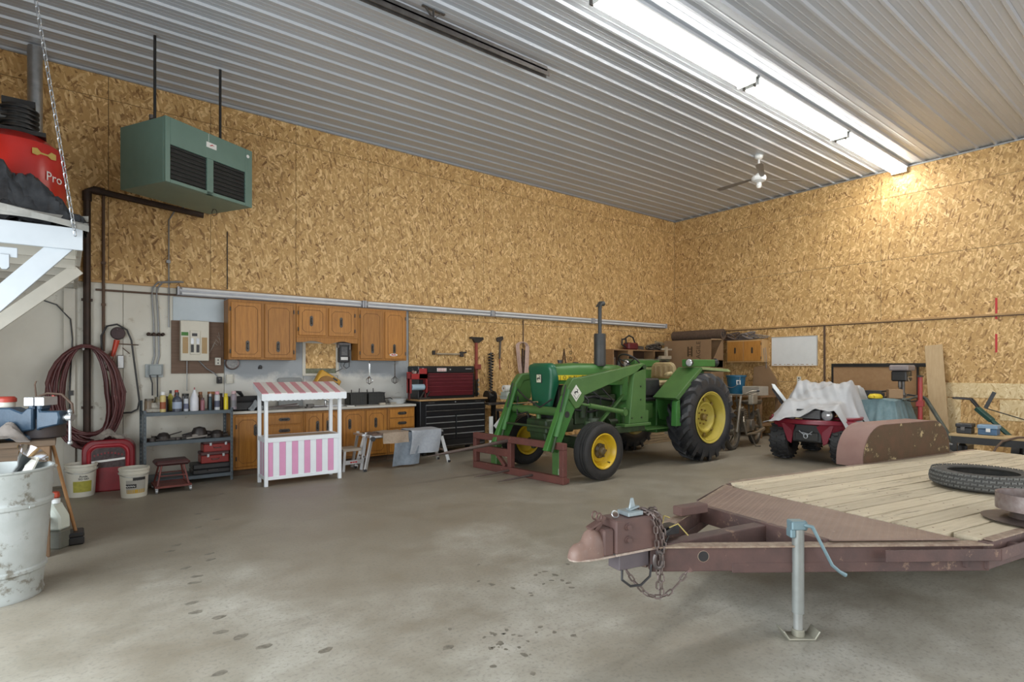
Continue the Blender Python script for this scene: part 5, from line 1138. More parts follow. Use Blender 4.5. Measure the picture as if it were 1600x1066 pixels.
RF = Matrix.Rotation(-PI/2, 4, 'Z') @ Matrix.Rotation(PI/2, 4, 'X')       # faces -x
e = MB().box(-.392, -.052, 1.315, -.365, .052, 1.44).build('emblem_plate', BLACK, t, .0)
MB().box(-.396, -.046, 1.322, -.390, .046, 1.433).build('emblem_face', mat('emblem_cream', (.75, .72, .55), r=.4), e)
m = MB(); deer(m, Matrix.Translation((-.3965, 0, 1.378)) @ RF, 1.3); m.build('emblem_deer', BLACK, e)
m = MB().cyl((.02, 0, 1.60), (.02, 0, 1.635), .035, seg=14).cyl((.02, 0, 1.635), (.02, 0, 1.645), .042, seg=14); m.build('radiator_cap', BLACK, t)
MB().lathe([(0, 1.595), (.05, 1.60), (.045, 1.615), (0, 1.62)], (.34, 0, 0)).build('fuel_cap', BLACK, t)
# muffler
MB().lathe([(0, 1.55), (.085, 1.56), (.09, 1.58), (.09, 2.03), (.085, 2.05), (0, 2.055)], (.66, -.20, 0), seg=24).build('muffler', mat('matt_black', (.03, .032, .032), (.05, .05, .048), r=.5), t)
MB().tube([(.66, -.20, 2.05), (.66, -.20, 2.45), (.67, -.20, 2.50), (.74, -.20, 2.515)], [.03, .03, .033, .038], 14).beam((.61, -.20, 2.46), (.68, -.2, 2.54), .07, .012).build('exhaust_pipe', mat('matt_black', (1,1,1)), t)
# engine and chassis
m = MB().box(-.20, -.20, .78, .02, .20, 1.28); m.build('radiator', mat('radiator_black', (.015, .016, .015), (.03, .03, .028), sc=60, r=.6), t)
m = MB()
for k in range(9): m.box(-.18+.022*k, -.204, .82, -.172+.022*k, -.20, 1.25)
m.build('radiator_fins', ENG, t)
m = MB().box(.05, -.17, .62, 1.05, .17, 1.12).box(.10, -.12, 1.12, 1.0, .12, 1.26).box(.12, -.22, .70, .40, -.16, .98).box(.55, -.24, .76, .72, -.15, .95)
for k in range(3): m.box(.16+.3*k, -.10, 1.20, .38+.3*k, .10, 1.27)
m.build('engine_block', ENG, t, .01)
m = MB().tube([(.1, -.19, 1.05), (.5, -.21, 1.10), (1.0, -.18, 1.02)], .022).tube([(.2, -.2, 1.2), (.35, -.26, 1.05), (.3, -.25, .8)], .012).tube([(.45, -.2, 1.2), (.6, -.27, 1.08), (.62, -.25, .9)], .012).tube([(.7, -.2, 1.22), (.9, -.26, 1.02), (.85, -.22, .8)], .012)
m.tube([(.1, -.22, .92), (.35, -.30, .88), (.9, -.26, .95), (1.15, -.24, 1.1)], .016); m.build('hoses', BLACK, t)
MB().cyl((.25, -.24, .80), (.25, -.24, 1.02), .055).cyl((.42, -.24, .78), (.42, -.24, .95), .045).cyl((.8, -.22, .68), (.98, -.22, .68), .07).build('filters', ENG, t)
MB().lathe([(0, 0), (.10, 0), (.11, .03), (.11, .18), (0, .2)], (.50, -.235, .60)).build('side_canister', mat('grey_green', (.12, .15, .10), (.08, .1, .07), r=.5), t)
MB().beam((-.42, 0, .52), (-.02, 0, .60), .34, .22).box(-.45, -.22, .60, .10, .22, .80).build('front_support', ENG, t, .02)
MB().beam((0, -.56, .47), (0, .56, .47), .12, .14).cyl((0, -.58, .28), (0, -.58, .78), .04).cyl((0, .58, .28), (0, .58, .78), .04).cyl((0, -.70, .40), (0, -.56, .42), .035).cyl((0, .70, .40), (0, .56, .42), .035).build('front_axle', ENG, t, .01)
MB().tube([(-.14, -.55, .42), (-.14, .55, .42)], .018).tube([(-.14, -.55, .42), (.0, -.58, .42)], .02).tube([(-.14, .55, .42), (0, .58, .42)], .02).build('tie_rod', ENG, t)
MB().box(1.05, -.19, .50, 2.0, .19, 1.0).box(2.0, -.22, .45, 2.85, .22, 1.02).cyl((2.55, -.52, .72), (2.55, .52, .72), .11, seg=20).cyl((2.55, -.36, .72), (2.55, .36, .72), .17, seg=20).build('transmission', TG, t, .012)
MB().box(1.15, -.24, .62, 1.45, -.17, .9).box(1.6, -.23, .7, 1.9, -.17, .95).cyl((1.3, -.24, .76), (1.3, -.28, .76), .06).build('side_castings', TGL, t, .01)
MB().box(1.35, -.54, .56, 2.15, -.24, .575).box(1.35, .24, .56, 2.15, .54, .575).build('step_plate', TGL, t, .004)
MB().box(1.12, -.22, 1.0, 1.30, .22, 1.54).build('dash_cowl', TG, t, .02)
MB().box(1.29, -.17, 1.30, 1.305, .17, 1.50).build('instrument_panel', BLACK, t, .004)
MB().cyl((1.30, 0, 1.30), (1.56, 0, 1.60), .022).build('steering_column', BLACK, t)
m = MB(); m.M = Matrix.Translation((1.58, 0, 1.62)) @ Matrix.Rotation(.72, 4, 'Y'); m.tube([(.20*math.cos(a*PI/14), .20*math.sin(a*PI/14), 0) for a in range(28)], .014, 8, True)
for a in (0, 2.1, 4.2): m.tube([(0, 0, -.02), (.20*math.cos(a), .20*math.sin(a), 0)], .009)
m.build('steering_wheel', BLACK, t)
MB().box(1.42, -.25, .98, 2.1, .25, 1.06).box(1.5, -.26, 1.06, 2.05, -.14, 1.36).box(1.5, .14, 1.06, 2.05, .26, 1.30).build('black_shroud', mat('torn_black_vinyl', (.018, .018, .02), (.035, .035, .035), sc=9, r=.3, bmp=.6, bsc=12), t, .03)
SE = mat('dirty_yellow_vinyl', (.46, .36, .19), (.30, .22, .11), sc=5, r=.5)
MB().box(2.05, -.24, 1.20, 2.5, .24, 1.32).build('seat_cushion', SE, t, .04)
MB().box(2.0, -.18, .98, 2.45, .18, 1.20).build('seat_base', BLKM, t, .01)
pl = [(-.27, 1.34), (.27, 1.34), (.25, 1.56), (.18, 1.63), (-.18, 1.63), (-.25, 1.56)]
bk = MB().prism(pl, 2.44, 2.52, 'yz').build('seat_back', SE, t, .03)
for k in range(4): MB().prism([(-.19+.105*k, 1.38), (-.12+.105*k, 1.38), (-.12+.105*k, 1.57), (-.19+.105*k, 1.57)], 2.425, 2.445, 'yz').build('pleat', mat('pleat_brown', (.30, .22, .11), (.25, .18, .09), r=.5), bk, .012)
MB().beam((2.1, -.33, 1.42), (2.5, -.33, 1.42), .06, .04).cyl((2.12, -.33, 1.42), (2.26, -.33, 1.44), .035).build('arm_rest', SE, t, .01)
# fenders with lamps
for s_ in (-1, 1):
    y0, y1 = s_*.36, s_*.80
    m = MB(); a0, a1 = min(y0, y1), max(y0, y1)
    m.prism([(1.72, 1.06), (1.80, 1.02), (2.45, 1.50), (2.40, 1.54)], a0, a1); f1 = m.build('fender', TGL, t, .004)
    MB().prism([(2.40, 1.545), (2.45, 1.50), (3.25, 1.46), (3.28, 1.475), (3.20, 1.51)], a0, a1).build('fender_top', mat('pale_green_edge', (.26, .32, .15), (.2, .26, .11), r=.5), t, .004)
    MB().prism([(1.80, 1.03), (2.42, 1.50), (3.15, 1.48), (3.0, .80), (2.3, .62), (1.9, .70)], y0-.006, y0+.006).build('fender_wall', TG, t, .003)
    MB().prism([(1.76, 1.0), (1.83, 1.03), (1.86, .62), (1.74, .62)], a0, a0+.10 if s_ < 0 else a1).build('fender_shield', TG, t, .003) if s_ < 0 else None
    MB().box(2.30, a0+.12, 1.55, 3.0, a0+.30, 1.67).build('lamp_box', TG, t, .01)
    l = MB().lathe([(0, .03), (.055, .02), (.065, -.02), (.066, -.03), (0, -.03)], (0, 0, 0), 'x', 20); l = l.build('head_lamp', BLKM, t, loc=(2.30, s_*.66, 1.615))
    MB().lathe([(.0, -.05), (.045, -.045), (.06, -.03), (0, -.028)], ax='x', seg=20).build('lens', mat('lamp_glass', (.75, .76, .78), (.5, .5, .52), sc=40, r=.08, m=.4), l)
    MB().ball((3.08, s_*.62, 1.62), .075, (.7, 1, 1)).build('rear_lamp', BLKM, t)
# loader
LY = .57
for s_ in (-1, 1):
    y = s_*LY; y0, y1 = y-.05, y+.05
    ma = MB().prism([(.84, .70), (1.225, .70), (1.235, 1.56), (1.20, 1.585), (1.13, 1.56), (.95, 1.44)], y0, y1).build('mast', TGL, t, .008)
    MB().box(.70, y-.09, .66, 1.30, y+.09, .70).build('mast_foot', TGL, ma, .004); MB().box(1.22, y-.04, .70, 1.30, y+.04, .88).build('gusset', TGL, ma, .004)
    for (bx_, bz) in ((.90, .78), (1.12, .78), (1.10, 1.05), (1.10, 1.25)): MB().cyl((bx_, y-.062, bz), (bx_, y+.062, bz), .014, seg=8).build('bolt', ENG, ma)
    MB().beam((.10, y+.0*s_, .62), (1.25, y-.02*s_, .62), .07, .10).build('side_rail', ENG, t, .006)
    ar = MB().prism([(-.28, 1.375), (-.20, 1.39), (1.16, 1.60), (1.235, 1.57), (1.235, 1.52), (1.16, 1.50), (-.16, 1.13)], y0, y1).build('boom_arm', TGL, t, .008)
    MB().cyl((1.18, y-.07, 1.545), (1.18, y+.07, 1.545), .035).build('pivot_pin', ENG, ar)
    kn = MB().prism([(-.42, 1.27), (-.32, 1.385), (-.20, 1.40), (-.12, 1.36), (-.10, 1.08), (-.20, .985), (-.28, .97), (-.45, 1.17)], y-.058, y+.058).build('knuckle', TGL, t, .008)
    lo = MB().prism([(-.44, 1.18), (-.28, .98), (-.24, 1.02), (-.62, .44), (-.78, .44)] if False else [(-.46, 1.16), (-.26, .985), (-.59, .40), (-.79, .44)], y-.045, y+.045).build('lower_arm', mat('bright_loader_green', (.055, .19, .04), (.042, .15, .03), sc=3, r=.42, wear=(.2, .22, .1), wt=.70), t, .008)
    MB().cyl((-.42, y-.047, .90), (-.42, y+.047, .90), .045, seg=20).build('arm_hole', BLACK, lo)
    cy = MB().cyl((-.44, y-.085*1, 1.24), (-.66, y-.085, .62), .038, seg=14).build('tilt_cylinder', TG, t)
    MB().cyl((-.66, y-.085, .62), (-.73, y-.085, .42), .018).build('piston_rod', ENG, cy)
    MB().tube([(-.50, y-.10, 1.30), (-.55, y-.13, 1.22), (-.62, y-.12, .95)], .010).build('hydraulic_hose', BLACK, cy)
    c2_ = MB().cyl((.05, y, 1.0), (.80, y, .87), .035, seg=14).build('lift_cylinder', TGL, t)
    MB().cyl((-.16, y, 1.035), (.06, y, 1.0), .018).cyl((.78, y-.04, .87), (.78, y+.04, .87), .05).build('rod_end', TGL, c2_)
    MB().beam((.40, y*.7, .70), (.90, y*.8, 1.12), .05, .03).build('side_brace', TGL, t)
    if s_ < 0:
        dm = MB().prism([(-.265, 1.30), (-.165, 1.185), (-.265, 1.07), (-.365, 1.185)], y-.062, y-.0585).build('diamond_decal', mat('decal_white', (.75, .74, .68), r=.4), kn, .0)
        m = MB(); deer(m, Matrix.Translation((-.265, y-.0625, 1.20)) @ Matrix.Rotation(PI/2, 4, 'X'), 1.35); m.build('deer_mark', BLACK, dm)
        MB().beam((-.315, y-.0632, 1.165), (-.265, y-.0632, 1.105), .001, .006).beam((-.265, y-.0632, 1.105), (-.205, y-.0632, 1.17), .001, .006).build('decal_line', BLACK, dm)
# guard hood on the far arm seen left of the nose
MB().prism([(-.45, 1.02), (-.42, 1.30), (-.30, 1.44), (-.05, 1.46), (-.05, 1.36), (-.25, 1.32), (-.33, 1.20), (-.36, 1.02)], .50, .64).build('arm_guard', TGL, t, .02)
MB().cyl((-.46, -LY, .93), (-.46, LY, .93), .06, seg=18).build('cross_tube', TGL, t)
MB().cyl((-.62, -.62, .72), (-.62, .62, .72), .018).build('tilt_bar', ENG, t)
m = MB().tube([(-.40, .5, 1.22), (-.48, .2, 1.1), (-.55, -.2, .98), (-.5, -.4, 1.1)], .012).tube([(-.42, .45, 1.1), (-.55, .3, .85), (-.5, .1, .9)], .012).tube([(-.38, .25, .98), (-.42, .2, .7), (-.38, .0, .62)], .012); m.build('hydraulic_hoses', BLACK, t)
MB().cyl((-.36, .04, .45), (-.36, .04, .9), .035).build('centre_post', TGL, t)
MB().tube([(-.50, -.1, 1.05), (-.52, .45, 1.0)], .012).build('chrome_link', CHROME, t)
# bale spear: rusty frame carried by the loader
SP = mat('spear_red_brown', (.155, .05, .038), (.11, .04, .032), sc=6, r=.7, wear=(.24, .13, .09), wt=.63, bmp=.3)
SPR = mat('spear_steel', (.13, .09, .075), (.08, .06, .055), sc=5, r=.5, m=.4)
M_ = Matrix.Translation((-.60, -.77, 0)) @ Matrix.Rotation(math.radians(5), 4, 'Z')
FW = 1.86; FH = .54
def fb(p, q, w_=.075, h_=.085, name='frame_bar', mt=SP, par=t):
    m = MB(); m.M = M_; return m.beam(p, q, w_, h_, (1, 0, 0) if abs(p[2]-q[2]) > .1 else (0, 0, 1)).build(name, mt, par, .006)
fb((0, .0, .05), (0, FW, .05), .08, .10); fb((0, 0, FH-.045), (0, FW, FH-.045), .08, .09)
for y in (.04, FW*.56, FW-.04): fb((0, y, .10), (0, y, FH-.09))
fb((0, FW*.56, .30), (0, FW, .30), .07, .11); fb((-.0, FW*.62, .10), (0, FW*.72, .26), .05, .06)
fb((.06, 0, .0+.04), (.06, .28, .04), .05, .06)
def spike(p, q, r): m = MB(); m.M = M_; m.tube([p, V(p).lerp(V(q), .75), q], [r, r*.8, .004], 10).build('spear', SPR, t)
spike((.02, FW*.58, FH-.06), (-1.32, FW*.66, .37), .027)
spike((0, FW*.56, .06), (-.62, FW*.60, .03), .016); spike((0, FW*.30, .06), (-.60, FW*.35, .03), .016)
m = MB(); m.M = M_; m.box(.04, .15, .08, .16, .28, .42).box(.04, FW-.45, .08, .16, FW-.32, .42); m.build('hitch_bracket', TGL, t, .01)
m = MB(); m.M = M_; m.beam((.1, .2, .12), (.14, .24, .48), .10, .02).beam((.05, .16, .1), (.1, .2, .4), .02, .05); m.build('quick_plate', mat('scraped_green', (.10, .19, .10), (.26, .30, .2), sc=14, r=.5), t, .003)
# lumber stacked below and behind the tractor
LUM = wood('grey_lumber', (.33, .24, .14), (.22, .16, .095), along='x', r=.7)
t = thing('plank_pallet', 'stack of weathered planks lying on the floor behind the tractor', 'plank stack', (8.25, 7.28, 0))
for k in range(4): B(-.1+.05*k, .0, .002+.052*k, 1.75-.10*k, .55, .048+.052*k).build('plank', LUM, t, .003)
MB().box(.5, .1, .212, 1.45, .45, .235).build('loose_board', LUM, t)
t = thing('loose_wheel', 'dark wheel with faded yellow rim lying on the planks under the tractor', 'wheel', (8.9, 7.55, .24))
MB().lathe([(.20, 0), (.24, -.0), (.36, .02), (.38, .08), (.36, .15), (.24, .17), (.20, .16)], seg=30, closed=True).build('tyre', RUBBER, t); MB().lathe([(.06, .07), (.20, .05), (.205, .16), (.19, .16), (.18, .09), (.06, .10)], seg=30, closed=True).build('rim', YEL2, t)
# ---------------------------------------------------------------- flatbed trailer (x along it to the rear, y to its far side)
TA = math.radians(-10.1)
t = TL_ = thing('flatbed_trailer', 'rusty brown flatbed trailer with worn plank deck and fenders', 'trailer', (2.62, 2.10, 0), TA)
TRU = mat('trailer_brown_paint', (.115, .062, .054), (.062, .038, .036), sc=5, r=.6, wear=(.22, .14, .10), wt=.59, wsc=9, bmp=.3)
SCR = mat('scraped_edge', (.34, .27, .20), (.18, .11, .08), sc=30, r=.6)
S0, S1, HWD, ZD = 1.75, 5.94, .93, .545
def tb(p, q, w_, h_, name, mt=TRU, bev=.004, par=t, up=(0, 0, 1)):
    return MB().beam(p, q, w_, h_, up).build(name, mt, par, bev)
for s_ in (-1, 1):
    a, b_ = (.0, s_*.03, .446), (S0, s_*(HWD-.03), .446)
    o = tb(a, b_, .055, .140, 'drawbar')
    # channel flanges, second plank and scraped top edge
    tb((-.0, s_*.045, .520), (S0, s_*(HWD-.012), .520), .075, .010, 'top_flange', SCR, .001, o)
    tb((.42, s_*.235, .395), (S0, s_*(HWD-.03+.0), .395), .066, .058, 'lower_channel', TRU, .003, o)
    tb((S0-.04, s_*(HWD-.02), .455), (S1, s_*(HWD-.02), .455), .055, .155, 'side_rail')
    tb((S0, s_*(HWD-.01), .540), (S1, s_*(HWD-.01), .540), .05, .010, 'deck_edge', SCR, .001)
    # rub rail standing off the side
    rb_ = MB().tube([(S0-.55, s_*(HWD-.24), .475), (S0-.10, s_*(HWD+.02), .475), (S0+.12, s_*(HWD+.06), .475)], .001, 4); rb_.bm.free()
    tb((S0-.62, s_*(HWD-.235), .475), (S0-.02, s_*(HWD+.055), .475), .012, .065, 'rub_rail', TRU, .002)
    tb((S0-.02, s_*(HWD+.055), .475), (S1, s_*(HWD+.055), .475), .012, .065, 'rub_rail', TRU, .002)
    for k in range(7): tb((S0+.2+.6*k, s_*(HWD+.0), .475), (S0+.2+.6*k, s_*(HWD+.055), .475), .04, .065, 'stake_pocket', TRU, .002)
# holes through the near and far drawbars
for s_ in (-1, 1):
    q = .27; p = V((q*1.0, s_*(.03+q*(HWD-.06)/S0), .462)); n_ = V((-(HWD-.06)/S0*s_, 1, 0)).normalized()*s_
    MB().cyl(tuple(p+n_*.020), tuple(p+n_*.0295), .030, seg=20).build('drawbar_hole', BLACK, t)
    ring = MB(); u_ = V((n_.y, -n_.x, 0)); ring.tube([p+n_*.028+u_*.031*math.cos(a*PI/10)+V((0, 0, .031))*math.sin(a*PI/10) for a in range(20)], .002, 5, True); ring.build('hole_edge', SCR, t)
tb((.93, -.48, .48), (.93, .48, .48), .05, .12, 'cross_member'); tb((.08, -.05, .475), (.93, -.05, .475), .09, .11, 'centre_beam')
for x in (1.62, 2.5, 3.4, 4.3, 5.2, S1-.03): tb((x, -HWD+.05, .445), (x, HWD-.05, .445), .05, .11, 'cross_member')
# chequer plate at the front of the deck
def edge_y(x): return .03+x*(HWD-.06)/S0
dp = MB(); dp.prism([(.95, -edge_y(.95)), (1.62, -edge_y(1.62)), (1.62, edge_y(1.62)), (.95, edge_y(.95))], ZD-.012, ZD-.004, 'xy'); dp = dp.build('chequer_plate', mat('chequer_steel', (.25, .175, .14), (.18, .12, .10), sc=4, r=.5, m=.2, wear=(.33, .26, .21), wt=.62), t, .001)
m = MB(); x = .98; i = 0
while x < 1.60:
    y = -edge_y(x)+.03; j = 0
    while y < edge_y(x)-.03:
        a = .785 if (i+j) % 2 else -.785; dx, dy = .013*math.cos(a), .013*math.sin(a); nx, ny = -.0035*math.sin(a), .0035*math.cos(a); z0, z1 = ZD-.004, ZD-.0025
        m._add([(x-dx, y-dy, z0), (x+nx, y+ny, z0), (x+dx, y+dy, z0), (x-nx, y-ny, z0), (x+nx*.3, y+ny*.3, z1), (x-nx*.3, y-ny*.3, z1)], [(0, 4, 1), (1, 4, 2), (4, 5, 2), (2, 5, 3), (3, 5, 0), (0, 5, 4)])
        y += .026; j += 1
    x += .026; i += 1
o = m.build('chequer_lugs', mat('chequer_lug_steel', (.31, .22, .175), (.23, .16, .125), sc=8, r=.45, m=.2), dp, ang=20); o['kind'] = 'stuff'
# planks
PLK = wood('weathered_pine', (.60, .52, .385), (.48, .405, .285), dark=(.20, .16, .11), along='x', r=.75, sc=.9)
NP = 12; pw = (2*HWD-.06)/NP; r6 = random.Random(4)
for k in range(NP):
    y0 = -HWD+.03+k*pw; g = .0065+.004*r6.random(); ym = max(abs(y0), abs(y0+pw))
    xs_ = 1.63 if ym < edge_y(1.62) else max(1.63, (ym-.03)*S0/(HWD-.06)-.03)
    dz = r6.uniform(-.001, .001)
    cut = [S1] if k % 4 else [S0+2.2+.3*(k % 3), S1]; xa = xs_
    for xb in cut:
        m = MB().box(xa+.004, y0+g, ZD-.04+dz, xb-.004, y0+pw-g, ZD+dz)
        pk = m.build('deck_plank', PLK, t, .0015)
        nm = MB()
        for xx in (xs_+.1, 2.5, 3.4, 4.3, 5.2):
            if xa+.05 < xx < xb: nm.cyl((xx, y0+pw*.3, ZD+dz-.001), (xx, y0+pw*.3, ZD+dz+.0008), .006, seg=6).cyl((xx, y0+pw*.7, ZD+dz-.001), (xx, y0+pw*.7, ZD+dz+.0008), .006, seg=6)
        if len(nm.bm.verts): nm.build('screw_heads', RUST, pk)
        xa = xb
# fenders over the wheels (both sides)
FEN = mat('rusty_fender', (.10, .045, .02), (.055, .035, .012), sc=7, r=.6, wear=(.42, .32, .17), wt=.585, wsc=7, bmp=.2)
FENO = mat('faded_red_fender', (.28, .17, .14), (.23, .13, .11), sc=4, r=.65)
FX0, FX1, FZ = 3.72, 5.42, .93
outl = [(FX0, .50)]+arc(FX0+.36, FZ-.36, .36, 180, 90, 12)+arc(FX1-.36, FZ-.36, .36, 90, 0, 12)+[(FX1, .50)]
for s_ in (1, -1):
    yi, yo = s_*(HWD+.015), s_*(HWD+.30)
    f_ = MB().prism(outl, min(yi, yi+s_*.006), max(yi, yi+s_*.006)).build('fender_wall', FEN, t, .001)
    m = MB(); n = len(outl); vs = []
    for (x, z) in outl: vs += [(x, yi, z), (x, yo, z), (x, yo, z+.0), (x, yi, z)]
    inner = [((x-(FX0+FX1)/2)*.994+(FX0+FX1)/2, z-.006 if z > .6 else z) for x, z in outl]
    vs = [(x, yi, z) for x, z in outl]+[(x, yo, z) for x, z in outl]+[(x, yo, z) for x, z in inner]+[(x, yi, z) for x, z in inner]
    fs = [(r*n+i, r*n+i+1, ((r+1) % 4)*n+i+1, ((r+1) % 4)*n+i) for r in range(4) for i in range(n-1)]
    m._add(vs, fs); m.build('fender_skin', FENO, t)
    for xx in (FX0+.42, FX1-.42):
        w = MB().lathe([(.20, -.08), (.26, -.10), (.33, -.09), (.345, -.05), (.345, .05), (.33, .09), (.26, .10), (.20, .08)], ax='y', seg=32, closed=True).build('tyre', RUBBER, t, loc=(xx, s_*(HWD+.16), .345))
        MB().lathe([(0, -.02), (.12, -.02), (.19, -.075), (.205, -.085), (.205, .085), (.19, .075), (.17, .0), (0, .0)], ax='y', seg=28).build('rim', WHITE, w)
for xx in (FX0+.42, FX1-.42): MB().cyl((xx, -HWD-.1, .345), (xx, HWD+.1, .345), .035).build('axle', BLKM, t)
for s_ in (-1, 1): MB().box(FX0, s_*.75-.03, .33, FX1, s_*.75+.03, .39).build('spring', BLKM, t)
# coupler
CB = mat('coupler_brown', (.14, .075, .062), (.095, .055, .05), sc=5, r=.6, wear=(.22, .15, .12), wt=.66, bmp=.25)
bx_ = MB().box(-.27, -.075, .515, .06, .075, .70).build('coupler_box', CB, t, .008)
for z in (.66, .59): MB().cyl((-.19, -.095, z), (-.19, -.07, z), .014, seg=6).cyl((-.19, -.083, z), (-.19, -.074, z), .02, seg=14).build('bolt', CB, bx_)
MB().box(-.272, -.078, .508, .03, -.070, .520).build('weld_edge', mat('bare_edge', (.45, .38, .33), (.3, .22, .18), sc=40, r=.5), bx_)
MB().box(-.23, -.05, .415, -.02, .05, .512).build('lower_channel', mat('purple_grey_steel', (.12, .10, .11), (.09, .075, .085), sc=6, r=.5, wear=(.4, .38, .38), wt=.72, wsc=25), t, .004)
CPK = mat('coupler_pink_brown', (.24, .155, .125), (.15, .09, .075), sc=5, r=.5, wear=(.4, .33, .28), wt=.62)
MB().box(-.34, -.058, .508, -.268, .058, .655).build('coupler_neck', CB, t, .01)
m = MB(); secs = []
for (x, w2, z1) in ((-.335, .052, .640), (-.36, .060, .652), (-.385, .064, .662), (-.41, .060, .645), (-.43, .052, .605), (-.45, .052, .590), (-.48, .050, .588), (-.505, .040, .570), (-.522, .022, .540)):
    n = 12; secs.append([(x, w2*math.cos(PI*i/n), .512+(z1-.512)*math.sin(PI*i/n)**.7) for i in range(n+1)])
m._add(*loft(secs)); m.build('coupler_nose', CPK, t, ang=50)
MB().prism([(-.27, -.07), (-.44, -.062), (-.515, -.03), (-.525, 0), (-.515, .03), (-.44, .062), (-.27, .07)], .503, .513, 'xy').build('coupler_lip', mat('bare_edge', (1, 1, 1)), t, .002)
m = MB().beam((-.375, 0, .62), (-.30, 0, .715), .03, .025)
for dy in (-.02, .02): m.tube([(-.345+.018*math.cos(a*PI/6), dy, .72+.022*math.sin(a*PI/6)) for a in range(12)], .005, 5, True)
m.beam((-.40, .0, .66), (-.33, .0, .69), .05, .012); m.build('latch_lever', mat('latch_brown', (.10, .05, .045), (.16, .1, .085), r=.5, m=.3), t, .002)
m = MB().tube([(-.235+.022*math.cos(a*PI/6), -.02+.01*math.sin(a*PI/6), .722+.016*math.sin(a*PI/6)) for a in range(12)], .0035, 5, True); m.build('safety_pin', GALV, t)
MB().box(-.16, -.03, .702, -.06, .04, .727).prism([(-.12, .727), (-.075, .727), (-.095, .80), (-.105, .80)], -.004, .004).prism([(-.03, .0), (0, 0), (0, 0)], 0, 0) if False else None
MB().box(-.165, -.05, .703, -.06, .05, .727).prism([(-.125, .727), (-.075, .727), (-.092, .795), (-.108, .795)], -.006, .006).beam((-.13, 0, .73), (-.06, 0, .745), .04, .01).build('galvanised_clamp', mat('blue_grey_galv', (.36, .42, .44), (.24, .28, .30), sc=14, r=.4, m=.5), t, .003)
# chains: draped over the coupler box and hanging in a loop
CHN = mat('chain_iron', (.12, .09, .08), (.19, .15, .14), sc=30, r=.45, m=.5)
m = MB(); ch = lambda p, L=.052: chain(m, p, L, .030, .0048, 6)
ch([(-.04, .05, .712), (-.03, -.06, .718), (-.01, -.092, .66), (.0, -.095, .53), (.015, -.09, .44), (.01, -.09, .26)])
ch([(-.06, -.02, .73), (.0, -.088, .705), (.03, -.10, .60), (.035, -.10, .50), (.03, -.10, .25)])
ch([(-.02, .02, .72), (.02, -.08, .71), (.045, -.098, .62), (.05, -.10, .48)])
ch([(-.17, -.03, .41), (-.13, -.05, .345), (-.07, -.08, .27), (.0, -.10, .245), (.07, -.11, .255), (.13, -.125, .31), (.20, -.14, .385)])
ch([(.05, -.02, .725), (.08, -.0, .71), (.02, .05, .712)])
m.build('safety_chain', CHN, t)
m = MB().tube([(.005+.03*math.cos(a*PI/8), -.10, .455+.045*math.sin(a*PI/8)) for a in range(-10, 6)], .011, 8); m.build('chain_hook', mat('hook_grey', (.10, .085, .085), (.2, .17, .16), r=.4, m=.5), t)
MB().cyl((.20, -.155, .39), (.20, -.12, .39), .018).cyl((.20, -.14, .37), (.20, -.13, .41), .024).build('chain_bolt', CB, t)
MB().tube([(-.215, -.055, .42), (-.22, -.06, .37), (-.17, -.07, .33), (-.10, -.075, .325), (-.03, -.07, .36), (-.01, -.06, .42)], .007).build('breakaway_cable', BLACK, t)
m = MB().box(.12, -.02, .55, .24, .06, .60).tube([(.06, -.05, .56), (.14, -.04, .585), (.22, .0, .60), (.30, .02, .57)], .008).tube([(.03, -.10, .50), (.06, -.09, .53), (.13, -.05, .56)], .006); m.build('wiring_plug', BLACK, t, .004)
MB().tube([(.15, -.03, .60), (.20, -.05, .62), (.26, -.07, .55)], .004).tube([(.12, .0, .6), (.15, .01, .66), (.2, .02, .64)], .004).build('yellow_wires', mat('yellow_wire', (.55, .45, .15)), t)
MB().box(.55, .28, .54, .80, .36, .60).build('side_block', CB, t, .006)
# jack
pj = at(1247, 996, 'z', 0); q = Matrix.Rotation(-TA, 4, 'Z') @ (pj-V((2.62, 2.10, 0))); jx, jy = q.x, q.y
JG = mat('jack_grey', (.30, .32, .31), (.22, .23, .22), sc=5, r=.45, m=.4, wear=(.12, .10, .08), wt=.66)
j_ = MB().cyl((jx, jy, .14), (jx, jy, .62), .032, seg=20).build('jack_tube', JG, t)
MB().cyl((jx, jy, .02), (jx, jy, .20), .025, seg=18).build('inner_tube', mat('jack_light', (.42, .43, .42), (.3, .31, .3), r=.4, m=.5), j_)
MB().lathe([(0, .0), (.035, 0), (.035, .03), (0, .04)], (jx, jy, .005)).prism([(-.105, .045), (-.07, .004), (.07, .004), (.105, .045), (.10, .052), (.07, .014), (-.07, .014), (-.10, .052)], jy-.045, jy+.045) if False else None
m = MB(); m.M = Matrix.Translation((jx, jy, 0)) @ Matrix.Rotation(AZ-PI/2-TA, 4, 'Z')
m.prism([(-.105, .050), (-.075, .002), (.075, .002), (.105, .05), (.098, .056), (.07, .012), (-.07, .012), (-.098, .056)], -.05, .05).cyl((0, 0, .01), (0, 0, .05), .034); m.build('foot_plate', mat('jack_foot', (.34, .33, .27), (.24, .23, .19), r=.5, m=.4), j_, .003)
m = MB(); m.M = Matrix.Translation((jx, jy, 0)) @ Matrix.Rotation(AZ-PI/2-TA, 4, 'Z')
m.box(-.05, -.035, .615, .03, .035, .665).cyl((-.04, 0, .635), (.045, 0, .635), .03).box(-.055, -.03, .57, -.025, .03, .62); m.build('gear_head', mat('jack_blue', (.20, .30, .34), (.14, .21, .24), r=.4, m=.3), j_, .006)
m = MB(); m.M = Matrix.Translation((jx, jy, 0)) @ Matrix.Rotation(AZ-PI/2-TA, 4, 'Z')
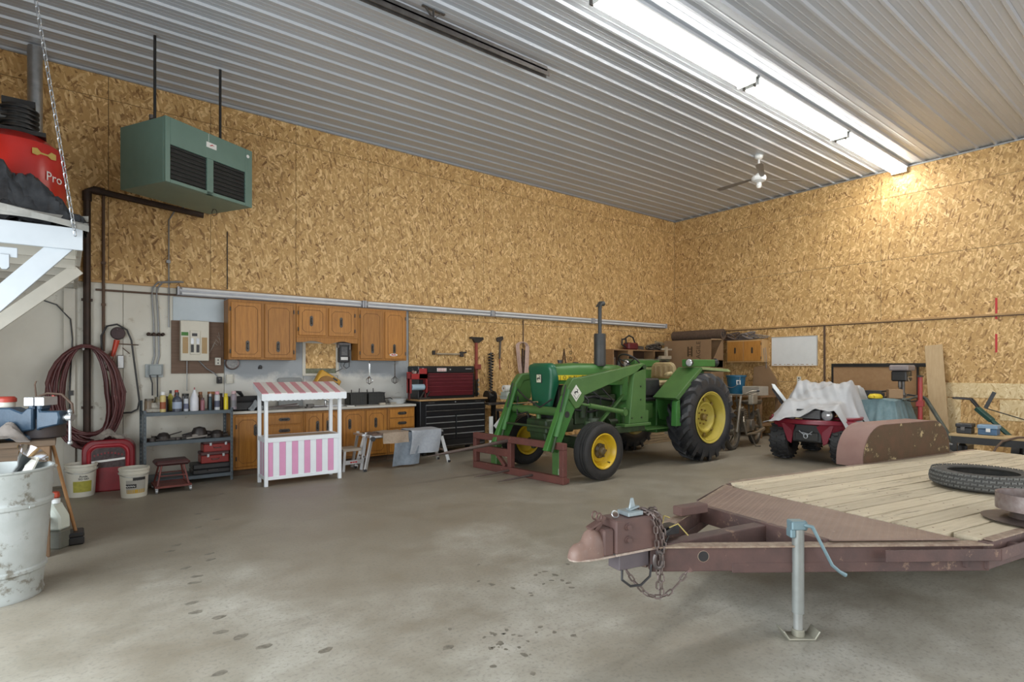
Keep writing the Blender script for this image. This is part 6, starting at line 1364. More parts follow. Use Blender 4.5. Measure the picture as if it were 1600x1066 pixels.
m.tube([(.02, -.03, .645), (.055, -.05, .64), (.085, -.055, .58), (.16, -.06, .43), (.20, -.062, .395), (.235, -.062, .375)], [.011, .011, .009, .009, .009, .012], 10); m.build('crank', mat('jack_blue', (1, 1, 1)), j_)
m = MB(); m.M = Matrix.Translation((jx, jy, 0)) @ Matrix.Rotation(AZ-PI/2-TA, 4, 'Z'); m.box(-.085, .03, .40, -.03, .06, .52); m.build('mount_bracket', TRU, j_, .003)
# things on the deck
pt = at(1536, 752, 'z', .60)
t = thing('motorcycle_tyre', 'loose treaded motorcycle tyre lying on the trailer deck', 'tyre', (pt.x, pt.y, ZD+.006)); t.name = 'loose_tyre'
R_ = .36
pr = [(.235, .010), (.25, .002), (.30, .0), (.34, .018), (.357, .05), (.357, .09), (.34, .122), (.30, .138), (.25, .136), (.235, .128), (.245, .115), (.30, .12), (.33, .10), (.335, .07), (.33, .04), (.30, .02), (.245, .022)]
ty = MB().lathe(pr, seg=64, closed=True).build('carcass', mat('grey_black_rubber', (.045, .044, .042), (.075, .072, .066), sc=12, r=.75), t)
m = MB()
for row in range(4):
    for k in range(50):
        a = 2*PI*(k+(.5 if row % 2 else 0))/50; z = .024+.031*row
        vs = []
        for (da, dz) in ((-.050, 0.002), (-.012, .009), (.046, .006), (.052, .024), (.014, .018), (-.044, .022)):
            zz = z+dz
            rr = .340+.018*math.sin(max(0, min(1, (zz-.015)/.11))*PI)**.6
            vs.append((rr*math.cos(a+da), rr*math.sin(a+da), zz))
        vo = [(x*1.014, y*1.014, z_) for x, y, z_ in vs]
        m._add(vs+vo, [tuple(range(6, 12))]+[(i, (i+1) % 6, 6+(i+1) % 6, 6+i) for i in range(6)])
o = m.build('tread_blocks', mat('tread_grey', (.15, .15, .14), (.10, .10, .095), sc=20, r=.8), t, ang=20); o['kind'] = 'stuff'
pt = at(1612, 817, 'z', ZD)
t = thing('steel_wheel_rim', 'small rusty steel wheel hub standing beside the tyre on the deck', 'wheel rim', (pt.x+.03, pt.y, ZD+.008))
MB().lathe([(.0, .0), (.25, .0), (.26, .008), (.12, .016), (.10, .05), (.0, .05)], seg=40).build('base_disc', mat('dark_rim_disc', (.07, .055, .05), (.12, .09, .08), sc=14, r=.5, m=.4), t)
MB().lathe([(.17, .07), (.175, .165), (.185, .17), (.185, .068), (.10, .055), (.10, .06)], seg=40, closed=True).build('band', mat('rim_rust', (.18, .13, .12), (.28, .24, .23), sc=22, r=.45, m=.4), t)
# ---------------------------------------------------------------- far corner benches
BT = wood('bench_ply', (.28, .17, .09), (.2, .12, .06), along='x', r=.7)
def bench(name, label, x0, y0, x1, y1, z):
    t = thing(name, label, 'workbench', (x0, y0, 0)); L, W = x1-x0, y1-y0
    B(0, 0, z-.04, L, W, z).build('top', BT, t, .004)
    for x in (.03, L-.11):
        for y in (.03, W-.11): B(x, y, 0, x+.08, y+.08, z-.04).build('leg', BT, t, .003)
    B(.05, .05, .25, L-.05, W-.05, .28).build('lower_shelf', BT, t)
    return t
bench('corner_workbench', 'long plywood workbench along the left wall behind the tractor', 9.7, 8.55, 11.75, 9.25, .92)
bench('side_workbench', 'plywood workbench along the right wall under the small oak cabinet', 11.80, 6.35, 12.72, 9.25, .92)
CRD = mat('cardboard', (.30, .19, .105), (.26, .16, .085), sc=3, r=.85)
CUB = wood('shelf_pine', (.34, .20, .10), (.26, .15, .07), along='x', r=.6)
t = thing('cubby_shelf', 'open wooden cubby shelf with three bays on the left wall near the corner', 'shelf', (9.95, 8.92, 1.50))
L = 2.05; B(0, 0, .44, L, .33, .465).build('top_board', CUB, t); B(0, 0, 0, L, .33, .025).build('bottom_board', CUB, t); B(0, .31, .025, L, .33, .44).build('back_board', mat('dark_back', (.09, .05, .03)), t)
for x in (0, .52, 1.50, L-.03): B(x, .0, .025, x+.035, .31, .44).build('divider', CUB, t)
B(.52, -.01, .30, .70, .0, .465).build('corner_piece', CUB, t)
for k, (x, r_, h_, c_, nm, lab) in enumerate([(.15, .07, .22, (.1, .07, .05), 'jar', 'brown jar in the left bay of the cubby shelf'), (.36, .05, .16, (.05, .05, .05), 'can', 'black can in the left bay of the cubby shelf'), (.8, .06, .18, (.08, .05, .04), 'can', 'dark can in the wide middle bay of the cubby shelf'), (1.0, .06, .2, (.16, .1, .06), 'jar', 'rusty jar in the wide middle bay of the cubby shelf'), (1.2, .05, .14, (.12, .12, .1), 'can', 'grey can in the wide middle bay of the cubby shelf'), (1.68, .06, .2, (.05, .04, .06), 'jar', 'purple black jar in the right bay of the cubby shelf'), (1.85, .06, .24, (.12, .06, .05), 'can', 'maroon can in the right bay of the cubby shelf')]):
    q = thing('storage_'+nm, lab, nm, (9.95+x, 9.06, 1.526), group='jars and cans in the cubby shelf'); cm = mat('cub%d' % k, c_, r=.5)
    MB().lathe([(0, 0), (r_, 0), (r_, h_), (0, h_)], seg=16).build('body', cm, q); MB().lathe([(0, h_), (r_*.9, h_), (r_*.9, h_+.03), (0, h_+.03)], seg=16).build('lid', STEEL, q)
t = thing('chain_saw', 'dark red chainsaw standing on top of the cubby shelf', 'chainsaw', (10.75, 9.05, 1.968))
MB().box(-.20, -.10, 0, .16, .10, .17).build('engine', mat('saw_red', (.16, .02, .025), (.1, .015, .02), r=.4), t, .03)
MB().tube([(-.18, 0, .1), (-.2, 0, .28), (-.08, 0, .34), (.06, 0, .30), (.14, 0, .16)], .02).build('front_handle', BLACK, t); MB().tube([(-.2, 0, .05), (-.34, 0, .12), (-.33, 0, .24), (-.2, 0, .26)], .022).build('rear_handle', BLACK, t)
MB().beam((.15, .03, .07), (.5, .03, .05), .012, .08).build('guide_bar', STEEL, t)
r7 = random.Random(12)
def cordpile(name, label, cat, c, rx, ry, n, col, r=.014, zr=.10, grp=None):
    m = MB(); pts = []
    for k in range(n*14):
        a = 2*PI*k/14; q = k/14
        pts.append((rx*(.65+.35*math.sin(q*1.9))*math.cos(a)+.06*math.sin(q*3), ry*(.6+.4*math.cos(q*2.3))*math.sin(a), r+zr*(.5+.5*math.sin(q*2.7+a*.5))*(.4+.6*q/n)))
    m.tube(pts, r, 6); o = m.build(name, col, None, loc=c); return tag(o, label, cat, grp)
cordpile('cable_heap', 'heap of dark cables and straps on the right half of the cubby shelf', 'cable', (11.65, 9.07, 1.966), .30, .13, 9, mat('dusty_black_cord', (.06, .05, .045), (.12, .10, .08), sc=20), .016, .16)
cordpile('cream_rope', 'pale rope tangled with the cables on the cubby shelf', 'rope', (11.85, 9.05, 2.10), .18, .1, 4, mat('pale_rope', (.35, .30, .2)), .010, .1)
t = thing('bench_grinder', 'round-faced bench grinder at the left end of the corner workbench', 'grinder', (10.05, 8.80, 1.30))
MB().lathe([(0, -.05), (.115, -.04), (.125, 0), (.10, .05), (0, .05)], ax='y').build('wheel_guard', mat('grey_guard', (.2, .19, .18), (.1, .1, .1), r=.4, m=.4), t); MB().box(-.05, -.0, -.378, .05, .10, -.05).cyl((0, .05, 0), (0, .30, 0), .08).build('pedestal', BLKM, t)
GST = mat('dusty_green_frame', (.12, .16, .09), (.18, .17, .12), sc=12, r=.6)
t = thing('green_tool_stand', 'dusty green metal saw stand on the corner workbench', 'stand', (10.35, 8.62, .922))
B(-.05, 0, .78, 1.35, .30, .82).build('top_rail', GST, t, .004)
for x in (.0, 1.25):
    MB().beam((x-.10, .02, 0), (x+.03, .02, .78), .03, .03).beam((x+.16, .02, 0), (x+.03, .02, .78), .03, .03).build('leg', GST, t)
MB().beam((.2, .05, .72), (.95, .05, .60), .04, .04).beam((.1, .05, .55), (.8, .05, .72), .03, .03).build('cross_brace', STEEL, t)
MB().lathe([(0, -.03), (.13, -.03), (.13, .03), (0, .03)], (1.05, -.04, .66), 'y').build('motor', BLKM, t)
MB().box(.95, -.04, .822, 1.35, .05, .90).box(1.15, -.03, .90, 1.22, .03, 1.12).box(1.0, -.02, 1.04, 1.40, .02, 1.08).build('fence', mat('cream_metal', (.42, .36, .27), (.34, .28, .2)), t, .004)
# big cardboard carton
t = thing('cardboard_carton', 'big open cardboard carton with FRAGILE printed on its side', 'box', (11.86, 7.60, .922))
W, D, HB_ = .52, 1.32, 1.28
B(0, 0, 0, .012, D, HB_).build('front_side', CRD, t, .002); B(W-.012, 0, 0, W, D, HB_).build('back_side', CRD, t); B(.012, D-.012, 0, W-.012, D, HB_).build('far_side', CRD, t); B(.012, 0, 0, W-.012, .012, HB_*.62).build('near_side', CRD, t); B(.012, .012, 0, W-.012, D-.012, .01).build('bottom', CRD, t)
MB().prism([(.012, .70), (.46, HB_+.0), (.50, HB_), (.50, .75), (.5, .62), (.012, .62)], .0, .010).build('torn_flap', CRD, t)
MB().beam((0, 0, HB_), (.5, -.02, HB_+.01), .012, .02).build('top_edge', mat('cardboard_edge', (.42, .30, .18)), t)
RX = Matrix.Rotation(-PI/2, 4, 'Z') @ Matrix.Rotation(PI/2, 4, 'X')
MB().text('FRAGILE', .16, Matrix.Translation((-.002, .33, .95)) @ RX @ Matrix.Rotation(PI/2, 4, 'Z'), .001).build('printing', mat('brown_ink', (.08, .045, .02)), t)
MB().box(-.003, .50, .88, -.001, .54, 1.12).box(-.003, .60, .88, -.001, .64, 1.12).box(-.003, .54, .98, -.001, .60, 1.0).box(-.003, .54, .92, -.001, .60, .94).box(-.003, .54, 1.05, -.001, .60, 1.07).build('handling_marks', mat('brown_ink', (1, 1, 1)), t)
# small oak cabinet on the right wall
XW = X1-T
HON2 = wood('honey_oak_y', (.50, .235, .05), (.36, .15, .028), along='z', r=.45)
t = thing('small_wall_cabinet', 'small honey oak wall cabinet with two doors on the right wall', 'cabinet', (12.45, 6.68, 1.66))
CW = .88; B(.02, 0, 0, XW-12.45-.002, CW, .52).build('carcass', wood('light_oak_side', (.52, .33, .15), (.42, .25, .10), along='z'), t, .003)
for a, b_ in ((.03, .44), (.46, CW-.02)):
    d = B(0, a, .03, .02, b_, .49).build('door', HON2, t, .004)
    MB().prism([((a+b_)/2, .20), ((a+b_)/2+.02, .22), ((a+b_)/2+.02, .33), ((a+b_)/2, .35), ((a+b_)/2-.02, .33), ((a+b_)/2-.02, .22)], -.008, 0, 'yz').build('handle', HND, d)
for z in (.10, .42): B(-.006, .012, z-.03, .0, .026, z+.03).build('hinge', HND, t)
t = thing('carpet_roll', 'brown rolled carpet lying on top of the big carton', 'carpet roll', (12.30, 7.55, 2.335))
MB().cyl((0, 0, 0), (0, 1.40, 0), .125, seg=20).build('roll', mat('brown_carpet', (.13, .085, .06), (.09, .06, .04), sc=20, r=.95), t); MB().tube([(.09*math.cos(a*.5)*(1-a*.03), -.004, .09*math.sin(a*.5)*(1-a*.03)) for a in range(26)], .006).build('spiral_end', BLACK, t)
for i, (y, lab, col) in enumerate([(7.50, 'brown coil of hose at the left on top of the small oak cabinet', (.14, .10, .08)), (7.12, 'grey coil of cable at the right on top of the small oak cabinet', (.22, .19, .18))]):
    cordpile('hose_coil', lab, 'hose coil', (12.58, y, 2.182), .13, .26, 6, mat('coil%d' % i, col, r=.6), .018, .17, 'coils on the small oak cabinet')
for k in range(6):
    o = MB().beam((12.50+.03*k, 6.66-.03*(k % 3), 2.195+.012*k), (12.60, 7.05+.02*k, 2.20+.03*k), .016, .012).build('thin_stick', [LUM, STEEL, GREYC][k % 3]); tag(o, 'loose thin stick on the right end of the small oak cabinet', 'stick', 'loose sticks on the small oak cabinet')
tag(MB().tube([(12.5, 6.665, 1.98), (12.5, 6.64, 1.70), (12.55, 6.63, 1.52), (12.6, 6.65, 1.75), (12.58, 6.665, 2.0)], .006).build('hanging_wire', GC), 'loop of wire hanging on the side of the small oak cabinet', 'wire')
t = thing('blue_bucket', 'blue plastic pail with a white logo on the bench under the oak cabinet', 'bucket', (12.12, 7.12, .922))
MB().lathe([(0, 0), (.17, 0), (.205, .40), (.225, .40), (.225, .44), (.20, .44), (.165, .012), (0, .012)], seg=32).build('pail', mat('pail_blue', (.018, .13, .24), (.015, .11, .21), r=.35), t)
MB().tube([(-.21+0*a, .22*math.cos(a), .40-.24*math.sin(a)) for a in [x*PI/10 for x in range(11)]], .006).build('bail', GALV, t)
m = MB()
a0 = math.atan2(-7.12, -12.12)+.28
m.M = Matrix.Rotation(a0, 4, 'Z') @ Matrix.Translation((.203, 0, .28)) @ Matrix.Rotation(PI/2, 4, 'Z') @ Matrix.Rotation(PI/2, 4, 'X')
m.box(-.05, -.05, -.004, -.03, .05, .0).box(-.03, .03, -.004, .04, .05, 0).box(.02, -.05, -.004, .04, .03, 0).box(-.03, -.05, -.004, .0, -.035, 0); m.build('logo', W2, t)
tag(MB().box(11.86, 6.42, .922, 12.25, 6.82, 1.12).build('pale_crate', mat('pale_grey_box', (.42, .40, .36), (.34, .32, .28), sc=6), None, .008), 'pale grey box on the bench behind the motorcycle', 'box')
tag(MB().prism([(6.45, .925), (7.0, .925), (6.95, 1.55), (6.62, 1.60), (6.40, 1.25)], 12.60, 12.615, 'yz').build('cardboard_sheet', CRD), 'torn cardboard sheet leaning on the wall under the oak cabinet', 'cardboard')
# whiteboard and outlet
t = thing('whiteboard', 'white marker board hanging on the right wall', 'whiteboard', (XW-.002, 5.60, 1.58))
B(-.018, 0, 0, -.004, 1.0, .64).build('writing_surface', mat('board_white', (.70, .72, .72), (.66, .68, .68), r=.25), t)
for (a, b_, c2, d2) in ((-.01, -.012, 1.01, 0), (-.01, .64, 1.01, .652), (-.012, 0, 0, .64), (1.0, 0, 1.012, .64)): B(-.024, a, b_, -.002, c2, d2).build('frame', ALU if b_ > 0 or a < -.011 else OSBT, t)
for k in range(9): B(-.020, .08+.1*k, .02, -.0175, .11+.1*k+.02*(k % 3), .035).build('smudge', mat('brown_smudge', (.35, .25, .15)), t)
t = thing('wall_outlet', 'cream electrical outlet on the right wall below the whiteboard', 'outlet', (XW, 5.99, 1.27))
B(-.01, -.045, -.07, 0, .045, .07).build('cover', mat('cream_plastic', (1, 1, 1)), t, .003)
for z in (-.03, .03): B(-.014, -.012, z-.015, -.009, .012, z+.015).build('socket', BLACK, t)
# framed particle board, tall plank
t = thing('framed_board', 'brown particle board with a black steel top frame against the right wall', 'board', (XW-.03, 3.72, 0), rot=(0, -.02, 0))
B(-.02, .03, .03, 0, 1.52, 1.55).build('panel', mat('particle_board', (.38, .23, .115), (.33, .19, .09), sc=14, r=.8), t); B(-.05, -.3, 1.55, .0, 1.55, 1.62).build('top_frame', BLKM, t, .004); B(-.05, 1.52, .0, 0, 1.55, 1.55).build('side_frame', BLKM, t); B(-.05, 0, 0, 0, .03, 1.55).build('side_frame', BLKM, t)
t = thing('leaning_plank', 'tall pale plywood plank leaning upright against the right wall', 'plank', (0, 0, 0))
MB().beam((12.30, 3.27, .012), (12.60, 3.47, 1.95), .27, .02, (1, .1, .16)).build('plank', wood('pale_ply', (.58, .42, .235), (.50, .345, .18), along='z', r=.6, sc=.6), t, .002); MB().cyl((12.565, 3.36, 1.72), (12.575, 3.36, 1.72), .012).build('knot', DARKG, t)
# ---------------------------------------------------------------- motorcycle
t = thing('motorcycle', 'stripped old motorcycle parked between the tractor wheel and the red quad', 'motorcycle', (9.80, 5.84, 0), math.radians(11))
DUST = mat('dusty_chrome', (.42, .38, .32), (.25, .22, .18), sc=14, r=.35, m=.7); DFR = mat('dusty_black_frame', (.07, .06, .05), (.14, .12, .09), sc=14, r=.55)
for x, r_ in ((0, .33), (1.28, .32)):
    w = MB().tube([(r_*.92*math.cos(a*PI/20), 0, r_*.92*math.sin(a*PI/20)) for a in range(40)], .05, 10, True).build('tyre', mat('dusty_rubber', (.05, .045, .04), (.09, .08, .065), r=.8), t, loc=(x, 0, r_))
    MB().lathe([(r_*.78, -.03), (r_*.82, -.03), (r_*.80, 0), (r_*.82, .03), (r_*.78, .03), (r_*.76, 0)], ax='y', seg=36, closed=True).build('rim', DUST, w)
    m = MB()
    for k in range(18): a = 2*PI*k/18; m.tube([(.04*math.cos(a+.5), .03*(-1)**k, .04*math.sin(a+.5)), (r_*.78*math.cos(a), 0, r_*.78*math.sin(a))], .003, 4)
    m.build('spokes', DUST, w); MB().cyl((0, -.05, 0), (0, .05, 0), .06).build('hub', DUST, w)
for s_ in (-1, 1):
    MB().tube([(0, s_*.09, .33), (.13, s_*.09, .75), (.22, s_*.09, 1.02)], [.032, .026, .022], 12).build('fork_leg', DUST, t)
    MB().tube([(1.28, s_*.13, .33), (1.05, s_*.13, .70)], .028).build('shock', DUST, t); MB().tube([(1.28, s_*.1, .33), (.75, s_*.1, .40)], .02).build('swing_arm', DFR, t)
MB().tube([(.26, -.36, 1.10), (.22, -.30, 1.10), (.20, -.12, 1.02), (.20, .12, 1.02), (.22, .30, 1.10), (.30, .38, 1.12)], .014).build('handlebar', DUST, t)
for s_ in (-1, 1): MB().cyl((.24, s_*.28, 1.10), (.32, s_*.39, 1.10), .02).build('grip', BLACK, t); MB().tube([(.2, s_*.2, 1.03), (.16, s_*.3, 1.05), (.24, s_*.36, 1.07)], .007).build('lever', DUST, t)
m = MB().tube([(.22, 0, 1.0), (.35, 0, .60), (.45, 0, .30), (.85, 0, .28), (.95, 0, .55), (.92, 0, .80), (.3, 0, .92)], .02, 8); 
for s_ in (-1, 1): m.tube([(.3, s_*.05, .9), (.9, s_*.1, .82), (1.35, s_*.1, .80)], .014).tube([(.9, s_*.1, .8), (.85, s_*.1, .35)], .014)
m.build('frame', DFR, t)
m = MB().box(.42, -.13, .30, .82, .13, .52).cyl((.5, 0, .5), (.42, 0, .78), .075)
for k in range(6): m.cb((.49-.012*k, 0, .54+.035*k), (.20, .22, .01))
m.build('engine', DUST, t, .01); MB().cyl((.70, -.16, .42), (.70, .16, .42), .10).build('crankcase', mat('dull_alloy', (.25, .23, .2), (.16, .14, .12), r=.5, m=.5), t)
MB().tube([(.42, -.06, .66), (.34, -.10, .5), (.40, -.13, .26), (.9, -.14, .25), (1.3, -.16, .30)], [.02, .02, .022, .03, .045], 10).build('exhaust', DUST, t)
MB().box(.82, -.12, .82, 1.38, .12, .88).build('seat_pan', DFR, t, .01); MB().tube([(.62, .16, .26), (.66, .30, .02), (.72, .36, .012)], .012).build('kick_stand', DFR, t); MB().tube([(.60, -.12, .28), (.66, -.22, .02), (.80, -.26, .01)], .012).build('centre_stand', DFR, t)
MB().grid(lambda u, v: (.42*math.cos(1.05*PI*(u*.5+.38))*.9, (v-.5)*.13, .34+.40*math.sin(1.05*PI*(u*.5+.38))*.98), 14, 3, .004).build('mudguard', DUST, t)
MB().box(.5, -.22, .82, .78, -.12, 1.04).build('side_pannier', mat('dusty_cream', (.38, .34, .28), (.28, .25, .2)), t, .02)
# ---------------------------------------------------------------- quad under its cover
t = thing('quad_bike', 'dark red quad bike facing the camera under a silver cover', 'quad bike', (9.66, 4.30, 0), math.radians(6))
QR = mat('quad_red', (.20, .012, .028), (.16, .01, .022), sc=3, r=.3)
def qwheel(x, y, r_, w_):
    m = MB().lathe([(.15, -w_*.4), (.2, -w_*.5), (r_-.07, -w_*.52), (r_-.03, -w_*.42), (r_-.025, 0), (r_-.03, w_*.42), (r_-.07, w_*.52), (.2, w_*.5), (.15, w_*.4)], ax='y', seg=36, closed=True)
    for k in range(20):
        for sd in (-1, 1):
            a = 2*PI*(k+(.5 if sd > 0 else 0))/20
            for (y0, y1, da, rr) in ((.01, .07, .08, r_), (.07, w_*.5, -.0, r_-.012)):
                vs = []
                for (yy, aa) in ((y0, a+da*.3), (y1, a+da*1.6-.08)):
                    for dth, ra in ((-.05, r_-.04), (-.045, rr), (.045, rr), (.05, r_-.04)): vs.append((ra*math.cos(aa+dth), sd*yy, ra*math.sin(aa+dth)))
                m._add(vs, [(0, 1, 5, 4), (1, 2, 6, 5), (2, 3, 7, 6), (0, 3, 2, 1), (4, 5, 6, 7)])
    w = m.build('tyre', mat('quad_rubber', (.018, .018, .02), (.035, .034, .034), r=.6), t, loc=(x, y, r_), ang=25)
    MB().lathe([(0, -.02), (.13, -.02), (.155, -w_*.42), (.16, w_*.42), (.12, .02), (0, .02)], ax='y', seg=24).build('rim', BLKM, w)
for s_ in (-1, 1): qwheel(0, s_*.46, .345, .27); qwheel(1.28, s_*.44, .31, .26)
MB().box(.05, -.16, .30, 1.3, .16, .62).cyl((0, -.4, .32), (0, .4, .32), .025).cyl((1.28, -.4, .31), (1.28, .4, .31), .03).tube([(0, -.38, .32), (.1, -.15, .5)], .02).tube([(0, .38, .32), (.1, .15, .5)], .02).build('chassis', BLKM, t, .01)
fb_ = [(-.40, -.18), (-.42, 0), (-.40, .18), (-.30, .50), (-.18, .64), (-.10, .66), (-.08, .62), (-.26, .30), (-.28, 0), (-.26, -.30), (-.08, -.62), (-.10, -.66), (-.18, -.64), (-.30, -.50)]
MB().prism(fb_, .625, .70, 'xy').build('front_bumper_wing', QR, t, .012)
for s_ in (-1, 1):
    MB().prism([(-.10, s_*.30), (.40, s_*.30), (.42, s_*.62), (.1, s_*.68), (-.15, s_*.62)], .70, .74, 'xy').build('front_fender', QR, t, .012)
    MB().prism([(.9, s_*.22), (1.65, s_*.22), (1.66, s_*.60), (1.2, s_*.62), (.95, s_*.55)], .72, .76, 'xy').build('rear_fender', QR, t, .012)
    MB()._add([(-.34, s_*.30, .66), (-.26, s_*.55, .66), (-.22, s_*.50, .52), (-.22, s_*.34, .36), (-.30, s_*.24, .40), (-.38, s_*.16, .60)], [(0, 1, 2, 3, 4, 5)]).build('bumper_side', QR, t)
    MB().prism([(s_*.18, .64), (s_*.40, .64), (s_*.30, .34), (s_*.24, .30)], -.32, -.29, 'yz').build('front_strut', QR, t, .006)
    MB().lathe([(0, .06), (.085, .05), (.095, -.02), (.088, -.03), (0, -.03)], (-.20, s_*.27, .775), 'x', 24).build('head_lamp', BLKM, t); MB().lathe([(0, -.055), (.05, -.045), (.078, -.03), (0, -.028)], (-.20, s_*.27, .775), 'x', 24).build('lens', mat('lamp_glass', (1, 1, 1)), t)
MB().box(-.31, -.22, .34, -.28, .22, .62).box(-.35, -.17, .36, -.30, .17, .50).build('skid_plate', BLKM, t, .01)
m = MB().tube([(-.36, -.10, .52), (-.37, -.04, .47), (-.37, .04, .47), (-.36, .10, .52)], .008).tube([(-.37+.0*a, .03*math.cos(a*PI/6), .44+.035*math.sin(a*PI/6)) for a in range(12)], .008, 6, True).tube([(-.36, -.09, .47), (-.36, .09, .50)], .006); m.build('winch_hook', GALV, t)
g = B(-.24, -.18, .71, -.20, .18, .86).build('grille_frame', BLKM, t)
for k in range(6): B(-.255, -.17, .725+.021*k, -.24, .17, .733+.021*k).build('grille_slat', mat('grey_slat', (.25, .24, .24), r=.4, m=.4), g)
MB().prism([(-.2, .70), (.5, .70), (.5, .96), (.1, .88), (-.2, .80)], -.2, .2).build('body_nose', QR, t, .03); MB().tube([(.5, -.38, 1.15), (.42, -.15, 1.10), (.42, .15, 1.10), (.5, .38, 1.15)], .016).build('handlebar', BLKM, t)
MB().box(.7, -.15, .76, 1.4, .15, .92).build('seat', BLACK, t, .04)
# silver cover
COV = mat('silver_cover', (.44, .45, .47), (.37, .38, .40), sc=3, r=.55, bmp=.15)
def topz(x):
    P = [(-.33, .84), (-.22, .90), (-.05, .95), (.15, 1.00), (.32, 1.16), (.50, 1.26), (.75, 1.24), (1.05, 1.20), (1.3, 1.12), (1.6, 1.04), (1.78, .80)]
    for (a, za), (b_, zb_) in zip(P[:-1], P[1:]):
        if x <= b_: return za+(zb_-za)*max(0, (x-a)/(b_-a))
    return P[-1][1]
def cov(u, v):
    x = -.33+2.11*u; q = (v-.5)*2; fl = 1.0
    y = q*.66; e = abs(q)
    wtop = .46 if x < .2 else .40
    z = topz(x)
    if e > .62:
        drop = (e-.62)/.38; s_ = 1 if q > 0 else -1
        y = s_*(.41+.20*drop+.05*math.sin(x*14+s_)*drop); z = z-(z-(.74 if s_ > 0 else .58+.12*math.sin(x*5)))*drop**1.15
    z += .022*math.sin(9*x+6*y)+.015*math.sin(17*y-8*x+1)+.012*math.sin(25*(x+y*.6))*(1-min(1, e))+.03*math.exp(-((y-.38)/.10)**2)*math.exp(-((x-.45)/.2)**2)+.03*math.exp(-((y+.38)/.1)**2)*math.exp(-((x-.45)/.2)**2)
    z += .010*math.sin(45*(.6*x-y)+2*math.sin(6*x))*(1 if x > .1 else .4)
    if x < .0:
        lf = max(0, min(1, (y+.15)/.5)); w_ = min(1, max(0, (-.08-x)*5)); z -= .15*lf*w_; x -= .13*lf*w_
    return (x-(.06*math.cos(y*2) if x < -.3 else 0), y, z)
o = MB().grid(cov, 90, 70, .006).build('silver_cover', COV, None, ang=60, loc=(9.66, 4.30, 0.012), rot=(0, 0, math.radians(6))); tag(o, 'crumpled silver cover thrown over the red quad bike', 'cover')
tag(MB().prism([(0, 0), (.05, -.01), (.30, -.34), (.33, -.42), (.28, -.40), (.02, -.07)], -.012, .012).build('white_trim_blade', WHITE, None, .002, loc=(9.80, 5.08, 1.25), rot=(0, 0, -AZ+PI/2+.2-PI/2)), 'white and black plastic guard sticking up beside the quad cover', 'guard')
tag(MB().beam((9.88, 5.10, 1.17), (10.0, 4.96, .86), .03, .05).build('black_guard_bar', BLACK), 'black bar under the white plastic guard beside the quad cover', 'bar')
# blanket-covered machine with things on top
t = thing('covered_machine', 'low machine hidden under a teal grey blanket beside the quad', 'machine', (10.95, 3.72, 0)); t.name = 'covered_crate'
MB().box(-.25, -.20, 0, .25, .14, .94).build('crate_body', BT, t, .01)
def bl(u, v):
    q = (v-.5)*2; p = (u-.5)*2; x = p*.46; y = q*.46; e = max(abs(p), abs(q)); z = 1.0-.01*math.sin(8*x)
    if e > .82:
        d = (e-.82)/.18; a = math.atan2(q, p); sc = 1+.28*d+.06*d*math.sin(a*16); x = x*.9*sc; y = y*.9*sc; z = 1.0-(.55+.04*math.sin(a*7))*d
    else: x *= .98; y *= .98; z += -.015*math.sin(9*y+4*x)
    return (x, y, z)
o = MB().grid(bl, 60, 60, .008).build('teal_blanket', mat('teal_blanket', (.13, .205, .225), (.19, .27, .29), sc=9, r=.9, bmp=.4), None, ang=60, loc=(10.95, 3.70, 0)); o.scale = (1, .74, 1); tag(o, 'teal grey fleece blanket draped over the low machine', 'blanket')
t = thing('black_tray', 'black plastic tray on the teal blanket', 'tray', (11.0, 3.84, 1.022)); MB().box(-.14, -.16, 0, .14, .16, .02).box(-.14, -.16, .02, -.12, .16, .09).box(-.14, .14, .02, .14, .16, .12).box(-.13, -.12, .09, .12, .14, .12).build('tray', BLACK, t, .006)
tag(MB().lathe([(0, 0), (.10, 0), (.11, .03), (.08, .07), (0, .08)]).box(-.16, -.03, .01, -.08, .03, .05).build('yellow_gadget', mat('bright_yellow', (.62, .46, .02)), None, .004, loc=(10.64, 3.74, 1.022)), 'bright yellow plastic gadget at the front of the teal blanket', 'gadget')
tag(MB().box(-.11, -.10, 0, .11, .10, .15).build('small_carton', CRD, None, .006, loc=(10.95, 3.56, 1.022), rot=(0, 0, .5)), 'small open cardboard box on the right of the teal blanket', 'box')
# drill press on a dark cabinet
t = thing('drill_press', 'grey bench drill press standing on a dark cabinet', 'drill press', (11.85, 3.74, .82))
GD = mat('grey_machine', (.17, .16, .165), (.11, .10, .10), sc=6, r=.5)
MB().box(-.16, -.12, 0, .16, .12, .03).build('base', GD, t, .006); MB().cyl((0.05, 0, .03), (.05, 0, .56), .035).build('column', STEEL, t); MB().box(-.14, -.12, .20, .12, .12, .225).cyl((.05, 0, .17), (.05, 0, .26), .05).build('table', STEEL, t, .004)
MB().box(-.16, -.12, .47, .14, .12, .66).build('head', BLKM, t, .02); MB().box(-.20, -.16, .66, .18, .14, .76).build('belt_cover', mat('beige_grey_cover', (.30, .26, .26), (.22, .19, .19), r=.5), t, .02); MB().cyl((-.10, 0, .36), (-.10, 0, .47), .025).cyl((-.10, 0, .28), (-.10, 0, .36), .012).build('chuck', STEEL, t)
for a in (0, 2.1, 4.2): MB().tube([(-.12, -.13, .55), (-.12+.10*math.cos(a), -.17, .55+.10*math.sin(a))], .007).build('feed_lever', CHROME, t)
MB().cyl((.14, 0, .48), (.14, 0, .66), .07).build('motor', BLKM, t)
t = thing('dark_cabinet', 'dark steel cabinet with a mesh front under the drill press', 'cabinet', (11.6, 3.50, 0))
B(0, 0, 0, .5, .48, .818).build('body', BLKM, t, .01)
for k in range(8): B(-.006, .03, .12+.08*k, 0, .45, .14+.08*k).build('mesh_bar', STEEL, t)
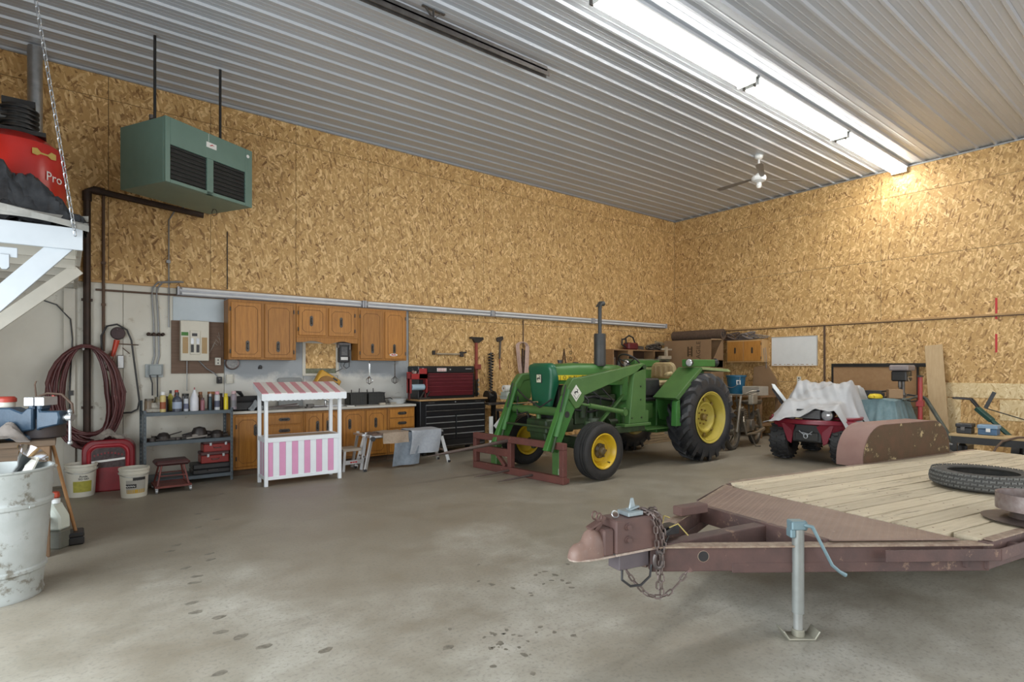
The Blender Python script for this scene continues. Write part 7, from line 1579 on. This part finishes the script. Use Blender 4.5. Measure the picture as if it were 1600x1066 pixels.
t = thing('red_jack_post', 'tall red steel post in front of the dark cabinet', 'post', (11.0, 3.21, 0)); MB().cyl((0, 0, .02), (0, 0, 1.38), .034).build('tube', mat('post_red', (.38, .03, .03), (.3, .03, .03), r=.4), t); MB().box(-.10, -.10, 0, .10, .10, .02).box(-.06, -.03, 1.38, .06, .03, 1.41).build('foot', BLKM, t); MB().box(-.05, -.05, .9, .05, .05, 1.0).build('collar', mat('post_red', (1, 1, 1)), t, .005)
MB().tube([(0, 0, 1.0), (-.12, .08, .98), (-.2, .12, 1.0)], .012).build('hook_arm', BLKM, t)
# tiller and mower handles, low black frame
GT = mat('tiller_green', (.025, .085, .07), (.02, .06, .05), sc=8, r=.5)
a, b_, c2 = at(1490, 692, 'x', 10.9), at(1446, 622, 'x', 11.25), at(1432, 628, 'x', 11.0)
t = thing('mower_handle', 'grey-black mower handle leaning between the red post and the plank', 'handle', (0, 0, 0)); t.name = 'push_mower'
MB().tube([a, a.lerp(b_, .97), b_+V((-.05, .05, .04)), c2+V((-.1, .15, .02))], [.032, .030, .022, .016]).build('handle', mat('dusty_dark_tube', (.10, .11, .09), (.06, .065, .055), r=.5), t); MB().tube([b_, b_+V((0, .12, .03)), b_+V((-.05, .25, .05))], .014).build('grip_bar', BLACK, t)
MB().box(10.85, a.y-.18, .12, 11.25, a.y+.16, .36).build('deck', BLKM, t, .03)
for s_ in (-1, 1): MB().lathe([(0, -.02), (.12, -.02), (.12, .02), (0, .02)], (10.95, a.y-.02+s_*.2, .12), 'y', 20).build('wheel', RUBBER, t)
p0, p1, p2, p3 = at(1592, 694, 'x', 11.3), at(1530, 640, 'x', 11.6), at(1516, 624, 'x', 11.6), at(1489, 622, 'x', 11.45)
t = thing('garden_tiller', 'dark green tiller with long handlebars reaching up to the left', 'tiller', (0, 0, 0))
MB().tube([p0, p1], .034).build('handle_tube', GT, t); MB().beam(p1+V((0, .03, .02)), p1.lerp(p0, .35), .09, .07).build('control_box', GT, t, .01)
MB().tube([p1, p1.lerp(p2, .6), p2, p2.lerp(p3, .5), p3], .016).build('handlebar', BLACK, t); MB().tube([p1+V((.1, 0, 0)), p2+V((.12, 0, 0)), p3+V((.14, 0, .0))], .016).build('handlebar', BLACK, t)
q0, q1 = at(1540, 638, 'x', 11.6), at(1554, 613, 'x', 11.6); MB().beam(q0, q1, .03, .05).build('shift_lever', BLACK, t); q2 = at(1640, 668, 'x', 11.8); MB().tube([q0, q2], .008).build('cable', BLACK, t)
MB().box(11.1, p0.y-.55, .22, 11.6, p0.y-.05, .50).cyl((11.35, p0.y-.3, .5), (11.35, p0.y-.3, .62), .12).build('engine', BLKM, t, .03)
for s_ in (-1, 1): MB().lathe([(0, -.05), (.19, -.05), (.2, 0), (.19, .05), (0, .05)], (11.35, p0.y-.3+s_*.32, .2), 'y', 22).build('wheel', RUBBER, t)
pp = at(1484, 694, 'x', 10.6)
t = thing('low_black_table', 'low black steel frame with a raw plywood top behind the trailer deck', 'table', (10.55, 1.40, 0))
Wt = pp.y-1.40
B(0, 0, .50, .42, Wt, .535).build('plywood_top', wood('raw_ply_top', (.56, .41, .22), (.47, .33, .16), along='y', r=.6), t, .003)
MB().box(.0, .03, .40, .03, Wt-.03, .498).box(.39, .03, .40, .42, Wt-.03, .498).build('rail', BLKM, t)
for y in (.05, Wt-.10):
    for x in (.0, .37): B(x, y, 0, x+.05, y+.05, .40).build('leg', BLKM, t)
for i, (y, l_, c_, nm) in enumerate([(Wt-.22, .22, BLACK, 'black toolbox on the left of the low plywood-topped table'), (Wt-.52, .26, mat('box_blue', (.06, .14, .26), (.05, .11, .2), r=.4), 'blue toolbox with a clear lid on the low plywood-topped table')]):
    q = thing('tool_case', nm, 'toolbox', (10.78, 1.40+y, .537)); MB().box(-.1, -.02, 0, .1, l_-.06, .09).build('base', c_, q, .008); MB().box(-.11, -.03, .092, .11, l_-.05, .15).build('lid', c_ if i == 0 else mat('pale_blue_lid', (.2, .32, .46), r=.3), q, .01); MB().box(-.125, .05, .05, -.11, .10, .10).build('latch', W2 if i else STEEL, q)
cordpile('black_hose_pile', 'dark heap of hoses under the low plywood-topped table', 'hose', (10.75, 2.35, .0), .22, .35, 7, BLACK, .03, .24)
tag(MB().tube([at(1550, 712, 'x', 10.3), at(1556, 700, 'x', 10.4), at(1566, 690, 'x', 10.45), at(1590, 684, 'x', 10.5), at(1620, 684, 'x', 10.5)], .015).build('bent_rod', TR), 'bent brown rod rising beside the low black table', 'rod')
pw_ = at(1480, 706, 'x', 10.2)
tag(MB().lathe([(.09, -.04), (.13, -.05), (.16, 0), (.13, .05), (.09, .04)], ax='y', seg=26, closed=True).build('loose_tyre', mat('dusty_rubber', (1, 1, 1)), None, loc=(10.3, pw_.y, .16)), 'small tyre standing behind the trailer fender', 'tyre')
